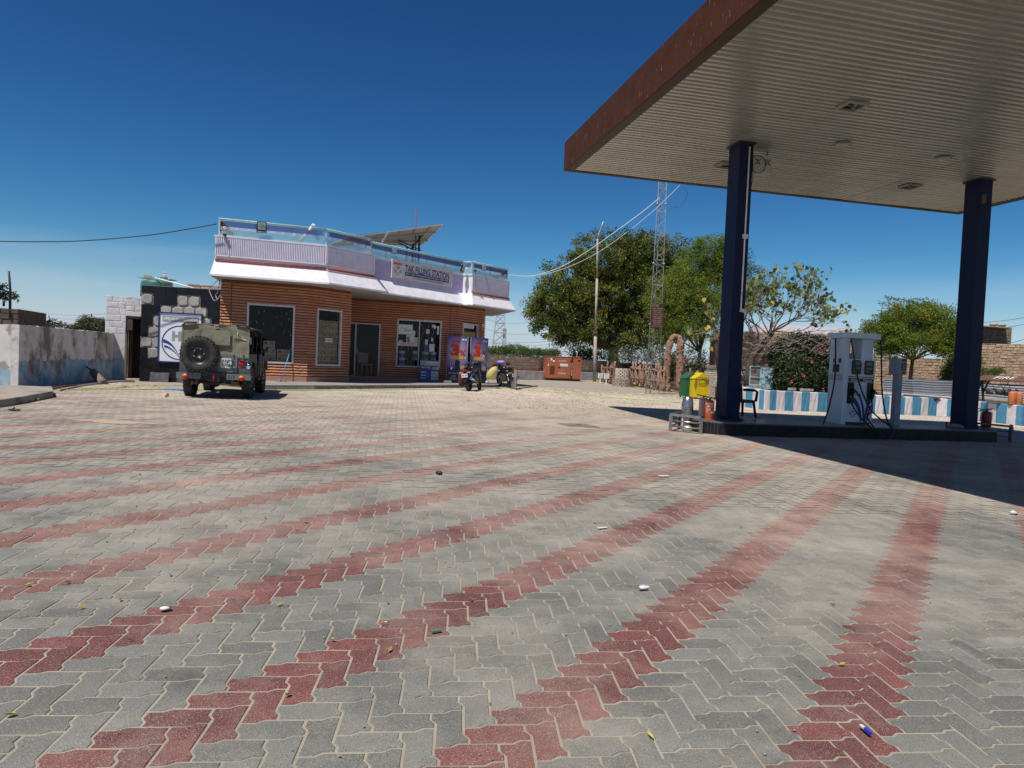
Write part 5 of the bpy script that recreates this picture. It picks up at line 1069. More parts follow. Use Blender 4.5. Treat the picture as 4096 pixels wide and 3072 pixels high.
for nm,v,z in(("","09/02/2025",.65),("Petrol","106.19",.46),("Diesel","91.99",.32),("power","112.36",.17)):
    MB().box((bw_*(.30 if nm else .32),-.019,bh_*z),(bw_*(.36 if nm else .34),.006,bh_*.1)).build('rate_strip',mat('rate_strip',(.45,.5,.56),rough=.5),o); txt(o,v,bw_*.30,bh_*z,bh_*.065,BLACKINK,bw_*.26,y=-.0245,bold=.02)
    if nm: MB().box((-bw_*.3,-.018,bh_*z),(bw_*.3,.004,bh_*.1)).build('name_strip',mat('name_strip',(.02,.07,.25),rough=.5),o); txt(o,nm,-bw_*.3,bh_*z,bh_*.07,PAPER,y=-.0225,bold=.02)
txt(o,'FOR QUALITY PRODUCTS ONLY',0,bh_*.06,bh_*.035,PAPER,bw_*.8,y=-.02)
def poster(x0,yt0,x1,yb,Yd,az,lb):
    o,w_,h=standing(x0,yt0,x1,yb,Yd,az,'cashback_poster',lb,'poster',.47,'cashback posters on the porch')
    m=bpy.data.materials.get('poster_print')
    if not m:
        m=bpy.data.materials.new('poster_print'); m.use_nodes=True; n=m.node_tree.nodes; l=m.node_tree.links.new; b=n['Principled BSDF']; b.inputs['Roughness'].default_value=.4
        tcn=n.new('ShaderNodeTexCoord'); s=n.new('ShaderNodeSeparateXYZ'); l(tcn.outputs['Generated'],s.inputs[0])
        r=n.new('ShaderNodeValToRGB'); cr=r.color_ramp; cr.elements[0].color=(.008,.010,.035,1); cr.elements[0].position=.22; cr.elements[1].color=(.03,.025,.2,1); cr.elements[1].position=.36
        e=cr.elements.new(.9); e.color=(.03,.03,.24,1); l(s.outputs['Z'],r.inputs[0])
        mpn=n.new('ShaderNodeMapping'); mpn.inputs['Location'].default_value=(-.52,-.5,-.66); l(tcn.outputs['Generated'],mpn.inputs[0]); mp2=n.new('ShaderNodeMapping'); mp2.inputs['Scale'].default_value=(1.3,0,2.4); l(mpn.outputs[0],mp2.inputs[0])
        g=n.new('ShaderNodeTexGradient'); g.gradient_type='SPHERICAL'; l(mp2.outputs[0],g.inputs[0]); x=n.new('ShaderNodeMix'); x.data_type='RGBA'; l(g.outputs['Fac'],x.inputs['Factor']); l(r.outputs[0],x.inputs['A']); x.inputs['B'].default_value=(.5,.38,.45,1); l(x.outputs['Result'],b.inputs['Base Color'])
    MB().box((0,0,h/2),(w_,.012,h)).build('panel',m,o); y=-.012
    q=MB(); 
    for s in(-1,1): q.tube([(s*w_*.52,0,0),(s*w_*.52,0,h*1.005)],.01,5)
    q.build('pole',GREYINK,o)
    txt(o,'FLAT',-w_*.08,h*.885,h*.06,REDINK,w_*.42,y=y,bold=.06)
    txt(o,'3',-w_*.12,h*.70,h*.27,mat('poster_dark_red',(.25,.01,.01),rough=.5),w_*.42,y=y,bold=.06); txt(o,'3',-w_*.14,h*.705,h*.26,REDINK,w_*.42,y=y-.004,bold=.05)
    txt(o,'%',w_*.27,h*.64,h*.15,REDINK,w_*.36,y=y-.003,bold=.02)
    txt(o,'CASHBACK',0,h*.545,h*.075,GOLDINK,w_*.70,y=y-.006,bold=.06)
    MB().box((w_*.02,y,h*.37),(w_*.24,.004,h*.22),rot=Euler((0,.06,0))).build('phone_print',mat('phone_dark',(.01,.01,.03),rough=.3),o)
    q=MB(); q.ell((w_*.32,y,h*.32),(w_*.13,.004,w_*.13),n=20,k=8); q.build('coin_print',mat('coin_gold',(.4,.28,.1),rough=.5),o)
    q=MB(); q.ell((-w_*.27,y,h*.30),(w_*.05,.004,w_*.06)); q.beam((-w_*.34,y,h*.33),(-w_*.20,y,h*.33),.01); q.tube([(-w_*.31,y,h*.36),(-w_*.33,y,h*.40),(-w_*.31,y,h*.43)],.006,4); q.tube([(-w_*.23,y,h*.36),(-w_*.21,y,h*.40),(-w_*.23,y,h*.43)],.006,4); q.build('scooter_rider_print',PAPER,o)
    for t_,z in(('On every fill',.20),('with',.14),('HP PAY',.08)): txt(o,t_,-w_*.15,h*z,h*.035,PAPER,None if t_!='On every fill' else w_*.5,y=y,shear=.2)
    q=MB(); q.box((w_*.27,y,h*.93),(w_*.1,.004,h*.035)); q.box((w_*.40,y,h*.93),(w_*.1,.004,h*.03)); q.build('corner_logos',PAPER,o)
    q=MB(); 
    for _ in range(40): q.ell((uni(-.46,.46)*w_,y+.003,uni(.5,.96)*h),(.008,.002,.008),n=5,k=3)
    q.build('sparkles',mat('sparkle',(.7,.6,.8),rough=.5),o,kind='stuff')
    return o
poster(1785,1342,1863,1529,27.95,A1,'tall FLAT 3% CASHBACK poster, the left one, beside the price board')
poster(1878,1349,1944,1533,28.5,A2+20,'tall FLAT 3% CASHBACK poster at the right corner of the office')
p=W(1790,1524,27.5); o=T('stone_block','small stone block on the porch floor between the price board and the left poster','block',(p.x,p.y,.452)); MB().box((0,0,.05),(.3,.15,.1),rz=.3).build('block',SLAB,o)
p=W(1948,1532,28.8); o=T('tin','small grey tin on the porch edge right of the posters','tin',(p.x,p.y,.452)); MB().lathe([(0,0),(.07,0),(.07,.11),(0,.11)],12).build('tin_body',GALV,o)
o=T('bell','small white fan shaped alarm on the cladding beside the small right window','alarm',onface(BND,A2,1922,1305,.12)); MB().ell((0,0,.06),(.05,.05,.05)).build('bell_body',PAPER,o); q=MB(); q.tube([(-.08,0,-.03),(.08,0,-.03)],.015,5); q.tube([(0,0,0),(0,0,-.2)],.008,4); q.build('bracket',PAPER,o)
# porch door chair behind glass
o=T('plastic_chair','dark plastic chair standing inside the office doorway','chair',MC@Vector(((d0+d1)/2,.6,.62)),rzaz(A1)+.3)
q=MB(); q.box((0,0,.42),(.44,.42,.04)); q.build('seat',GREYINK,o); q=MB(); q.box((0,.2,.68),(.42,.04,.42)); q.build('backrest',GREYINK,o)
for sx_ in(-1,1):
    for sy_ in(-1,1): MB().tube([(sx_*.19,sy_*.18,.42),(sx_*.22,sy_*.2,0)],.018,6).build('leg',GREYINK,o)
# iron mesh gate panel leaning by the bikes
def meshpanel(p0,p1,zt,lb):
    o=T('mesh_frame',lb,'mesh gate',p0); h=zt
    up=V3(0,0,1); q=MB(); a,b=p0,p1; c,d=b+up*h,a+up*h
    for x,y in((a,b),(b,c),(c,d),(d,a)): q.beam(x,y,.04)
    q.build('frame',RUST,o,world=True); q=MB(); L_=(b-a).length
    n1=int(L_/.06); n2=int(h/.06)
    for i in range(1,n1): q.beam(a.lerp(b,i/n1),d.lerp(c,i/n1),.008)
    for i in range(1,n2): q.beam(a.lerp(d,i/n2),b.lerp(c,i/n2),.008)
    q.build('wire_mesh',GALV,o,world=True,kind='stuff'); return o
g0=G(2030,1547,.03); g1=G(2066,1557,.03); meshpanel(g0,g1,.83,'upright iron mesh frame standing right behind the farther motorcycle')
g2=G(2150,1545,.03)
o=T('table_frame','low iron table frame with a dark top standing on the yard beside the mesh','table',g1); q=MB()
for a,b in((g1+V3(.02,0,.02),g2+V3(0,0,.02)),(g1+V3(.02,0,.83),g1+V3(.75,-.05,.80))): q.beam(a,b,.04)
q.build('frame',RUST,o,world=True)
p=G(2095,1514); o=T('plastic_bag','white and grey rubbish bag lying against the white kerb beyond the motorcycles','bag',p); MB().ell((0,0,.17),(.2,.15,.2),jit=.2).build('bag_body',PAPER,o); MB().ell((.22,.05,.12),(.12,.1,.15),jit=.2).build('dark_part',CLM,o)
# ---------- far middle: walls, generator, pylons ----------
STB=mat('brown_rubble_stone',(.36,.27,.18),(.45,.35,.25),ns=5,rough=.95,bump=.9,bs=12,rnd=.2)
a=G(1925,1512); b=G(2190,1510)
fw=T('rubble_wall','long brown rubble stone boundary wall beyond the motorcycles','wall',(a.x,a.y,.28)); A_=V3(-2.6,35.5); B_=V3(3.9,47.0); C__=V3(9.5,52)
# wall face located just behind the white kerb
za=W(1935,1418,36.5).z; zb=W(2180,1427,41.5).z
A_=W(1900,1440,41.5); B_=W(2440,1440,57.5); A_.z=B_.z=0; dd=B_-A_; stones(fw,A_,math.degrees(math.atan2(dd.x,dd.y)),dd.length,.25,1.78,.30,.17,STB,th=.4,jit=.45,cap=300,proud=.05)
q=MB(); d_=dd.normalized(); q.M=FM(A_,math.degrees(math.atan2(dd.x,dd.y))); q.b2((0,-.03,1.78),(dd.length,.43,1.82)); q.build('coping',mat('wall_coping',(.36,.28,.2),(.28,.22,.16),ns=3,rough=.9),fw,world=True)
A2_=W(1900,1500,40.6); B2_=W(2440,1500,56.0); A2_.z=B2_.z=0; dd=B2_-A2_; wk=T('white_kerb_wall','low white painted stone kerb wall in front of the brown rubble wall','kerb wall',(A2_.x,A2_.y,.28)); stones(wk,A2_,math.degrees(math.atan2(dd.x,dd.y)),dd.length,.2,.86,.62,.66,mat('kerb_white',(.80,.77,.74),(.60,.52,.46),ns=3,nd=9,rough=.9,bump=.4,rnd=.08),th=.3,jit=.3,proud=.02,name='kerb_block',bond=False)
# darker far wall under the tree
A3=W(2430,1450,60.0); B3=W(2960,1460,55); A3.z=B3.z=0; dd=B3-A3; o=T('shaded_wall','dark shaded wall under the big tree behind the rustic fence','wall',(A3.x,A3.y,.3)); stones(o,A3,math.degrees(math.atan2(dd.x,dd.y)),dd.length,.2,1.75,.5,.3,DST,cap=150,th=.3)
# generator
GEN=mat('generator_orange',(.40,.125,.06),(.36,.11,.05),ns=3,rough=.4,spec=.5)
g0=G(2186,1521); gl=T('diesel_generator','orange soundproof diesel generator cabinet on a black base','generator',g0,rzaz(78)); 
sc=g0.y/2780; gw=(2327-2184)*sc*1.0; gh=(1522-1426)*sc; 
q=MB(); q.xz([(0,.16),(gw*.985,.16),(gw,gh),(0,gh*1.0)],0,1.0); q.build('cabinet',GEN,gl); q=MB(); q.b2((.03,.04,0),(gw-.03,.96,.158)); q.build('base_frame',DARK,gl); MB().b2((-.02,-.02,gh+.002),(gw+.02,1.02,gh+.03)).build('roof_panel',GEN,gl)
y=-.006
q=MB(); q.b2((gw*.30,y-.008,.22),(gw*.695,y+.005,gh*.92)); q.build('door_panel',GEN,gl)
q=MB(); q.b2((gw*.70,y-.004,.18),(gw*.745,y,gh*.99)); q.b2((gw*.89,y-.004,gh*.84),(gw*.97,y,gh*.9)); q.b2((gw*.31,y-.016,gh*.53),(gw*.37,y-.01,gh*.58)); q.b2((gw*.66,y-.02,gh*.2),(gw*.69,y-.01,gh*.25)); q.b2((gw*.66,y-.02,gh*.82),(gw*.69,y-.01,gh*.87)); q.build('black_trim',BLACKINK,gl)
for k in range(11): MB().box((gw*.15,y-.004,gh*(.28+.032*k)),(gw*.14,.02,gh*.014),rot=Euler((.5,0,0))).build('louvre',mat('louvre_brown',(.16,.05,.02),rough=.5),gl)
q=MB(); q.b2((gw*.09,y-.004,gh*.83),(gw*.14,y,gh*.93)); q.b2((gw*.155,y-.004,gh*.78),(gw*.22,y,gh*.86)); q.b2((gw*.37,y-.014,gh*.61),(gw*.60,y-.009,gh*.72)); q.b2((gw*.02,y-.004,gh*.60),(gw*.045,y,gh*.70)); q.build('label_plate',PAPER,gl)
q=MB(); q.ell((gw*.19,y-.004,gh*.9),(.06,.01,.06)); q.build('gauge',BLACKINK,gl)
txt(gl,'powerol',gw*.44,gh*.83,gh*.075,PAPER,gw*.21,y=y-.012,bold=.02); txt(gl,'TANWAR',gw*.43,gh*.31,gh*.06,PAPER,gw*.22,y=y-.012,bold=.01); q=MB(); q.lathe([(.05,0),(.06,0)],12,'Y',c=(gw*.43,y-.012,gh*.39)); q.build('emblem',PAPER,gl)
o2=txt(gl,'EFFICIENT POWER',gw*.7225,gh*.5,.06,PAPER,gh*.55,y=y-.01,rotz=R(90),bold=.02)
MB().tube([(gw*.93,.6,gh),(gw*.93,.6,gh+.38),(gw*.90,.6,gh+.44)],.04,8).build('exhaust_pipe',PAPER,gl)
# pylons and distant poles
def pylon(x,yb,yt,Y,wb,wt,lb,m,name='pylon',cat='pylon',n=9,r=.09,arms=False,spike=None):
    b=W(x,yb,Y); t=W(x-(yb-yt)*.0,yt,Y); H_=t.z-.28; o=T(name,lb,cat,(b.x,b.y,.28))
    def leg(k,z): w_=wb+(wt-wb)*(z/H_); return Vector((w_/2*(1,1,-1,-1)[k],w_/2*(1,-1,-1,1)[k],z))
    q=MB()
    for k in range(4): q.beam(leg(k,0),leg(k,H_),r)
    q.build('leg_frame',m,o); q=MB(); zz=[0]; 
    while len(zz)<=n: zz.append(H_*(1-(1-len(zz)/n)**1.35) if name=='pylon' else H_*len(zz)/n)
    for a,b_ in zip(zz[:-1],zz[1:]):
        for k in range(4):
            q.beam(leg(k,a),leg((k+1)%4,b_),r*.6); q.beam(leg((k+1)%4,a),leg(k,b_),r*.6); q.beam(leg(k,b_),leg((k+1)%4,b_),r*.6)
    q.build('lattice_bracing',m,o,kind='stuff')
    if arms:
        for z in(.62,.78,.94): MB().beam((-3.2,0,H_*z),(3.2,0,H_*z),.25).build('cross_arm',m,o)
    return o
PYL=mat('far_grey_steel',(.34,.36,.40),rough=.6)
pylon(1996,1402,1215,190,4.6,1.6,'tall pale grey lattice power pylon far away right of the office',PYL,r=.22,n=7)
o=pylon(2016,1390,1318,330,1.8,1.4,'distant red and white telecom mast beside the grey pylon',mat('mast_dark_grey',(.2,.2,.22),rough=.7),'telecom_mast','mast',8,r=.25)
MB().box((0,0,W(2016,1335,330).z),(1.4,1.4,4.5)).build('red_section',REDP,o)
p=W(390,1334,150); o=T('power_pole','distant twin power pole with a crossarm above the boundary wall','power pole',(p.x,p.y,.28)); zt_=W(390,1272,150).z; 
for dx_ in(-.55,.55): MB().beam((dx_,0,-.2),(dx_,0,zt_-.28),.45).build('pole',DARK,o)
MB().beam((-2.9,0,zt_-.5),(2.9,0,zt_-.9),.35).build('cross_arm',DARK,o)
def wire(pts,lb,r=.04,m=None,grp='distant power lines',name='power_line',cat='wire'):
    q=MB(); q.tube(pts,r,4); return tag(q.build(name,m or GREYINK,loc=pts[0]),lb,cat,grp)
def sag(a,b,s,n=16): return [a.lerp(b,i/n)+V3(0,0,-s*4*(i/n)*(1-i/n)) for i in range(n+1)]
for i,(x0,y0,x1,y1) in enumerate(((70,1229,440,1252),(70,1245,420,1268),(90,1275,440,1282))): wire(sag(W(x0,y0,150),W(x1,y1,150),1),'distant wire over the boundary wall, '+('highest','middle','lowest')[i]+' of three')
for i,(x0,y0,x1,y1,nn) in enumerate(((1935,1272,2130,1285,'highest'),(1935,1312,2150,1330,'second highest'),(1935,1353,2230,1358,'third highest'),(1935,1365,2230,1372,'third lowest'),(1935,1380,2240,1388,'second lowest'),(1935,1390,2210,1402,'lowest'))): wire(sag(W(x0,y0,185),W(x1,y1,185),1),'distant wire by the grey pylon, %s of six'%nn,.05)
for i,(x0,y0,x1,y1,nn) in enumerate(((3925,1290,4110,1268,'highest'),(3990,1312,4110,1293,'middle'),(4030,1372,4110,1352,'lowest'))): wire(sag(W(x0,y0,45),W(x1,y1,38),.05),'thin wire crossing the sky right of the right canopy column, '+nn+' of three',.012,DARK)
# ---------- right side: kerb wall, bed, stone building ----------
KW=mat('kerb_stripe_white',(.66,.63,.66),(.56,.52,.53),ns=3,nd=8,rough=.85,bump=.35,bs=25,extra=((.30,.25,.2),6,.60,.70,(1,1,.7)),rnd=.04)
KB=mat('kerb_stripe_blue',(.055,.21,.36),(.08,.26,.40),ns=4,nd=8,rough=.85,bump=.35,bs=25,extra=((.33,.33,.33),5,.64,.74,(1,1,.7)),rnd=.08)
kt=[G(2947,1600),G(2975,1622),G(3010,1634),G(3060,1641),G(3300,1648),G(3500,1655),G(3640,1660),G(3745,1663),G(3800,1667),G(3880,1677),G(3990,1692),G(4085,1703),G(4250,1730)]
kt[0]=V3(9.25,28.6); kt[1]=V3(8.65,26.9); kt[2]=V3(8.55,25.3)
pts=[]
for a,b in zip(kt[:-1],kt[1:]):
    n=max(1,int((b-a).length/.1))
    for i in range(n): pts.append(a.lerp(b,i/n))
pts.append(kt[-1])
# arc length resample, stripes follow measured pixel edges
edges=[(2945,0),(2955,1),(2978,0),(3005,1),(3030,0),(3048,1),(3070,0),(3100,1),(3131,0),(3166,1),(3199,0),(3233,1),(3266,0),(3302,1),(3334,0),(3372,1),(3405,0),(3442,1),(3472,0),(3492,1),(3524,0),(3555,1),(3587,0),(3615,1),(3645,0),(3679,1),(3706,0),(3742,1),(3775,0),(3815,1),(3850,0),(3900,1),(3912,0),(3948,1),(3978,0),(4016,1),(4052,0),(4096,1),(4140,0)]
kb=T('striped_kerb_wall','low kerb wall painted in white and blue stripes round the planting bed','kerb wall',Gd((13.76,26.2)))
def projx(p):
    d=np.array([p.x,p.y,gz(p.x,p.y)-EYE]); z=d@_f; return 2048+FPX*(d@_r)/z
def stripe_seg(ps,m):
    q=MB(); n=len(ps); HT=.70
    def nrm(i):
        a=ps[max(i-1,0)]; b=ps[min(i+1,n-1)]; d=(b-a); d.z=0; d.normalize(); return Vector((-d.y,d.x,0))
    vs=[]
    for i,p in enumerate(ps):
        g=gz(p.x,p.y); nn=nrm(i)*.24; h=.70+.008*math.sin(p.x*9); j=.012*math.sin(p.x*23+p.y*11)
        vs+=[(p.x,p.y,g-.08),(p.x,p.y+j,g+h*.5),(p.x,p.y,g+h-.02),(p.x+nn.x*.1,p.y+nn.y*.1,g+h),(p.x+nn.x,p.y+nn.y,g+h),(p.x+nn.x,p.y+nn.y,g-.05)]
    q.add(vs,[(6*i+j,6*i+6+j,6*i+7+j,6*i+1+j) for i in range(n-1) for j in range(5)]); q.build('painted_stripe',m,kb,world=True)
xs_=[projx(p) for p in pts]; ei=0
cur=[pts[0]]; ed=[e for e in edges]; k=0
mono=[]; last=-1e9
for p,x in zip(pts,xs_): mono.append((p,x))
seg=[];ci=None
def colour(x,i):
    c=0
    for e,cc_ in edges:
        if x>=e: c=cc_
    return 1-c if False else (0 if c==1 else 1)
start=0; lastc=None; acc=[]
for i,(p,x) in enumerate(mono):
    c=colour(x,i) if i>len(pts)*.06 else 0
    if i<40 and x<2950: c=0
    if lastc is None: lastc=c
    if c!=lastc:
        # exact crossing
        acc.append(p); stripe_seg(acc,KB if lastc==1 else KW); acc=[p]; lastc=c
    else: acc.append(p)
if len(acc)>1: stripe_seg(acc,KB if lastc==1 else KW)
# soil of the bed
bed=[V3(p.x,p.y) for p in kt[1:]]+[V3(40,17),V3(40,60),V3(9,60)]
q=MB(); n=len(bed); q.add([(p.x+(0 if i>len(kt)-2 else .1),p.y+.15,.0) for i,p in enumerate(bed)]+[(p.x+(0 if i>len(kt)-2 else .08),p.y+.15,(gz(p.x,p.y) if i<len(kt)-1 else .1)+.58) for i,p in enumerate(bed)],[(i,(i+1)%n,n+(i+1)%n,n+i) for i in range(n)]+[tuple(range(n,2*n))]); q.build('planting_bed',mat('bed_soil',(.24,.17,.11),(.16,.115,.075),ns=4,rough=.95,bump=.6,bs=20),kind='structure')
# stone building behind
TST=mat('tan_wall_stone',(.36,.25,.165),(.45,.33,.225),ns=4,nd=7,rough=.95,bump=.8,bs=12,rnd=.16); TJ=mat('tan_wall_joint',(.20,.13,.085),rough=.95)
TSD=mat('weathered_wall_stone',(.17,.135,.10),(.25,.20,.145),ns=4,nd=7,rough=.95,bump=.8,bs=12,rnd=.2)
YB=36.5
def bwall(x0,x1,Y0,Y1,yt,lb,name='stone_building',m=TST,cap=300,zb=.55,sw=.27,sh_=.135,th=.5,yt2=None,cat='building',zt_=None):
    a=W(x0,1500,Y0); b=W(x1,1500,Y1); a.z=b.z=0; zt_=zt_ or W(x0,yt,Y0).z; dd=b-a
    o=T(name,lb,cat,V3((a.x+b.x)/2,(a.y+b.y)/2,zb)); stones(o,a,math.degrees(math.atan2(dd.x,dd.y)),dd.length,zb,zt_,sw,sh_,m,cap=cap,th=th,proud=.05,core=TJ); return o,a,b,zt_
o,a,b,z_=bwall(2895,3455,36,35,1322,'tan stone building wall behind the oleander and the pumps, higher left part',th=6)
o,a,b,z_=bwall(3457,3935,35.0,33.6,1424,'lower tan stone wall behind the green feathery tree',name='stone_wall',cat='wall',cap=300)
o,a,b,z_=bwall(3860,4300,33.5,32.2,1371,'tan stone yard wall at far right below the small stone room',name='stone_wall',cat='wall',cap=300)
q=MB(); 
o,a,b,zz_=bwall(3905,4035,36.0,35.8,1306,'small weathered stone room rising behind the right hand stone wall',name='stone_room',m=TSD,cap=150,th=2.5,zb=2.6,sw=.3,sh_=.14)
a=W(3890,1304,35.8); b=W(4052,1312,35.4); MB().b2((0,0,0),(1,1,1)); q=MB(); q.beam(a+V3(0,.8,.03),b+V3(0,.8,-.02),2.2,.05,up=(0,0,1)); q.build('roof_slab',CONC,o,world=True)
for i,(x,y,r,lb) in enumerate(((3975,1298,.22,'larger pale stone'),(4000,1300,.13,'small pale stone'),(4012,1300,.17,'round pale stone'))): p=W(x,y,36.2); o_=T('roof_stone',lb+' lying on the slab roof of the stone room','stone',p,0,'stones on the stone room roof'); MB().ell((0,0,.0),(r,r*.8,r*.55),jit=.15,n=8,k=5).build('stone_body',mat('pale_stone',(.4,.33,.26),rough=.9),o_)
# dust bank / white heap roof behind oleander
a=W(3120,1335,38.5); b=W(3330,1300,38.5); o=T('white_roof','white flat roof edge showing above the stone wall behind the bare branches','roof',a); q=MB(); q.b2((a.x-1.2,38.3,W(3100,1335,38.5).z-.5),(b.x+1,40,W(3250,1306,38.5).z)); q.build('roof_body',WHITE,o,world=True)
# small white shed bit low behind
# corrugated sheet stacked behind the kerb
COR=mat('corrugated_sheet',(.38,.40,.42),(.30,.31,.32),ns=3,nd=6,rough=.42,metal=.5,extra=((.45,.44,.42),4,.62,.7,(1,1,1)))
def corr(x0,y0,x1,y1,yb0,yb1,Y0,Y1,lb,tilt=.15):
    A=W(x0,y0,Y0); B=W(x1,y1,Y1); D=W(x0,yb0,Y0-tilt); C_=W(x1,yb1,Y1-tilt); o=T('corrugated_sheet',lb,'sheet',(A+C_)/2,0,'corrugated sheets stacked behind the kerb'); q=MB(); k=36; vs=[]
    for j in range(k+1):
        for i in range(9):
            u,v=i/8,j/k; p=A.lerp(B,u).lerp(D.lerp(C_,u),v); p=p+V3(0,.022*math.sin(v*math.pi*12),.01*math.sin(u*9)); vs.append(p)
    q.add(vs,[(j*9+i,j*9+i+1,(j+1)*9+i+1,(j+1)*9+i) for j in range(k) for i in range(8)],True); q.build('sheet_body',COR,o,world=True)
corr(3535,1511,3812,1524,1568,1580,27.9,28.6,'long grey corrugated sheet standing behind the striped kerb left of the right column')
corr(3652,1515,3812,1524,1575,1581,27.7,28.3,'second grey corrugated sheet overlapping the long one'); corr(3905,1533,4160,1548,1590,1608,27.6,27.0,'grey corrugated sheet under the FIRE stand')
for i,(x0,y0,x1,y1,m,hh_) in enumerate(((3540,1572,3815,1592,WHITE,.10),(3620,1580,3815,1596,BARK,.06),(3500,1588,3815,1602,DARK,.05),(3910,1598,4130,1622,BARK,.08),(3920,1590,4130,1612,mat('pale_board',(.4,.36,.3),rough=.8),.05))):
    a=W(x0,y0,27.4-.1*i if i<3 else 26.4+.1*i); b=W(x1,y1,28.0-.1*i if i<3 else 25.6+.1*i); tag(MB().beam(a,b,.3,hh_).build('timber_plank',m,loc=a),['white painted plank','brown plank','dark plank','dark long plank','pale board'][i]+(' lying on the bed behind the kerb left of the right column' if i<3 else ' lying on the bed under the FIRE stand'),'plank','planks behind the kerb')
# kerb stones on the bed edge
for i,(x,w_) in enumerate(((3167,.28),(3215,.26),(3240,.2))): p=G(x,1648); p=W(x,1569,26.0+.15*i); o=T('kerb_brick',('left','middle','right')[i]+' of three pale bricks lying on the striped kerb before the oleander','brick',(p.x,p.y,gz(p.x,p.y)+.70),uni(-.1,.1)+.4,'bricks on the striped kerb'); MB().box((0,0,.045),(w_,.14,.09)).build('brick_body',mat('kerb_brick',(.42,.34,.26),(.52,.45,.38),ns=8,rough=.9),o)
# air cooler / pale blue cabinet
p=W(3042,1560,27.3); o=T('cooler_cabinet','pale blue old cooler cabinet with a grey grille side standing on the kerb bed','cabinet',(p.x,p.y,.78),rzaz(96)); 
CB=mat('cooler_blue',(.33,.52,.55),(.28,.44,.48),ns=3,nd=7,rough=.5); sc=27.3/2780
MB().b2((-.05,0,.02),(.44,.6,.88)).build('cabinet_body',CB,o); q=MB(); q.b2((-.42,.03,.18),(-.055,.08,.86)); q.build('grille_door',mat('grille_grey',(.12,.11,.10),(.2,.18,.16),ns=8,rough=.8),o)
q=MB(); q.b2((-.44,-.01,.12),(-.41,.09,.88)); q.b2((-.41,-.01,.86),(-.06,.09,.89)); q.b2((-.41,-.01,.12),(-.06,.09,.17)); q.b2((-.41,-.012,.44),(-.06,.0,.47)); q.build('grille_frame',CB,o); txt(o,'Nescanté',.22,.78,.07,REDINK,.26,y=-.006,shear=.2)
q=MB(); q.b2((-.55,-.15,.05),(.1,.3,.10)); q.box((-.1,-.12,.0),(.7,.2,.08)); q.build('shelf_stone',CONC,o); MB().b2((-.1,-.02,.885),(.8,.5,.91)).build('lid_board',BARK,o)
# tree guard: square brick pillar wrapped in wire, mostly behind the column
PBK=mat('pale_brick_wrap',(.62,.56,.50),(.50,.40,.32),ns=7,rough=.9,bump=.5,rnd=.18); MB_=None
def brickpillar(x0,x1,yb,yt,Y,lb,name='brick_tree_guard'):
    a=W(x0,yb,Y); b=W(x1,yb,Y); g=gz(a.x,a.y); h=W((x0+x1)/2,yt,Y).z-g; o=T(name,lb,'tree guard',((a.x+b.x)/2,a.y,g)); Wd=b.x-a.x
    q=MB(); q.box((0,Wd/2,h/2),(Wd-.04,Wd-.04,h)); q.build('core',mat('guard_core',(.12,.10,.08),rough=.95),o)
    for (az_,ox,oy,Ln) in ((90,-Wd/2,.0,Wd),(180,Wd/2*-1,Wd,Wd)):
        z=0
        r=0
        while z<h-.06:
            x=0 if r%2 else -.09
            while x<Ln:
                aa,bb=max(0,x+.005),min(Ln,x+.185)
                if bb-aa>.03:
                    q=MB(); q.M=Matrix.Translation((ox,oy,0))@Matrix.Rotation(R(90-az_),4,'Z'); j=uni(0,.02); q.b2((aa,-.02-j,z+.005),(bb,.03,z+.085)); q.build('brick',PBK,o)
                x+=.19
            z+=.092; r+=1
    q=MB(); 
    for i in range(1,int(Wd/.15)): q.beam((-Wd/2+.15*i,-.05,0),(-Wd/2+.15*i,-.05,h),.008)
    for i in range(1,int(h/.15)): q.beam((-Wd/2,-.05,.15*i),(Wd/2,-.05,.15*i),.008)
    q.build('wire_wrap',DARK,o,kind='stuff')
    MB().box((0,Wd/2,h+.06),(Wd+.14,Wd+.14,.11)).build('cap_stone',CONC,o)
brickpillar(2858,2982,1577,1474,30.0,'square tree guard of pale bricks wrapped in wire, half hidden behind the left column')
# round brick well
p=G(2487,1546); o=T('brick_planter','round stepped planter of pale bricks with a wire frame by the rustic fence','planter',p); 
for (r,z0_,z1_,m) in ((.50,.0,.45,mat('reddish_brick',(.33,.22,.17),(.42,.33,.27),ns=7,rough=.9,bump=.5,rnd=.15)),(.36,.45,1.0,PBK)):
    MB().lathe([(r-.03,z0_),(r-.03,z1_),(0,z1_)],20).build('core',MATS['guard_core'],o,loc=None)
    z=z0_; rr_=0
    while z<z1_-.03:
        n=int(2*math.pi*r/.19)
        for i in range(n):
            a=2*math.pi*(i+(rr_%2)*.5)/n; q=MB(); q.box((r*math.cos(a),r*math.sin(a),z+.045),(.05+uni(0,.02),.17,.082),rz=a)
            if math.sin(a)<.4: q.build('brick',m,o)
        z+=.092; rr_+=1
q=MB(); q.tube([(.2,-.4,.3),(.5,-.5,1.0),(.2,-.4,1.15)],.012,5); q.tube([(.55,-.55,0),(.3,-.45,.9)],.012,5); q.tube([(.3,-.5,.5),(.62,-.5,.45)],.012,5); q.build('wire_frame',DARK,o)
q=MB(); q.lathe([(.0,.12),(.08,.14),(.13,.24),(.12,.24),(.07,.16),(0,.15)],12,c=(.62,-.42,0)); q.build('bowl',GALV,o)
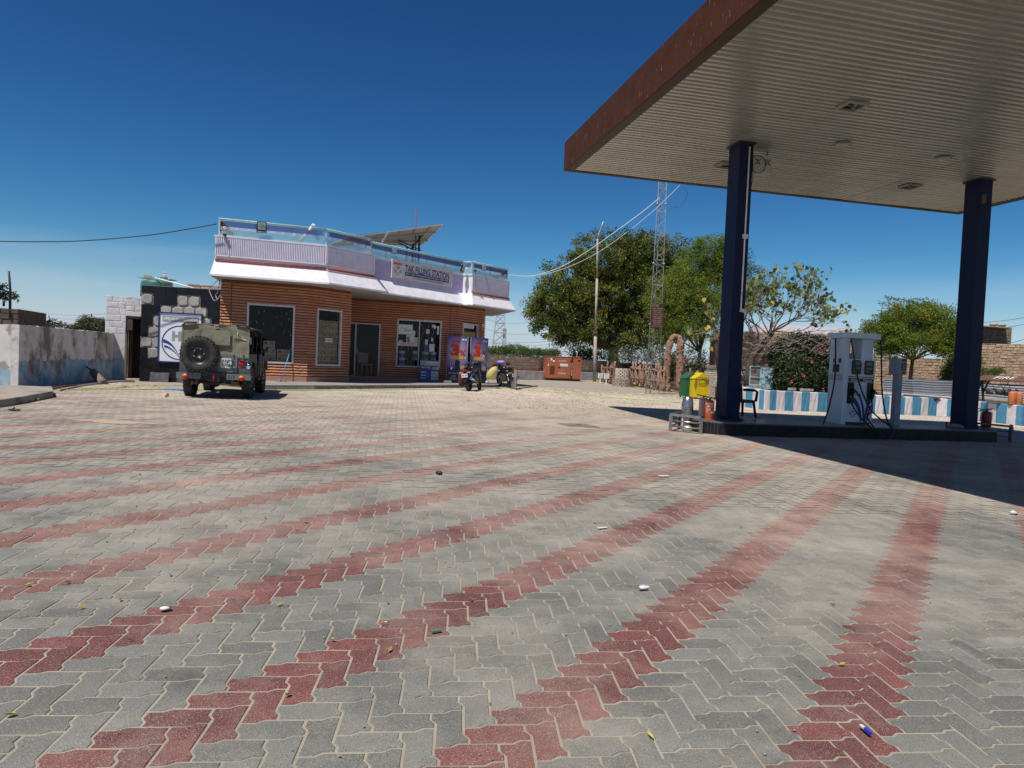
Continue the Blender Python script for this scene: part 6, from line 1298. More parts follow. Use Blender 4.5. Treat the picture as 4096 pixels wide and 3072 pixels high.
# small white signs
for x,yt,yb,lb in ((2400,1495,1533,'left of two small white garden signs by the rustic fence'),(2424,1496,1538,'right of two small white garden signs by the rustic fence')):
    p=G(x,yb); h=(yb-yt)*p.y/2780; o=T('garden_sign',lb,'sign',p,rzaz(95),'small white garden signs'); MB().box((0,0,h*.3),(.06,.03,h*.6)).build('stake',PAPER,o); MB().box((0,-.02,h*.8),(.28,.02,h*.5)).build('board',PAPER,o)
    q=MB(); [q.box((uni(-.02,.02),-.034,h*(.62+.09*i)),(uni(.14,.22),.003,h*.03)) for i in range(5)]; q.build('print',GREYINK,o)
# rustic fence of cast branches
BRN=mat('cast_branch',(.31,.185,.125),(.22,.13,.09),ns=6,nd=7,rough=.9,bump=.7,bs=14,rnd=.08)
def branch(par,a,b,r0,r1,m=BRN,kn=4,name='branch',wob=.04):
    P_=[a.lerp(b,i/kn)+V3(uni(-wob,wob),uni(-wob,wob),uni(-wob,wob)*.5)*(0 if i in(0,kn) else 1) for i in range(kn+1)]; q=MB(); q.tube(P_,[r0+(r1-r0)*i/kn+uni(-.006,.006) for i in range(kn+1)],8)
    for _ in range(2): t=uni(.2,.8); c=a.lerp(b,t); q.ell((c.x+uni(-.03,.03),c.y-.04,c.z),(r0*.7,r0*.7,r0*.7),n=6,k=4)
    return q.build(name,m,par,world=True)
def rustic(p0,p1,n,lb,h=1.0):
    o=T('rustic_fence',lb,'fence',p0); L_=(p1-p0).length
    for i in range(n):
        t=i/(n-1); p=p0.lerp(p1,t); p.z=gz(p.x,p.y); dx_=(p1-p0).normalized()
        ln=uni(-.28,.28); branch(o,p-dx_*ln*.6,p+dx_*ln*.6+V3(0,0,h*uni(.85,1.25)),.075,.055,name='post')
        if i<n-1:
            q_=p0.lerp(p1,(i+1)/(n-1)); q_.z=gz(q_.x,q_.y)
            branch(o,p+V3(0,-.05,h*.88+uni(-.04,.04)),q_+V3(0,-.05,h*.88+uni(-.04,.04)),.055,.05,name='top_rail'); branch(o,p+V3(0,-.04,h*.42),q_+V3(0,-.04,h*.42),.05,.045,name='lower_rail')
            if i%2: branch(o,p+V3(0,-.02,.05),q_+V3(0,-.02,h*.85),.05,.045,name='brace')
            else: branch(o,p+V3(0,-.02,h*.85),q_+V3(0,-.02,.05),.05,.045,name='brace')
f0=G(2406,1527); f1=G(2455,1540); f2=G(2530,1552); f3=G(2655,1566); f4=G(2735,1569); f5=G(2845,1580)
rustic(f0,f1,5,'left end of the rustic branch fence between the garden signs and brick planter',1.15); rustic(G(2520,1543),f3,13,'long rustic fence of cast concrete branches behind the lattice mast',1.15); rustic(f4,V3(9.6,33.2),5,'short rustic branch fence behind the green and yellow bins',1.05)
# arch of two cast tree trunks
aL=G(2668,1566); aR=G(2722,1570); o=T('rustic_arch','tall gateway arch shaped like two bent bare tree trunks','arch',aL.lerp(aR,.5)); Y_=aL.y
def tr(pl,rad,Y,m=BRN,name='trunk'):
    q=MB(); Pp=[W(x,y,Y+uni(-.05,.05)) for x,y in pl]; P2_=[];R2_=[]
    for i in range(len(Pp)-1):
        for k in range(5): t=k/5; P2_.append(Pp[i].lerp(Pp[i+1],t)+V3(uni(-.02,.02),uni(-.02,.02))); R2_.append((rad[i]+(rad[i+1]-rad[i])*t)*uni(.86,1.12))
    P2_.append(Pp[-1]); R2_.append(rad[-1]); q.tube(P2_,R2_,12)
    for _ in range(int(len(P2_)*.7)): i=random.randrange(len(P2_)); q.ell(P2_[i]+V3(uni(-.8,.8)*R2_[i],-.7*R2_[i]),(R2_[i]*.35,R2_[i]*.4,R2_[i]*.5),n=7,k=4,jit=.15)
    return q.build(name,m,o,world=True)
YA=aL.y; YR=aR.y
tr([(2660,1573),(2664,1540),(2668,1470),(2671,1410),(2678,1375),(2690,1348),(2702,1340)],[.30,.20,.17,.17,.16,.12,.08],YA); tr([(2725,1577),(2722,1540),(2720,1470),(2719,1410),(2722,1375),(2716,1352),(2702,1341)],[.36,.24,.21,.19,.19,.16,.08],YR)
tr([(2726,1465),(2742,1448),(2752,1432)],[.12,.10,.08],YR,name='stub'); tr([(2672,1400),(2684,1383),(2690,1380)],[.10,.09,.08],YA,name='stub'); tr([(2663,1475),(2657,1462)],[.07,.05],YA,name='stub'); tr([(2715,1452),(2708,1444)],[.07,.05],YR,name='stub')
q=MB()
for x in(2684,2692,2700,2708): q.beam(W(x,1572,YA+.3),W(x,1455,YA+.3),.03)
for y in(1460,1500,1540,1568): q.beam(W(2680,y,YA+.3),W(2710,y+1,YA+.3),.03)
for i in range(7): q.tube([W(uni(2682,2710),1570-i*15,YA+.28),W(uni(2682,2710),1562-i*15,YA+.28),W(uni(2682,2710),1552-i*15,YA+.28)],.015,4)
q.build('iron_gate',RUST,o,world=True)
# street pole with arm
p=G(2378,1526); Yp=p.y; lp=T('street_pole','tall thin rusting white pole with a bent arm but no lamp before the big tree','pole',p)
POLM=mat('old_white_pole',(.42,.38,.35),(.35,.27,.22),ns=3,nd=8,rough=.7,extra=((.22,.09,.05),1.6,.56,.66,(1,1,.5)))
q=MB(); q.tube([p,W(2382,1330,Yp)],[.13,.11],10); q.tube([W(2382,1330,Yp),W(2388,1115,Yp)],[.09,.085],10); q.tube([W(2388,1115,Yp),W(2390,955,Yp)],[.065,.06],8); q.build('shaft',POLM,lp,world=True)
q=MB(); q.tube([W(2390,955,Yp),W(2394,940,Yp),W(2408,902,Yp),W(2414,887,Yp)],[.06,.06,.055,.06],8); q.build('arm',GALV,lp,world=True)
c_=W(2382,1332,Yp); q=MB(); q.lathe([(.2,-.05),(.2,.05)],10,c=c_); q.lathe([(.15,-.15),(.15,.15)],10,c=c_); q.build('clamp',RUST,lp,world=True)
# lattice mast
mp_=G(2606,1576); Ym=mp_.y; MST=mat('mast_galvanised',(.42,.43,.44),(.34,.33,.32),ns=6,rough=.5,metal=.3)
ms=T('lattice_mast','tall slim galvanised lattice mast with a brown plaque standing in the yard','mast',mp_)
H_=W(2640,175,Ym).z-mp_.z
def mleg(k,z):
    w_=.30+(.105-.30)*min(1,z/(H_-.9)); a=[R(210),R(330),R(90)][k]; return mp_+V3(w_*1.15*math.cos(a),w_*1.15*math.sin(a),z)
for k in range(3): MB().tube([mleg(k,0),mleg(k,H_*.5),mleg(k,H_-.9)],[.019,.016,.013],6).build('leg',MST,ms,world=True)
q=MB(); z=.1; i=0
while z<H_-1.2:
    st_=.42-.14*z/H_
    for k in range(3):
        a,b=(k,(k+1)%3); q.beam(mleg(a,z),mleg(b,z+st_),.012) if i%2 else q.beam(mleg(b,z),mleg(a,z+st_),.012)
        if i%3==0: q.beam(mleg(a,z),mleg(b,z),.016)
    z+=st_; i+=1
q.build('lattice_bracing',MST,ms,world=True,kind='stuff')
q=MB()
for zf in(.062,.195,.365,.53,.7):
    for k in range(3): c_=mleg(k,H_*zf*1.03); q.lathe([(.0,-.02),(.07,-.02),(.07,.02),(0,.02)],8,c=c_)
q.build('joint_flange',MST,ms,world=True); MB().tube([mp_+V3(0,0,H_-1.4),mp_+V3(0,0,H_)],.018,6).build('tip_rod',MST,ms,world=True)
a=W(2606,1225,Ym-.36); b=W(2653,1312,Ym-.36); w_,h_=b.x-a.x,a.z-b.z; pq=T('plaque','dark brown plaque with ten lines of pale Hindi writing on the lattice mast','plaque',((a.x+b.x)/2-.01,Ym-.38,(a.z+b.z)/2-.02),-.05); MB().box((0,0,0),(w_,.03,h_)).build('plate',mat('plaque_brown',(.05,.018,.015),(.07,.028,.022),ns=6,rough=.6),pq)
PLQ=mat('plaque_text',(.42,.27,.19),rough=.7)
for i,s in enumerate(('इधर भी देखें','जय हनुमान भंडार','चाय नाश्ता','मसाला पुड़ी','ठंडा पेय','पान मसाला','दाल बाटी','आटा चावल','सब्जी रोटी तैयार','भोजन उपलब्ध')): txt(pq,s,0,h_*(.42-.092*i),h_*.06,PLQ,w_*(.78-.1*(i%3)),y=-.02)
# cables: mast to building and beyond canopy
e0_=vpl(P4,A2,2034,1100); E_=P4+dv(A2)*e0_[0]+V3(0,0,e0_[1])
WW=mat('white_cable',(.62,.60,.58),rough=.5)
def curve_px(ps,lb,r,m,name='cable',cat='cable',grp=None):
    P_=[W(*p) for p in ps]; out=[]
    for i in range(len(P_)-1):
        p0,p1,p2,p3=P_[max(i-1,0)],P_[i],P_[i+1],P_[min(i+2,len(P_)-1)]
        for k in range(5): t=k/5; out.append(.5*((2*p1)+(-p0+p2)*t+(2*p0-5*p1+4*p2-p3)*t*t+(-p0+3*p1-3*p2+p3)*t**3))
    out.append(P_[-1]); return tag(MB().tube(out,r,5).build(name,m,loc=out[0]),lb,cat,grp)
curve_px([(2036,1099,30),(2095,1105,30),(2150,1100,30),(2250,1065,30),(2350,1005,30),(2450,935,30),(2560,855,30.3),(2640,790,30.5)],'thick white guy cable, the upper one, sagging from the office roof to the lattice mast',.015,WW,grp='white cables to the mast')
curve_px([(2100,1106,30.2),(2180,1096,30.2),(2280,1066,30.2),(2400,1005,30.2),(2520,920,30.3),(2600,855,30.4),(2650,810,30.5),(2720,740,30.8)],'thin white cable, the lower one, between the office roof and the lattice mast',.010,WW,grp='white cables to the mast')
curve_px([(2730,745,31),(2748,770,31),(2742,800,31),(2715,826,31),(2685,832,31)],'thin loop of cable hanging from the canopy edge to the mast',.008,DARK)
curve_px([(-60,964,20),(150,967,20.2),(350,962,20.5),(600,940,20.9),(760,915,21.0),(866,896,21.2)],'long black cable sagging across the sky from the left to the office roof corner',.016,DARK)
for i,(ps,lb) in enumerate((([(876,1123,21.5),(888,1160,21.4),(872,1195,21.3),(855,1200,21.4),(840,1170,21.6),(838,1155,21.7)],'loose pale cable looping from the office corner to the tiled wall'),([(880,1125,21.5),(870,1170,21.3),(862,1180,21.4),(870,1200,21.3)],'short loose pale cable hanging at the office corner'),([(872,1120,21.5),(850,1140,21.6),(838,1150,21.7)],'thin wire rising to the underside of the office roof corner'))): curve_px(ps,lb,.012,GREYINK,grp='loose cables at the office corner')
# ---------- bins ----------
def bin_(p,az,w_,d_,h,m,lb,mt):
    o=T('litter_bin',lb,'bin',p,rzaz(az),'pair of litter bins'); q=MB(); q.b2((-w_/2,0,.08),(w_/2,d_,h*.74)); q.build('body',m,o)
    rf=[(-w_/2-.02,h*.755),(w_/2+.02,h*.755),(w_/2+.02,h*.775),(0,h),(-w_/2-.02,h*.775)]; q=MB(); q.xz(rf,-.02,d_+.02); q.build('lid',mt,o)
    q=MB(); [q.b2((sx_*w_*.42-.02,y0_,0),(sx_*w_*.42+.02,y0_+.04,.079)) for sx_ in(-1,1) for y0_ in(.02,d_-.06)]; q.build('feet',DARK,o)
    q=MB(); q.tube([(-w_*.3,-.012,h*.72),(-w_*.18,-.014,h*.52),(w_*.15,-.014,h*.52),(w_*.4,-.012,h*.55)],.006,4); q.build('handle_wire',DARK,o); return o
YEL=mat('bin_yellow',(.62,.46,.015),(.55,.40,.015),ns=3,rough=.4); GRN=mat('bin_green',(.008,.085,.03),(.010,.10,.035),ns=3,rough=.4)
pb=G(2795,1597)
bin_(pb+V3(.12,0,0),75,.62,.55,1.12,YEL,'yellow litter bin with a pitched lid in front of the green one',YEL); bin_(pb+V3(-.19,.42,0),75,.62,.55,1.12,GRN,'dark green litter bin with a pitched lid half behind the yellow one',mat('bin_green_lid',(.03,.10,.06),rough=.5))
# ---------- objects on and beside the island ----------
def px_on(x,y,dz=.272): p=G(x,y,dz); return p
o_=T('steel_litter_bin','round domed stainless steel litter bin behind the left guard rail','bin',G(2745,1722)); sc=o_.location.y/2780; r=(2775-2729)/2*sc
MB().lathe([(r*.9,0),(r*.9,.05),(r,.06),(r,.50),(r*1.02,.51),(r*1.02,.525),(r,.53),(r*.97,.60),(r*.82,.68),(r*.5,.735),(0,.75)],28).build('bin_body',STEEL,o_)
q=MB(); q.xz([(-r*.98,.05),(-r*.8,.05),(-r*.8,.35),(-r*.98,.35)],-r*.62,-r*.56); q.build('sticker',PAPER,o_); q=MB(); q.b2((-r*.97,-r*.64,.08),(-r*.81,-r*.625,.11)); q.b2((-r*.97,-r*.64,.27),(-r*.81,-r*.625,.32)); q.build('sticker_print',BLUEINK,o_)
q=MB(); q.ell((-.03,-.22,.05),(.11,.05,.09),n=10,k=6); q.build('stone_wedge',CONC,o_)
def rail_(pts,h,lb,m=STEEL,sec=.055):
    o=T('guard_rail',lb,'guard rail',pts[0],0,'low guard rails at the island ends')
    for p in pts: q=MB(); q.box((p.x,p.y,p.z+h/2-.03),(sec,sec,h+.02),rz=.2); q.build('post',m,o,world=True)
    for a,b in zip(pts[:-1],pts[1:]):
        MB().beam(a+V3(0,0,h-.01),b+V3(0,0,h-.01),sec*1.05,sec*.9).build('top_bar',m,o,world=True)
        for t in(.32,.63): MB().tube([a+V3(0,0,h*t),b+V3(0,0,h*t)],.018,8).build('lower_bar',m,o,world=True)
    return o
ra=G(2681,1725); rb=G(2801,1738); rc=ra+V3(.35,.75,0); rc.z=gz(rc.x,rc.y)
rail_([rc,ra,rb],.36,'low bent stainless guard rail round the domed bin at the left island end')
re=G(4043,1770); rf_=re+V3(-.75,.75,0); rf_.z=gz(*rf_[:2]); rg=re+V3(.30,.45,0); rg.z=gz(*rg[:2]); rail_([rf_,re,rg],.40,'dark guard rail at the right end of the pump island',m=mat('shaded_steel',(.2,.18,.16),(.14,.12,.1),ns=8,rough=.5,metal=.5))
EXO=mat('extinguisher_orange',(.58,.13,.03),(.50,.10,.025),ns=4,rough=.35); EXP=mat('extinguisher_faded',(.66,.38,.28),(.58,.31,.22),ns=3,rough=.6); EXR=mat('extinguisher_red',(.28,.03,.02),(.2,.025,.02),ns=4,rough=.4)
def ext(p,r,h,m,lb,lab=False,az=180,hose=1,nz=1):
    o=T('fire_extinguisher',lb,'fire extinguisher',p,R(az-180),'fire extinguishers'); 
    MB().lathe([(r*.92,0),(r*.98,.015),(r*.92,.03),(r,.045),(r,h*.80),(r*.93,h*.86),(r*.62,h*.91),(r*.25,h*.93),(r*.22,h*.97),(0,h*.97)],24).build('cylinder',m,o)
    q=MB(); q.tube([(0,0,h*.96),(0,0,h*1.03)],.022,8); q.beam((-.02,0,h*1.02),(-.16*nz,0,h*1.07),.02,.012); q.beam((-.02,0,h*1.04),(-.15*nz,.0,h*1.10),.02,.012); q.tube([(.02,0,h*1.0),(.03,0,h*1.05)],.015,6); q.build('valve_lever',BLACKP,o)
    if hose: q=MB(); q.tube([(.03*nz,0,h*1.0),(.14*nz,0,h*1.02),(.24*nz,.0,h*.85),(.27*nz,0,h*.45),(.20*nz,0,h*.10)],.011,6); q.build('hose',BLACKP,o)
    if lab:
        q=MB()
        def arc_(a0,a1,z0_,z1_,rr):
            k=8; return q.add([(rr*math.sin(a0+(a1-a0)*i/k),-rr*math.cos(a0+(a1-a0)*i/k),z) for i in range(k+1) for z in(z0_,z1_)],[(2*i,2*i+2,2*i+3,2*i+1) for i in range(k)])
        arc_(-1.3,1.3,h*.72,h*.77,r*1.006); arc_(.1,.9,h*.30,h*.42,r*1.006); arc_(-.9,-.8,h*.35,h*.55,r*1.006)
        for z_ in(.5,.54,.46): arc_(-.5,.0,h*z_,h*(z_+.015),r*1.006)
        q.build('label_print',PAPER,o); txt(o,'firno',-r*.15,h*.64,.045,PAPER,.11,y=-r*1.01,bold=.03,shear=.15)
    return o
p1_=px_on(2811,1662); p2_=px_on(2836,1679); s1_=p1_.y/2780; s2_=p2_.y/2780
ext(p2_,18*s2_,.46,EXO,'bright orange extinguisher with white labels in front of the left column',True); e=ext(p1_+V3(-.03,-.1,0),16.5*s1_,.44,EXP,'faded pinkish extinguisher behind the bright orange one',False,hose=0); txt(e,'●',.05,.27,.05,PAPER,y=-16.5*s1_*.98)
p3_=px_on(3943,1713); ext(p3_,18*p3_.y/2780,.46,EXR,'dark red extinguisher in the shade right of the right column',False,nz=-1); p4_=px_on(3910,1708); ext(p4_+V3(.02,.2,0),.09,.46,EXR,'extinguisher half hidden behind the right column',False,hose=1)
for x,yb,yt,lb in ((4046,1617,1562,'left of two orange extinguishers standing on the striped kerb'),(4074,1619,1563,'right of two orange extinguishers standing on the striped kerb')): p=W(x,yb,24.7); r_=13*24.7/2780; ext(V3(p.x,p.y,p.z),r_,(yb-yt)*24.7/2780,mat('extinguisher_sunlit',(.52,.17,.07),(.46,.14,.05),ns=4,rough=.5),lb,False,hose=1); 
for x,lb in ((4050,'small white tag on the left kerb extinguisher'),):pass
# plastic chair by the left column
p=px_on(2986,1672); c_=T('plastic_chair','black plastic armchair standing on the island behind the left column','chair',p+V3(-.05,.3,0),.35)
q=MB(); q.box((0,0,.39),(.46,.44,.035)); q.box((0,0,.36),(.40,.38,.04)); q.build('seat',BLACKP,c_)
for sx_ in(-1,1):
    for sy_ in(-1,1): MB().tube([(sx_*.20,sy_*.19,.38),(sx_*.25,sy_*.24,0)],[.034,.026],8).build('leg',BLACKP,c_)
    MB().tube([(sx_*.24,-.22,.38),(sx_*.255,-.24,.60),(sx_*.25,-.16,.635),(sx_*.24,.22,.63)],.031,8).build('armrest',BLACKP,c_)
q=MB(); q.add([(x_,.22+.05*v-.04*abs(x_),.40+.42*v-.1*v*abs(x_)*4*.5) for v in(0,.5,1) for x_ in(-.22,-.11,0,.11,.22)],[(5*j+i,5*j+i+1,5*j+6+i,5*j+5+i) for j in range(2) for i in range(4)],True); q.build('backrest',BLACKP,c_)
# ---------- fuel dispenser ----------
dl=px_on(3306,1690); dm=px_on(3362,1697); dr=px_on(3478,1698)
DW=mat('dispenser_white',(.60,.65,.70),(.54,.59,.65),ns=3,rough=.4); DG=mat('dispenser_grey',(.22,.23,.26),rough=.5)
dz_=dm.z; fd=T('fuel_dispenser','tall pale fuel dispenser with Diesel and Petrol nozzles and hanging hoses','fuel pump',(dm.x,dm.y,dz_),rzaz(80))
FW=.80; Ht=2.12; DP=.54
# local: x right along the front, y back; narrow end face at x=0 seen on the left
q=MB(); q.b2((0,.0,0),(.115,DP,Ht-.16)); q.build('side_tower',DW,fd)
q=MB(); q.b2((.118,.02,.06),(FW,DP-.02,1.08)); q.build('lower_cabinet',DW,fd)
q=MB(); q.b2((.118,.0,1.105),(FW,DP,1.50)); q.build('display_head',DW,fd)
q=MB(); q.b2((.50,.10,1.501),(FW-.01,.46,Ht-.16)); q.build('right_pillar',DW,fd)
q=MB(); q.prism([(-.06,DP+.05),(-.06,.04),(.06,-.06),(FW+.06,-.04),(FW+.06,DP+.03)],Ht-.155,Ht-.03); q.build('top_canopy',DW,fd); MB().b2((.13,.05,0),(FW-.04,.5,.059)).build('plinth',DARK,fd)
q=MB(); q.b2((.118,-.003,1.082),(FW-.01,.5,1.103)); q.build('gap_strip',DARK,fd)
X=lambda x:.118+x*.95
for x0_,x1_ in((.08,.32),(.42,.66)):
    x0_,x1_=X(x0_),X(x1_); cx_=(x0_+x1_)/2; cz_=1.31; hx,hz_,cr_=(x1_-x0_)/2,.165,.04; pl=[]
    for (ax,az_,a0) in((hx-cr_,hz_-cr_,0),(-hx+cr_,hz_-cr_,90),(-hx+cr_,-hz_+cr_,180),(hx-cr_,-hz_+cr_,270)):
        for k in range(4): a=R(a0+k*30); pl.append((cx_+ax+cr_*math.cos(a),cz_+az_+cr_*math.sin(a)))
    q=MB(); q.xz(pl,-.014,-.001); s_=q.build('display_screen',BLACKP,fd); q=MB(); q.b2((cx_-.07,-.018,1.36),(cx_+.08,-.015,1.44)); q.b2((cx_-.07,-.018,1.27),(cx_+.08,-.015,1.31)); q.b2((cx_-.07,-.018,1.20),(cx_+.0,-.015,1.23)); q.build('lcd',mat('lcd_grey',(.10,.11,.11),rough=.2),s_)
for z_ in(1.36,1.22):
    MB().b2((X(.335),-.012,z_-.055),(X(.405),-.001,z_+.055)).build('keypad',DG,fd); q=MB(); [q.b2((X(.340)+.022*i,-.018,z_-.045+.022*j),(X(.340)+.016+.022*i,-.013,z_-.030+.022*j)) for i in range(3) for j in range(4)]; q.build('keys',PAPER,fd,kind='stuff')
q=MB(); q.b2((X(.03),-.004,.985),(X(.68),.018,1.06)); q.build('name_strip',BLACKINK,fd); txt(fd,'Diesel',X(.19),1.022,.055,PAPER,.21,y=-.008,bold=.02); txt(fd,'Petrol',X(.52),1.022,.055,PAPER,.21,y=-.008,bold=.02)
for x0_ in(.02,.54): MB().b2((X(x0_),-.03,.55 if x0_>.3 else .48),(X(x0_)+.13,.019,.965)).build('nozzle_holster',BLACKP,fd)
q=MB(); q.b2((X(.28),.008,.76),(X(.36),.019,.94)); q.b2((X(.40),.008,.90),(X(.50),.019,.94)); q.b2((X(.41),.008,.85),(X(.5),.019,.87)); q.build('sticker',PAPER,fd)
q=MB(); q.b2((X(.275),.006,.66),(X(.38),.019,.70)); q.ell((X(.32),.006,.92),(.025,.004,.03),n=8,k=4); q.build('sticker_print',BLUEINK,fd)
q=MB()
def wing(P0_,C_,P1_,w0,w1,mi=0):
    prev=None
    for i in range(15):
        t=i/14; a=(1-t)**2*P0_[0]+2*t*(1-t)*C_[0]+t*t*P1_[0]; b=(1-t)**2*P0_[1]+2*t*(1-t)*C_[1]+t*t*P1_[1]; w_=w0+(w1-w0)*t; qd=((a-w_/2,-.001,b),(a+w_/2,-.001,b))
        if prev: q.add([prev[0],prev[1],qd[1],qd[0]],[(0,1,2,3)])
        prev=qd
wing((X(.14),.62),(X(.38),.45),(X(.42),.07),.15,.04); wing((X(.22),.78),(X(.48),.58),(X(.50),.07),.06,.05); wing((X(.68),.62),(X(.55),.50),(X(.53),.07),.11,.03); wing((X(.70),.46),(X(.60),.36),(X(.57),.07),.05,.03); q.v=[(v[0],.016,v[2]) for v in q.v]; q.build('wing_print',BLUEINK,fd)
q=MB(); hplogo(q,X(.20),.27,.10,y=.014); q.build('logo',BLUEINK,fd); txt(fd,'HP',X(.20),.30,.045,BLUEINK,y=.012,bold=.03)
q=MB(); [q.b2((-.006,DP*(.28+.36*i)-.045,1.40),(-.001,DP*(.28+.36*i)+.045,1.50)) for i in range(2)]; q.b2((-.007,DP*.30,1.18),(-.001,DP*.72,1.36)); q.build('tower_vent',BLACKP,fd)
q=MB(); [q.b2((-.008,DP*.07+i*.165,1.00+j*.03),(-.001,DP*.07+.13+i*.165,1.014+j*.03)) for i in range(3) for j in range(5)]; q.build('louvres',DG,fd,kind='stuff')
MB().b2((.27,.2,1.502),(.37,.3,1.62)).build('printer_box',DG,fd)
HOS=mat('black_hose',(.01,.01,.01),rough=.45)
def hose_(pl,lb,r=.017):
    P_=[]; pts_=[Vector(p) for p in pl]
    for i in range(len(pts_)-1):
        p0,p1,p2,p3=pts_[max(i-1,0)],pts_[i],pts_[i+1],pts_[min(i+2,len(pts_)-1)]
        for k in range(6): t=k/6; P_.append(.5*((2*p1)+(-p0+p2)*t+(2*p0-5*p1+4*p2-p3)*t*t+(-p0+3*p1-3*p2+p3)*t**3))
    P_.append(pts_[-1]); return MB().tube(P_,r,8).build('hose',HOS,fd)
hose_([(.10,-.05,Ht-.16),(.14,-.08,1.7),(.22,-.14,1.2),(.33,-.2,.8),(.5,-.26,.42),(.7,-.29,.22),(.88,-.52,.0),(.86,-.58,-.14),(.72,-.60,-.24),(.54,-.58,-.14),(.44,-.50,.02),(.48,-.25,.2),(.66,-.15,.35),(.71,-.07,.55)],'hose')
hose_([(FW+.06,-.03,Ht-.17),(FW+.07,-.08,1.6),(FW+.08,-.16,.8),(FW+.09,-.34,.2),(FW+.09,-.54,-.05),(FW-.05,-.60,-.20),(FW-.25,-.60,-.20),(.38,-.54,-.02),(.26,-.3,.2),(.20,-.1,.45),(.19,-.05,.58)],'hose')
hose_([(-.045,.30,Ht-.16),(-.09,.2,1.6),(-.18,.05,1.0),(-.38,-.1,.4),(-.56,-.2,.02)],'hose'); hose_([(.44,.45,Ht-.17),(.41,.42,1.8),(.39,.40,1.52)],'hose')
for x0_,s_ in((X(.08),1),(X(.62),1)):
    q=MB(); q.beam((x0_,-.05,.60),(x0_+.03,-.08,.82),.05,.07); q.beam((x0_+.02,-.09,.80),(x0_+.10,-.12,.72),.03,.03); q.tube([(x0_+.02,-.07,.82),(x0_+.01,-.05,.93)],.012,6); q.build('nozzle',BLACKP,fd)
q=MB(); q.tube([(.19,-.05,.58),(.19,-.05,.66)],.022,8); q.build('nozzle_coupling',CHROME,fd)
# card / air kiosk post
kp=px_on(3588,1701); ko=T('air_kiosk','narrow grey payment post with a small box head right of the dispenser','kiosk',kp,rzaz(78)); KG=mat('kiosk_grey',(.25,.27,.30),(.2,.22,.25),ns=4,rough=.45)
q=MB(); q.b2((-.08,0,.0),(.07,.14,1.22)); q.b2((-.085,-.004,.62),(.075,.144,.63)); q.build('post',KG,ko); q=MB(); q.b2((-.17,-.06,1.215),(.12,.18,1.60)); q.build('box_head',KG,ko)
q=MB(); q.b2((-.01,-.068,1.53),(.09,-.061,1.58)); q.b2((-.02,-.068,1.32),(.095,-.061,1.49)); q.b2((0,-.068,1.24),(.075,-.061,1.28)); q.build('panel_window',BLACKP,ko); q=MB(); q.b2((-.01,-.072,1.34),(.085,-.069,1.47)); q.build('screen',mat('kiosk_screen',(.12,.14,.13),(.05,.06,.06),ns=12,rough=.2),ko)
# island clutter
p=px_on(3785,1708); o=T('valve_stub','tiny dark valve stub on the island top left of the right column','valve',p); q=MB(); q.tube([(0,0,0),(0,0,.09)],.015,6); q.ell((0,0,.1),(.03,.02,.02)); q.build('stub',DARK,o)
p=px_on(3560,1701); o=T('cable_clip','small dark cable clip on the island top by the kiosk post','clip',p); MB().ell((0,0,.02),(.03,.03,.025)).build('clip',DARK,o); p=px_on(3636,1702)
p=px_on(3822,1712); o=T('folded_rag','crumpled pale rag at the foot of the right column','rag',p); MB().ell((0,0,.04),(.19,.1,.06),jit=.25,n=12,k=6).build('rag_body',mat('rag',(.25,.22,.18),rough=.95),o)
q=MB(); P_=[px_on(x,y)+V3(0,0,.012) for x,y in ((2862,1669),(2880,1676),(2915,1683),(2960,1686),(2975,1681),(2955,1677),(2935,1680))]; tag(q.tube(P_,.012,6).build('loose_cable',BLACKP,loc=P_[0]),'coil of loose black cable round the foot of the left column','cable')
# FIRE stand with buckets
Yf=25.6
fs=T('fire_stand','brown roofed iron fire stand with FIRE written on it beyond the right column','fire stand',W(3940,1600,Yf))
a=W(3932,1500,Yf-.3); b=W(4200,1508,Yf-.6); c_=W(4210,1530,Yf-.9); d=W(3906,1517,Yf-.6)
q=MB(); n_=V3(0,0,.03); q.add([a,b,c_,d,a-n_,b-n_,c_-n_,d-n_],[(0,3,2,1),(4,5,6,7),(2,3,7,6),(0,1,5,4),(0,4,7,3)]); q.build('roof_plate',mat('stand_brown',(.10,.05,.035),(.13,.07,.05),ns=5,rough=.7),fs,world=True)
cu=(d+a)/2; ux=(b-a).normalized(); uy=(a-d).normalized()
fn=ux.cross(uy).normalized(); fc=a.lerp(b,.36).lerp(d.lerp(c_,.36),.5)+fn*.012
M4=Matrix.Translation(fc)@Matrix(((ux.x,uy.x,0,0),(ux.y,uy.y,0,0),(ux.z,uy.z,1,0),(0,0,0,1)))@Matrix.Rotation(R(-90),4,'X')
txt(fs,'FIRE',0,0,.30,PAPER,.72,y=0,shear=.2,bold=.0,M=WM(fs).inverted()@M4)
q=MB(); q.beam(W(3928,1520,Yf-.4),W(3933,1604,Yf-.4),.06); q.beam(W(3958,1520,Yf-.4),W(3931,1572,Yf-.4),.05); q.beam(W(3925,1530,Yf-.4),W(3905,1575,Yf-.4),.05); q.beam(W(3925,1535,Yf-.5),W(4200,1550,Yf-.8),.04); q.build('legs',DARK,fs,world=True)
BUK=mat('fire_bucket',(.02,.018,.018),(.04,.035,.035),ns=6,rough=.6)
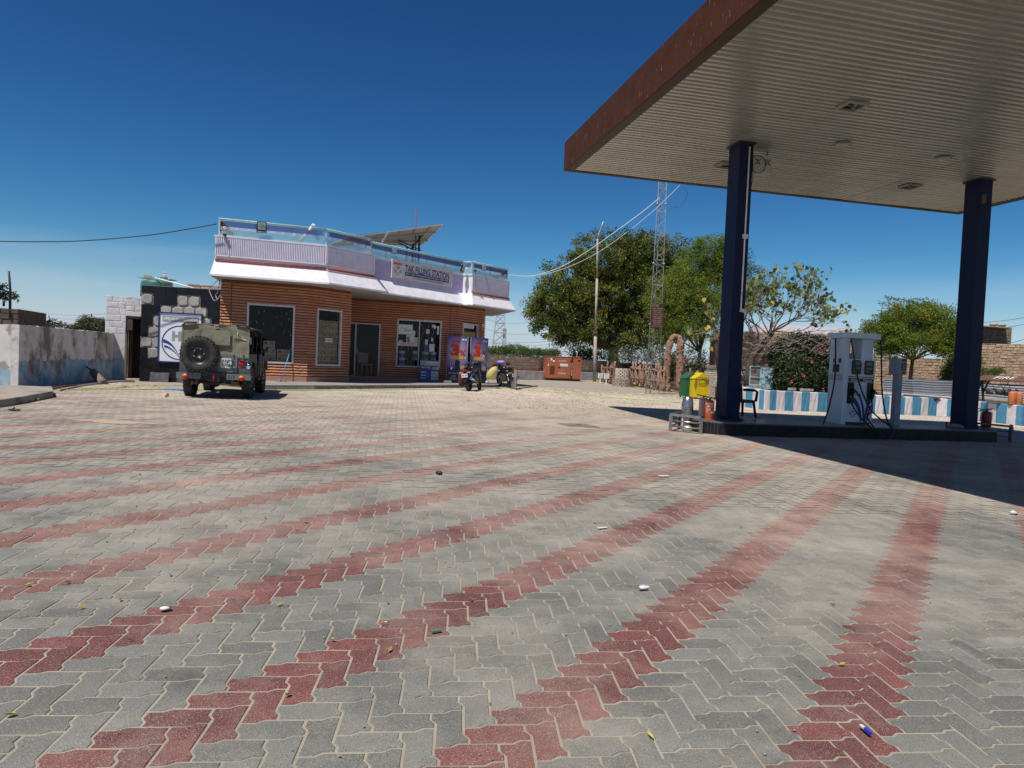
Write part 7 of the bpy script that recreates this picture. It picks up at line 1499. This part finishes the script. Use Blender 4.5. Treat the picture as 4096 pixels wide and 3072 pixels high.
for i,(x,y,w_,h_,lb,tx) in enumerate(((3958,1565,34,26,'dark fire bucket with white Hindi writing, left of three on the stand',1),(3997,1569,36,22,'tilted dark fire bucket, middle of three on the stand',0),(4026,1570,28,28,'dark fire bucket partly hidden by the orange extinguishers',0))):
    Y_=Yf-.6; p=W(x,y+h_/2,Y_); s=Y_/2780; o=T('fire_bucket',lb,'bucket',p,0,'buckets hung on the fire stand'); r=w_*s/2; h=h_*s
    MB().lathe([(0,0),(r*.68,0),(r,h),(r*.94,h*.98),(r*.6,.02)],18).build('bucket_body',BUK,o); MB().tube([(-r,0,h),(-r*.6,0,h*1.5),(0,0,h*1.75),(r*.6,0,h*1.5),(r,0,h)],.01,5).build('handle',BUK,o); MB().tube([(0,0,h*1.7),(.02,0,h*1.95),(0,0,h*2.05)],.008,4).build('hook',BUK,o)
    if tx: txt(o,'आग',0,h*.5,h*.4,mat('bucket_grey_text',(.3,.3,.3),rough=.8),r*1.0,y=-r*1.0)
# manhole
p=G(2310,1703); o=T('manhole_cover','small square manhole cover set in the paving','manhole cover',p,.35); MB().box((0,0,.012),(.60,.55,.02)).build('cover_plate',mat('manhole_concrete',(.14,.13,.115),(.2,.18,.155),ns=5,rough=.9,bump=.4),o); q=MB(); [q.box((s*.33,0,.009),(.05,.66,.012)) for s in(-1,1)]; [q.box((0,s*.31,.009),(.60,.05,.012)) for s in(-1,1)]; q.build('sand_rim',SAND,o)
MB().box((.02,-.02,.024),(.12,.03,.008)).build('lift_slot',DARK,o)
# litter
def bit(x,y,name,lb,cat,fn,grp=None): p=G(x,y,.010); o=T(name,lb,cat,p,uni(0,3),grp); fn(o); return o
PWT=mat('litter_white',(.6,.6,.58),rough=.7)
bit(660,2440,'paper_scrap','small white crumpled scrap on a red stripe at lower left','litter',lambda o:MB().ell((0,0,.01),(.028,.018,.008),jit=.4,n=7,k=4).build('scrap',PWT,o),'paper scraps')
bit(2574,2357,'paper_scrap','crumpled white foil scrap on grey pavers right of centre','litter',lambda o:MB().ell((0,0,.012),(.04,.025,.010),jit=.5,n=7,k=4).build('scrap',PWT,o),'paper scraps')
bit(4055,2055,'paper_scrap','pale scrap near the canopy shadow at the right edge','litter',lambda o:MB().ell((0,0,.012),(.06,.03,.02),jit=.4,n=7,k=4).build('scrap',PWT,o),'paper scraps')
bit(2655,1905,'paper_scrap','flat white paper scrap between two red stripes below the domed bin','litter',lambda o:MB().box((0,0,.006),(.13,.07,.004)).build('scrap',PWT,o),'paper scraps')
bit(2410,2113,'paper_scrap','thin white strip of paper right of centre','litter',lambda o:MB().box((0,0,.006),(.09,.03,.004)).build('scrap',PWT,o),'paper scraps')
bit(3470,2936,'wrapper','torn blue and white wrapper on a red paver at lower right','litter',lambda o:(MB().box((0,0,.012),(.035,.012,.012)).build('blue_piece',mat('litter_blue',(.03,.05,.4),rough=.4),o),MB().box((.03,0,.012),(.03,.012,.006)).build('white_piece',PWT,o)))
bit(1745,2528,'wrapper','small green and blue wrapper on red pavers at lower centre','litter',lambda o:MB().box((0,0,.006),(.05,.016,.008)).build('wrapper_body',mat('litter_green',(.1,.2,.12),rough=.4),o))
bit(1522,2498,'cigarette_end','orange and white cigarette end on pavers at lower centre','litter',lambda o:(MB().tube([(0,0,.01),(.02,0,.01)],.004,6).build('filter',mat('filter_orange',(.5,.2,.05),rough=.8),o),MB().tube([(.02,0,.01),(.035,0,.01)],.004,6).build('paper',PWT,o)))
bit(665,1586,'plastic_bottle','small clear bottle with a red label lying on the yard before the tiled wall','bottle',lambda o:(MB().tube([(-.12,0,.035),(.05,0,.035),(.09,0,.035),(.11,0,.035)],[.033,.033,.02,.012],10).build('bottle_body',PWT,o),MB().tube([(-.02,0,.036),(.05,0,.036)],.0345,10).build('label',REDINK,o)))
bit(700,1559,'plastic_tray','flat sky blue plastic sheet on the yard left of the jeep','litter',lambda o:MB().box((0,0,.02),(.44,.22,.03)).build('tray_body',mat('tray_blue',(.15,.38,.65),rough=.5),o)).rotation_euler=(0,0,.2)
bit(58,1642,'sandal','black sandal lying on the paving near the concrete slab','sandal',lambda o:(MB().ell((0,0,.012),(.11,.04,.014),n=10,k=4).build('sole',BLACKP,o),MB().tube([(-.02,-.035,.015),(.0,0,.05),(-.02,.035,.015)],.008,5).build('strap',BLACKP,o))).rotation_euler=(0,0,.1)
bit(1755,1896,'dry_leaf','dark curled dead leaf on grey pavers in the middle of the yard','leaf',lambda o:MB().ell((0,0,.015),(.05,.025,.02),jit=.4,n=7,k=4).build('leaf_body',DARK,o))
YL=mat('fallen_yellow_leaf',(.48,.40,.08),(.35,.22,.05),ns=3,rough=.6)
q=MB()
for (x,y,s) in [(118,2340,1),(375,1960,1.2),(1225,2093,1.2),(1188,2120,1),(590,1960,1),(1880,2345,1),(1550,2410,1),(1885,2400,1),(1330,2560,1),(2600,2945,1),(3330,2420,1),(2965,2110,1),(3000,2130,1),(2880,1965,1),(1830,2160,1),(1755,1985,1.1),(800,2010,1),(480,2400,1),(1150,2780,1),(2380,2090,1),(270,2330,1),(330,2430,1),(520,2560,.8),(1060,2070,1),(960,2085,1),(3370,2660,1),(3110,2050,1),(3420,1895,1),(2700,1990,1),(680,2300,1),(1120,2420,1),(1560,2600,1),(40,2860,1.1),(2120,1800,1.2),(1500,1800,1.1),(1250,1780,1.1),(900,1820,1.1),(560,1900,1.1),(1700,1740,1.3),(2000,1720,1.3)]:
    p=G(x,y,.012); a=uni(0,6.3); s_=.021*s; c,sn=math.cos(a),math.sin(a)
    f=lambda u,v,z:(p.x+u*c-v*sn,p.y+u*sn+v*c,p.z+z)
    q.add([f(-s_,0,.001),f(-s_*.3,-s_*.4,.006),f(s_,0,.012),f(-s_*.3,s_*.4,.01),f(0,0,.0)],[(0,1,4),(1,2,4),(2,3,4),(3,0,4)])
o=q.build('fallen_leaves',YL); o['kind']='stuff'; o['label']='small yellow leaves fallen on the paving'
rp=[G(x,y) for x,y in((1990,1575),(2300,1570),(2450,1590),(2600,1600),(2700,1640),(2500,1650),(2200,1640),(2000,1610))]
q=MB()
for _ in range(1500):
    i,j=random.sample(range(len(rp)),2); p=rp[i].lerp(rp[j],rnd()); x,y=p.x+random.gauss(0,1.2),p.y+random.gauss(0,1.0); z=gz(x,y)+.013; a=uni(0,6.3); s=uni(.015,.04); c,sn=math.cos(a)*s,math.sin(a)*s
    q.add([(x-c,y-sn,z),(x+sn*.4,y-c*.4,z+.012),(x+c,y+sn,z+.004),(x-sn*.4,y+c*.4,z+.006)],[(0,1,2,3)])
o=q.build('dry_leaves',mat('dry_brown_leaf',(.20,.13,.06),(.38,.28,.08),ns=2,rough=.8)); o['kind']='stuff'; o['label']='dry brown neem leaves scattered over the far yard'
q=MB()
for _ in range(900):
    t=uni(0,1); p=f0.lerp(f3,t) if rnd()<.8 else f3.lerp(f5,rnd()); x,y=p.x+random.gauss(0,.5),p.y-.5+random.gauss(0,.6); z=gz(x,y)+.013; a=uni(0,6.3); s=uni(.03,.07); c,sn=math.cos(a)*s,math.sin(a)*s
    q.add([(x-c,y-sn,z),(x+sn*.4,y-c*.4,z+.02),(x+c,y+sn,z+.004),(x-sn*.4,y+c*.4,z+.006)],[(0,1,2,3)])
o=q.build('leaf_drift',YL); o['kind']='stuff'; o['label']='drift of yellow leaves along the rustic fence'
q=MB()
for _ in range(300):
    y=uni(2,14); x=uni(-.7,.7)*y; r=uni(.002,.007); q.ell((x,y,gz(x,y)+.011),(r,r*.8,r*.6),n=5,k=3)
o=q.build('grit',mat('pale_grit',(.4,.36,.3),(.15,.14,.13),ns=.7,rough=.9)); o['kind']='stuff'; o['label']='small stones and grit on the paving'

q=MB()
for (x,y,a,b) in ((450,1688,.8,.12),(620,1628,.3,.07),(2300,1713,.42,.12)):
    c=G(x,y); n=18; pl=[]
    for i in range(n): t=2*math.pi*i/n; r=uni(.55,1.15); px_,py_=c.x+a*r*math.cos(t),c.y+b*r*2.2*math.sin(t); pl.append((px_,py_,gz(px_,py_)+.0078))
    q.add(pl,[tuple(range(n))])
o=q.build('sand_patch',mat('drifted_sand',(.42,.33,.22),(.36,.29,.21),ns=9,nd=8,rough=.95,bump=.4,bs=90)); o['kind']='stuff'; o['label']='thin patches of yellow sand drifted over the paving'
# ---------- vegetation ----------
def clump(V,F,MI,c,n,r,ls,mi,droop=0,flat=1.):
    for _ in range(n):
        a=uni(0,6.283); u=uni(-1,1); rr=r*rnd()**.4; s=math.sqrt(1-u*u); p=Vector((c.x+rr*s*math.cos(a),c.y+rr*s*math.sin(a),c.z+rr*u*flat))
        d=Vector((random.gauss(0,1),random.gauss(0,1),random.gauss(-droop,.7))).normalized(); w=Vector((random.gauss(0,1),random.gauss(0,1),random.gauss(0,1))); w=(w-d*w.dot(d)).normalized()
        L_=ls*uni(.6,1.3); Wd=L_*uni(.28,.5); b=len(V)
        V+= [tuple(p),tuple(p+d*L_*.5+w*Wd*.5),tuple(p+d*L_),tuple(p+d*L_*.5-w*Wd*.5)]; F.append((b,b+1,b+2,b+3)); MI.append(mi() if callable(mi) else mi)
def crown_obj(name,V,F,MI,mats,par):
    me=bpy.data.meshes.new(name); me.from_pydata(V,[],F); [me.materials.append(m) for m in mats]; me.polygons.foreach_set('material_index',MI); o=bpy.data.objects.new(name,me); COL.objects.link(o); o.parent=par
    o.matrix_parent_inverse=WM(par).inverted(); return o
def limbs(par,base,tips,r,m=BARK,name='limb'):
    for t in tips:
        k=5; mid=[base.lerp(t,i/k)+Vector((uni(-.1,.1),uni(-.1,.1),uni(-.05,.12)))*((base-t).length*.18)*(0 if i in(0,k) else 1) for i in range(k+1)]
        q=MB(); q.tube(mid,[r*(1-.75*i/k) for i in range(k+1)],6)
        for i in range(2,k):
            for _ in range(2): d=Vector((uni(-1,1),uni(-1,1),uni(-.1,1))).normalized()*(base-t).length*uni(.15,.35); q.tube([mid[i],mid[i]+d*.5+Vector((0,0,.05)),mid[i]+d],[r*.35,r*.22,r*.08],5)
        q.build(name,m,par,world=True)
NL=[leafmat('neem_leaf_dark',(.035,.052,.010),(.06,.085,.016)),leafmat('neem_leaf_mid',(.12,.165,.025),(.17,.21,.035)),leafmat('neem_leaf_olive',(.20,.19,.03),(.25,.22,.04))]
BL=[leafmat('bright_leaf',(.16,.24,.03),(.22,.30,.04),.45),leafmat('bright_leaf_mid',(.09,.14,.02),(.13,.19,.03),.4),leafmat('bright_leaf_yellow',(.27,.28,.04),(.34,.30,.04),.45)]
def tree(name,lb,cat,tx,tyb,Yt,lobes,mats,wts,ls,ncl,npc,trunk=None,r0=.35,cr=.8,droop=.4,fork=.35,grp=None,lob_scale=1.,gaps=.0,edge=1.3,zb=None):
    b=W(tx,tyb,Yt); b.z=gz(b.x,b.y)-.02 if zb is None else zb; o=T(name,lb,cat,b,0,grp)
    L3=[(W(x,y,Yt+dy),rx*(Yt+dy)/2780,ry*(Yt+dy)/2780) for x,y,rx,ry,dy in lobes]
    tp=trunk or (tx,tyb-60); t=W(tp[0],tp[1],Yt); q=MB(); q.tube([b,b.lerp(t,.5)+V3(uni(-.1,.1),0,0),t],[r0*1.15,r0*.85,r0*.7],10); q.build('trunk',BARK,o,world=True)
    limbs(o,t,[c+V3(0,0,-h*.1) for c,_,h in L3],r0*.42)
    V=[];F=[];MI=[]; tot=sum(a*h for _,a,h in L3)
    for c,a,h in L3:
        n=int(ncl*a*h/tot)
        for _ in range(n):
            th=uni(0,6.283); u=uni(-1,1); s=math.sqrt(1-u*u); rr=uni(.3,1)**.5*uni(.8,edge); p=Vector((c.x+a*rr*s*math.cos(th),c.y+a*.8*rr*s*math.sin(th),c.z+h*rr*u))
            k=random.choices(range(len(mats)),wts)[0]; clump(V,F,MI,p,npc,cr*uni(.5,1.15),ls,(lambda k=k: k if rnd()<.75 else random.randrange(len(mats))),droop,.75)
    crown_obj('crown',V,F,MI,mats,o); return o
tree('neem_tree','huge dark green neem tree spreading behind the street pole and generator','tree',2458,1505,56.0,
 [(2210,1260,105,95,-.5),(2300,1130,130,105,0),(2260,1190,130,70,-1),(2420,1040,140,110,.5),(2500,1010,90,80,0),(2400,1200,170,140,1),(2530,1160,150,140,.5),(2620,1080,90,100,1),(2330,1290,120,90,-1),(2480,1320,140,90,-.5),(2600,1290,130,100,.3),(2250,1330,70,40,-.5),(2680,1000,70,60,1),(2170,1240,55,70,-.5),(2700,1100,80,100,2),(2590,1010,80,75,1),(2560,1090,90,90,.5),(2640,1150,80,90,1.5)],
 NL,[5,4,3],.205,1700,88,trunk=(2455,1400),r0=.5,cr=.66,droop=.7)
tree('bright_tree','bright light green feathery tree between the lattice mast and left column','tree',2795,1500,40.5,
 [(2770,1080,70,100,0),(2840,1010,70,70,0),(2860,1120,80,110,0),(2730,1180,85,110,-.5),(2790,1230,110,90,-.5),(2690,1250,70,80,-1),(2900,1050,60,90,0),(2640,1200,55,80,-1),(2760,1320,120,40,-1),(2660,1320,60,50,-1)],
 BL,[4,4,2],.105,1250,85,trunk=(2800,1410),r0=.13,cr=.45,droop=.2)
tree('slender_tree','thin grey green tree with open twigs just right of the left column','tree',2960,1500,34.0,[(2960,1090,50,80,0),(3010,1110,42,60,0),(2985,1180,55,70,0),(3040,1160,30,45,0),(2990,1040,22,50,0)],[leafmat('greygreen_leaf',(.09,.11,.05),(.12,.15,.07),.4),BL[1]],[3,1],.10,210,26,trunk=(2965,1300),r0=.1,cr=.35)
# dark undergrowth and scrub behind the fence
def bush(name,lb,boxes,mats,ls,n,cat='bush',kind=None,grp=None,base=None):
    c=W(*base); c.z=gz(c.x,c.y); o=T(name,lb,cat,c,0,grp); V=[];F=[];MI=[]
    for (x,y,rx,ry,Y,w_) in boxes:
        cc_=W(x,y,Y); a=rx*Y/2780; h=ry*Y/2780
        for _ in range(int(n*w_)):
            th=uni(0,6.283); u=uni(-1,1); s=math.sqrt(1-u*u); rr=uni(.3,1)**.5*uni(.92,1.08); p=Vector((cc_.x+a*rr*s*math.cos(th),cc_.y+min(a,1.6)*.6*rr*s*math.sin(th),max(gz(cc_.x,cc_.y),cc_.z+h*rr*u))); clump(V,F,MI,p,16,ls*2.2,ls,lambda: random.randrange(len(mats)),0)
    crown_obj('foliage',V,F,MI,mats,o)
    q=MB(); 
    for (x,y,rx,ry,Y,w_) in boxes[:6]:
        for _ in range(4): a=W(x+uni(-.3,.3)*rx,y+ry*.9,Y); a.z=max(gz(a.x,a.y),a.z-.3); q.tube([a,W(x+uni(-.6,.6)*rx,y,Y),W(x+uni(-.8,.8)*rx,y-ry*.7,Y)],[.05,.035,.015],5)
    q.build('stem',BARK,o,world=True,kind='stuff'); return o
OL=[leafmat('oleander_leaf_dark',(.018,.034,.012),(.03,.05,.016),.2),leafmat('oleander_leaf',(.04,.065,.025),(.055,.085,.03),.25),leafmat('oleander_leaf_pale',(.12,.15,.08),(.15,.17,.09),.25)]
ole=bush('oleander_bush','big dark oleander bush with pink flowers behind the striped kerb',[(3170,1500,130,85,27.6,2.3),(3260,1460,90,110,28,1.9),(3140,1450,70,80,28,1.4),(3210,1400,110,60,28.5,1.6),(3310,1500,50,85,27.8,1.0),(3095,1440,35,60,29.3,.5),(3140,1555,45,35,27.4,.6)],OL,.115,320,base=(3190,1580,27.6))
PKF=mat('oleander_pink',(.5,.04,.11),(.55,.12,.2),ns=3,rough=.5)
for i,(x,y) in enumerate(((3044,1438),(3063,1462),(3292,1402),(3240,1436),(3245,1448),(3214,1505),(3168,1528),(3170,1530),(3292,1560),(3300,1400),(3280,1390),(3076,1388),(3218,1390))):
    if i in(7,):continue
    p=W(x,y,26.6); q=MB(); [q.ell((uni(-.06,.06),uni(-.05,.05),uni(-.05,.05)),(.028,.024,.026),n=5,k=3) for _ in range(4)]; ob=q.build('flower',PKF,ole); ob.location=p-ole.location
SCR=[leafmat('scrub_leaf',(.06,.07,.028),(.09,.095,.04),.3),leafmat('scrub_leaf_green',(.06,.09,.03),(.09,.12,.04),.3)]
bush('scrub_bush','dry grey green scrub behind the rustic arch and fence',[(2760,1440,80,60,38.5,1.3),(2690,1460,50,50,39,.7),(2800,1480,50,40,38,.6),(2560,1420,90,40,54,1.4),(2480,1425,70,35,54,1.1),(2640,1430,70,45,50,1.2)],SCR,.12,120,base=(2760,1500,36.5))
bush('scrub_bush','pale scrub far behind the generator under the big tree',[(2370,1420,60,25,60,1),(2300,1400,40,25,62,.6),(2330,1425,50,20,60,.6)],[leafmat('far_leaf',(.05,.065,.03),(.07,.085,.04),.3)],.2,70,base=(2340,1440,60))
bush('scrub_bush','green acacia scrub rising over the brown rubble wall right of the office',[(1990,1405,50,18,52,1),(2060,1403,60,22,52,1.2),(2130,1412,60,15,52,1),(2200,1415,40,12,54,.5),(2190,1408,60,12,52,.6)],[leafmat('acacia_green',(.08,.13,.03),(.12,.17,.05),.4)],.11,210,base=(2080,1430,52))
bush('scrub_bush','distant dusty tree top over the boundary wall by the twin power pole',[(355,1300,40,26,120,1.2),(400,1308,40,22,120,1),(310,1322,35,12,120,.6),(440,1318,20,18,120,.4),(270,1326,20,6,120,.3)],[leafmat('far_dusty_leaf',(.085,.10,.055),(.12,.13,.07),.3)],.42,150,base=(360,1330,120))
# mesquite twigs over the left wall
def twigs(lb,segs,m,Y):
    P_=[W(*s[0],Y) for s in segs]; o=T('mesquite_branch',lb,'branch',P_[0],0,'mesquite branches over the left wall'); q=MB(); V=[];F=[];MI=[]
    for s in segs:
        pp=[W(x,y,Y+uni(-.1,.1)) for x,y in s]; q.tube(pp,[.02*(1-.7*i/len(pp)) for i in range(len(pp))],5)
        for a,b in zip(pp[:-1],pp[1:]):
            for i in range(12): clump(V,F,MI,a.lerp(b,i/12),7,.09,.09,0,.1)
    q.build('stem',BARK,o,world=True); crown_obj('leaves',V,F,MI,[m],o)
MQ=leafmat('mesquite_leaf',(.05,.085,.04),(.07,.11,.05),.3)
twigs('feathery mesquite branches spreading over the boundary wall beside the dark hut',[[(60,1300),(85,1290),(110,1268)],[(70,1310),(120,1290),(160,1272)],[(100,1305),(170,1290),(220,1280)],[(80,1312),(150,1303),(230,1296),(275,1304)],[(60,1290),(75,1277),(90,1272)],[(140,1312),(200,1302),(250,1300)]],MQ,20)
twigs('small mesquite twigs hanging in from the left edge against the sky',[[(-40,1180),(0,1170),(45,1178),(70,1190)],[(-40,1150),(0,1150),(20,1144)],[(-30,1190),(10,1188),(35,1195)]],MQ,18)
# heart leaved tree: bare branching with big yellow green leaves
HB=T('peepal_tree','sparse bare branched tree with big yellow and green heart shaped leaves beside the left column','tree',W(2990,1560,27.6))
hb=W(2992,1560,27.6); hb.z=.7; YH=27.6; tips=[]
BG=mat('grey_twig',(.26,.22,.19),(.18,.15,.13),ns=6,rough=.9)
BD=mat('dark_trunk',(.05,.037,.03),(.09,.07,.055),ns=7,rough=.9,bump=.6)
q=MB(); q.tube([hb,W(2997,1490,YH),W(3005,1430,YH),W(3045,1385,YH),W(3080,1345,YH),W(3092,1325,YH)],[.20,.17,.15,.12,.10,.08],9); q.build('trunk',BD,HB,world=True)
q=MB(); q.tube([W(3000,1455,YH),W(2992,1400,YH),W(3035,1360,YH)],[.10,.07,.05],7); q.build('limb',BD,HB,world=True)
q=MB(); q.tube([W(2880,1500,28.5),W(2865,1380,28.5),W(2868,1330,28.5),W(2845,1300,28.5)],[.12,.10,.08,.04],8); q.build('limb',BD,HB,world=True)
tw=MB(); random.seed(11)
def grow(p,d,ln,r,dep):
    k=3; pp=[p]; dd_=d.copy()
    for i in range(k): dd_=(dd_+Vector((uni(-.35,.35),uni(-.35,.35),uni(-.12,.25)))).normalized(); pp.append(pp[-1]+dd_*ln/k)
    tw.tube(pp,[r,r*.85,r*.7,r*.5],5 if dep<3 else 4,cap=False)
    qe=(p-W(3165,1235,YH)); 
    if (qe.x/2.25)**2+(qe.z/1.45)**2>1 and dep>0: tips.append(p); return
    if dep>=5: tips.append(pp[-1]); return
    for i in range(random.choice((2,2,3,3))): nd=(dd_+Vector((uni(-.9,.9),uni(-.7,.7),uni(-.45,.6)))).normalized(); grow(pp[-1] if i else pp[2],nd,ln*uni(.66,.88),r*.62,dep+1)
    if dep>1: tips.append(pp[-1])
for (x,y,dx_,dz__,l) in ((3080,1345,-.5,1,1.0),(3092,1325,.2,1,1.05),(3035,1360,-.3,1,.9),(3045,1385,-1,.6,.9),(3092,1325,.8,.5,1.0),(3070,1350,0,.8,.9),(3092,1325,1,.25,.95),(3092,1325,.6,.8,.95),(3085,1335,-.3,1,.9),(3080,1345,-.9,.5,.8),(3035,1360,-.9,.6,.7),(3092,1325,.9,.0,.9),(3060,1360,.4,.9,.7),(2992,1400,-.8,.4,.6),(3045,1385,-.6,.8,.6)): grow(W(x,y,YH),Vector((dx_,uni(-.4,.4),dz__)).normalized(),l,.034,0)
tw.build('twigs',BG,HB,world=True,kind='stuff')
HLm=[leafmat('heart_leaf_green',(.13,.20,.06),(.18,.24,.08),.4),leafmat('heart_leaf_yellow',(.55,.40,.06),(.6,.45,.1),.4),leafmat('heart_leaf_dark',(.06,.09,.035),(.08,.12,.04),.3)]
def hleaf(m):
    q=MB(); q.add([(0,0,0),(-.06,.0,-.02),(-.085,.01,-.08),(-.05,.02,-.135),(0,.01,-.20),(.05,.02,-.135),(.085,.01,-.08),(.06,0,-.02)],[(0,1,2,3,4),(0,4,5,6,7)]); return q.mesh('large_leaf',m)
hm=[hleaf(m) for m in HLm]; sp=[(2815,1190),(2830,1180),(2842,1215),(2822,1245),(2850,1255),(2858,1270),(2845,1280),(2806,1310),(2825,1310),(2838,1300),(2760,1330),(2755,1318),(2770,1345),(2850,1385),(2840,1388),(2852,1350),(2866,1350),(2974,1185),(2970,1265),(2972,1225),(2965,1200),(2825,1225),(2835,1265),(2858,1236)]
cand=[t for t in tips if True]; random.shuffle(cand)
cnt=0
for t in cand[:262]:
    if W(0,0,1) is None: pass
    o=bpy.data.objects.new('large_leaf',random.choices(hm,[6,2,2])[0]); COL.objects.link(o); o.parent=HB; s=uni(.7,1.25); o.matrix_local=WM(HB).inverted()@Matrix.Translation(t+Vector((uni(-.1,.1),uni(-.1,.1),uni(-.1,.1))))@Euler((uni(-1.2,1.2),uni(-1,1),uni(0,6.3))).to_matrix().to_4x4()@Matrix.Scale(s,4)
lv=[MB(),MB(),MB()]
for t in cand[262:900]:
    k=random.choices((0,1,2),(6,1,2))[0]; m_=Matrix.Translation(t+Vector((uni(-.1,.1),uni(-.1,.1),uni(-.1,.1))))@Euler((uni(-1.2,1.2),uni(-1,1),uni(0,6.3))).to_matrix().to_4x4()@Matrix.Scale(uni(.6,1.1),4)
    lv[k].add([m_@v.co for v in hm[k].vertices],[tuple(p.vertices) for p in hm[k].polygons])
for k in range(3): lv[k].build('leaves',HLm[k],HB,world=True,kind='stuff')
for x,y in sp:
    o=bpy.data.objects.new('large_leaf',random.choices(hm,[4,4,1])[0]); COL.objects.link(o); o.parent=HB; o.matrix_local=WM(HB).inverted()@Matrix.Translation(W(x,y,28.2))@Euler((uni(-1,1),uni(-1,1),uni(-1,1))).to_matrix().to_4x4()@Matrix.Scale(1.15,4)
q=MB(); 
for x,y in sp[::2]: q.tube([W(2862,1360,28.4),W((x+2862)/2,(y+1340)/2-12,28.3),W(x,y-5,28.2)],[.025,.016,.006],4,cap=False)
q.build('twig',BG,HB,world=True)
# brown tangle over the oleander
q=MB(); 
for _ in range(260): x=uni(3010,3330); y=uni(1330,1410)+abs(x-3170)*.1; P0_=W(x,y,27.3+uni(-.6,.6)); d=Vector((uni(-1,1),uni(-.3,.3),uni(-.5,.7)))*.5; q.tube([P0_,P0_+d*.5+Vector((0,0,uni(-.1,.1))),P0_+d],[.012,.009,.004],3,cap=False)
o=q.build('dry_twigs',BG,ole,world=True,kind='stuff')
# right hand feathery tree
random.seed(21)
rt=tree('feathery_tree','round green and yellow feathery tree behind the corrugated sheets, left of the right column','tree',3648,1530,31.0,
 [(3560,1340,80,70,0),(3640,1290,90,75,0),(3730,1300,85,75,0),(3790,1350,55,65,0),(3660,1370,110,50,-.3),(3570,1280,55,45,0),(3780,1390,45,35,0),(3540,1400,50,25,0),(3690,1250,60,35,0),(3485,1340,35,45,0),(3820,1330,30,60,.3)],
 [BL[0],BL[1],BL[2]],[4,5,2],.095,680,85,trunk=(3650,1440),r0=.10,cr=.40,droop=.1,zb=.6)
q=MB(); V=[];F=[];MI=[]
for x,y0_,y1_ in ((3552,1240,1186),(3574,1235,1192),(3605,1230,1194),(3628,1235,1203),(3656,1225,1194),(3695,1230,1193),(3724,1240,1212),(3756,1250,1220),(3790,1265,1238),(3810,1285,1245),(3500,1300,1260),(3466,1320,1280),(3640,1240,1202),(3530,1260,1210),(3478,1330,1296)):
    a=W(x+uni(-8,8),y0_,31); b=W(x,y1_,31); q.tube([a,a.lerp(b,.5),b],[.02,.014,.008],4)
    for k in range(7): an=k*.9; c=b+Vector((.16*math.cos(an),.16*math.sin(an),-.03)); clump(V,F,MI,c,5,.07,.10,0,.1)
    for k in range(4): clump(V,F,MI,a.lerp(b,k/4),6,.12,.09,random.choice((0,1)),.1)
q.build('shoot',BG,rt,world=True); crown_obj('shoot_leaves',V,F,MI,[BL[1],BL[0]],rt)
bush('shrub','small dark leafy shrub against the stone wall right before the right column',[(3800,1480,25,50,32.5,1),(3785,1500,22,30,32.5,.6),(3808,1440,22,35,32.5,.5)],[NL[1],OL[1]],.10,90,base=(3795,1530,32.5),cat='shrub')
bush('shrub','low green weed sprays beyond the right column before the stone wall',[(3935,1490,45,14,30,1),(3985,1482,30,8,30,.6),(3920,1440,14,12,30,.4)],[BL[1]],.08,60,base=(3940,1510,30),cat='shrub')
bush('shrub','dark weeds growing under the cooler cabinet and bricks by the left column',[(2935,1520,20,25,29.6,.5),(3095,1575,30,8,26.6,.4),(3280,1580,60,6,26.4,.4)],[OL[1],OL[0]],.07,80,base=(2940,1560,29.6),cat='shrub')
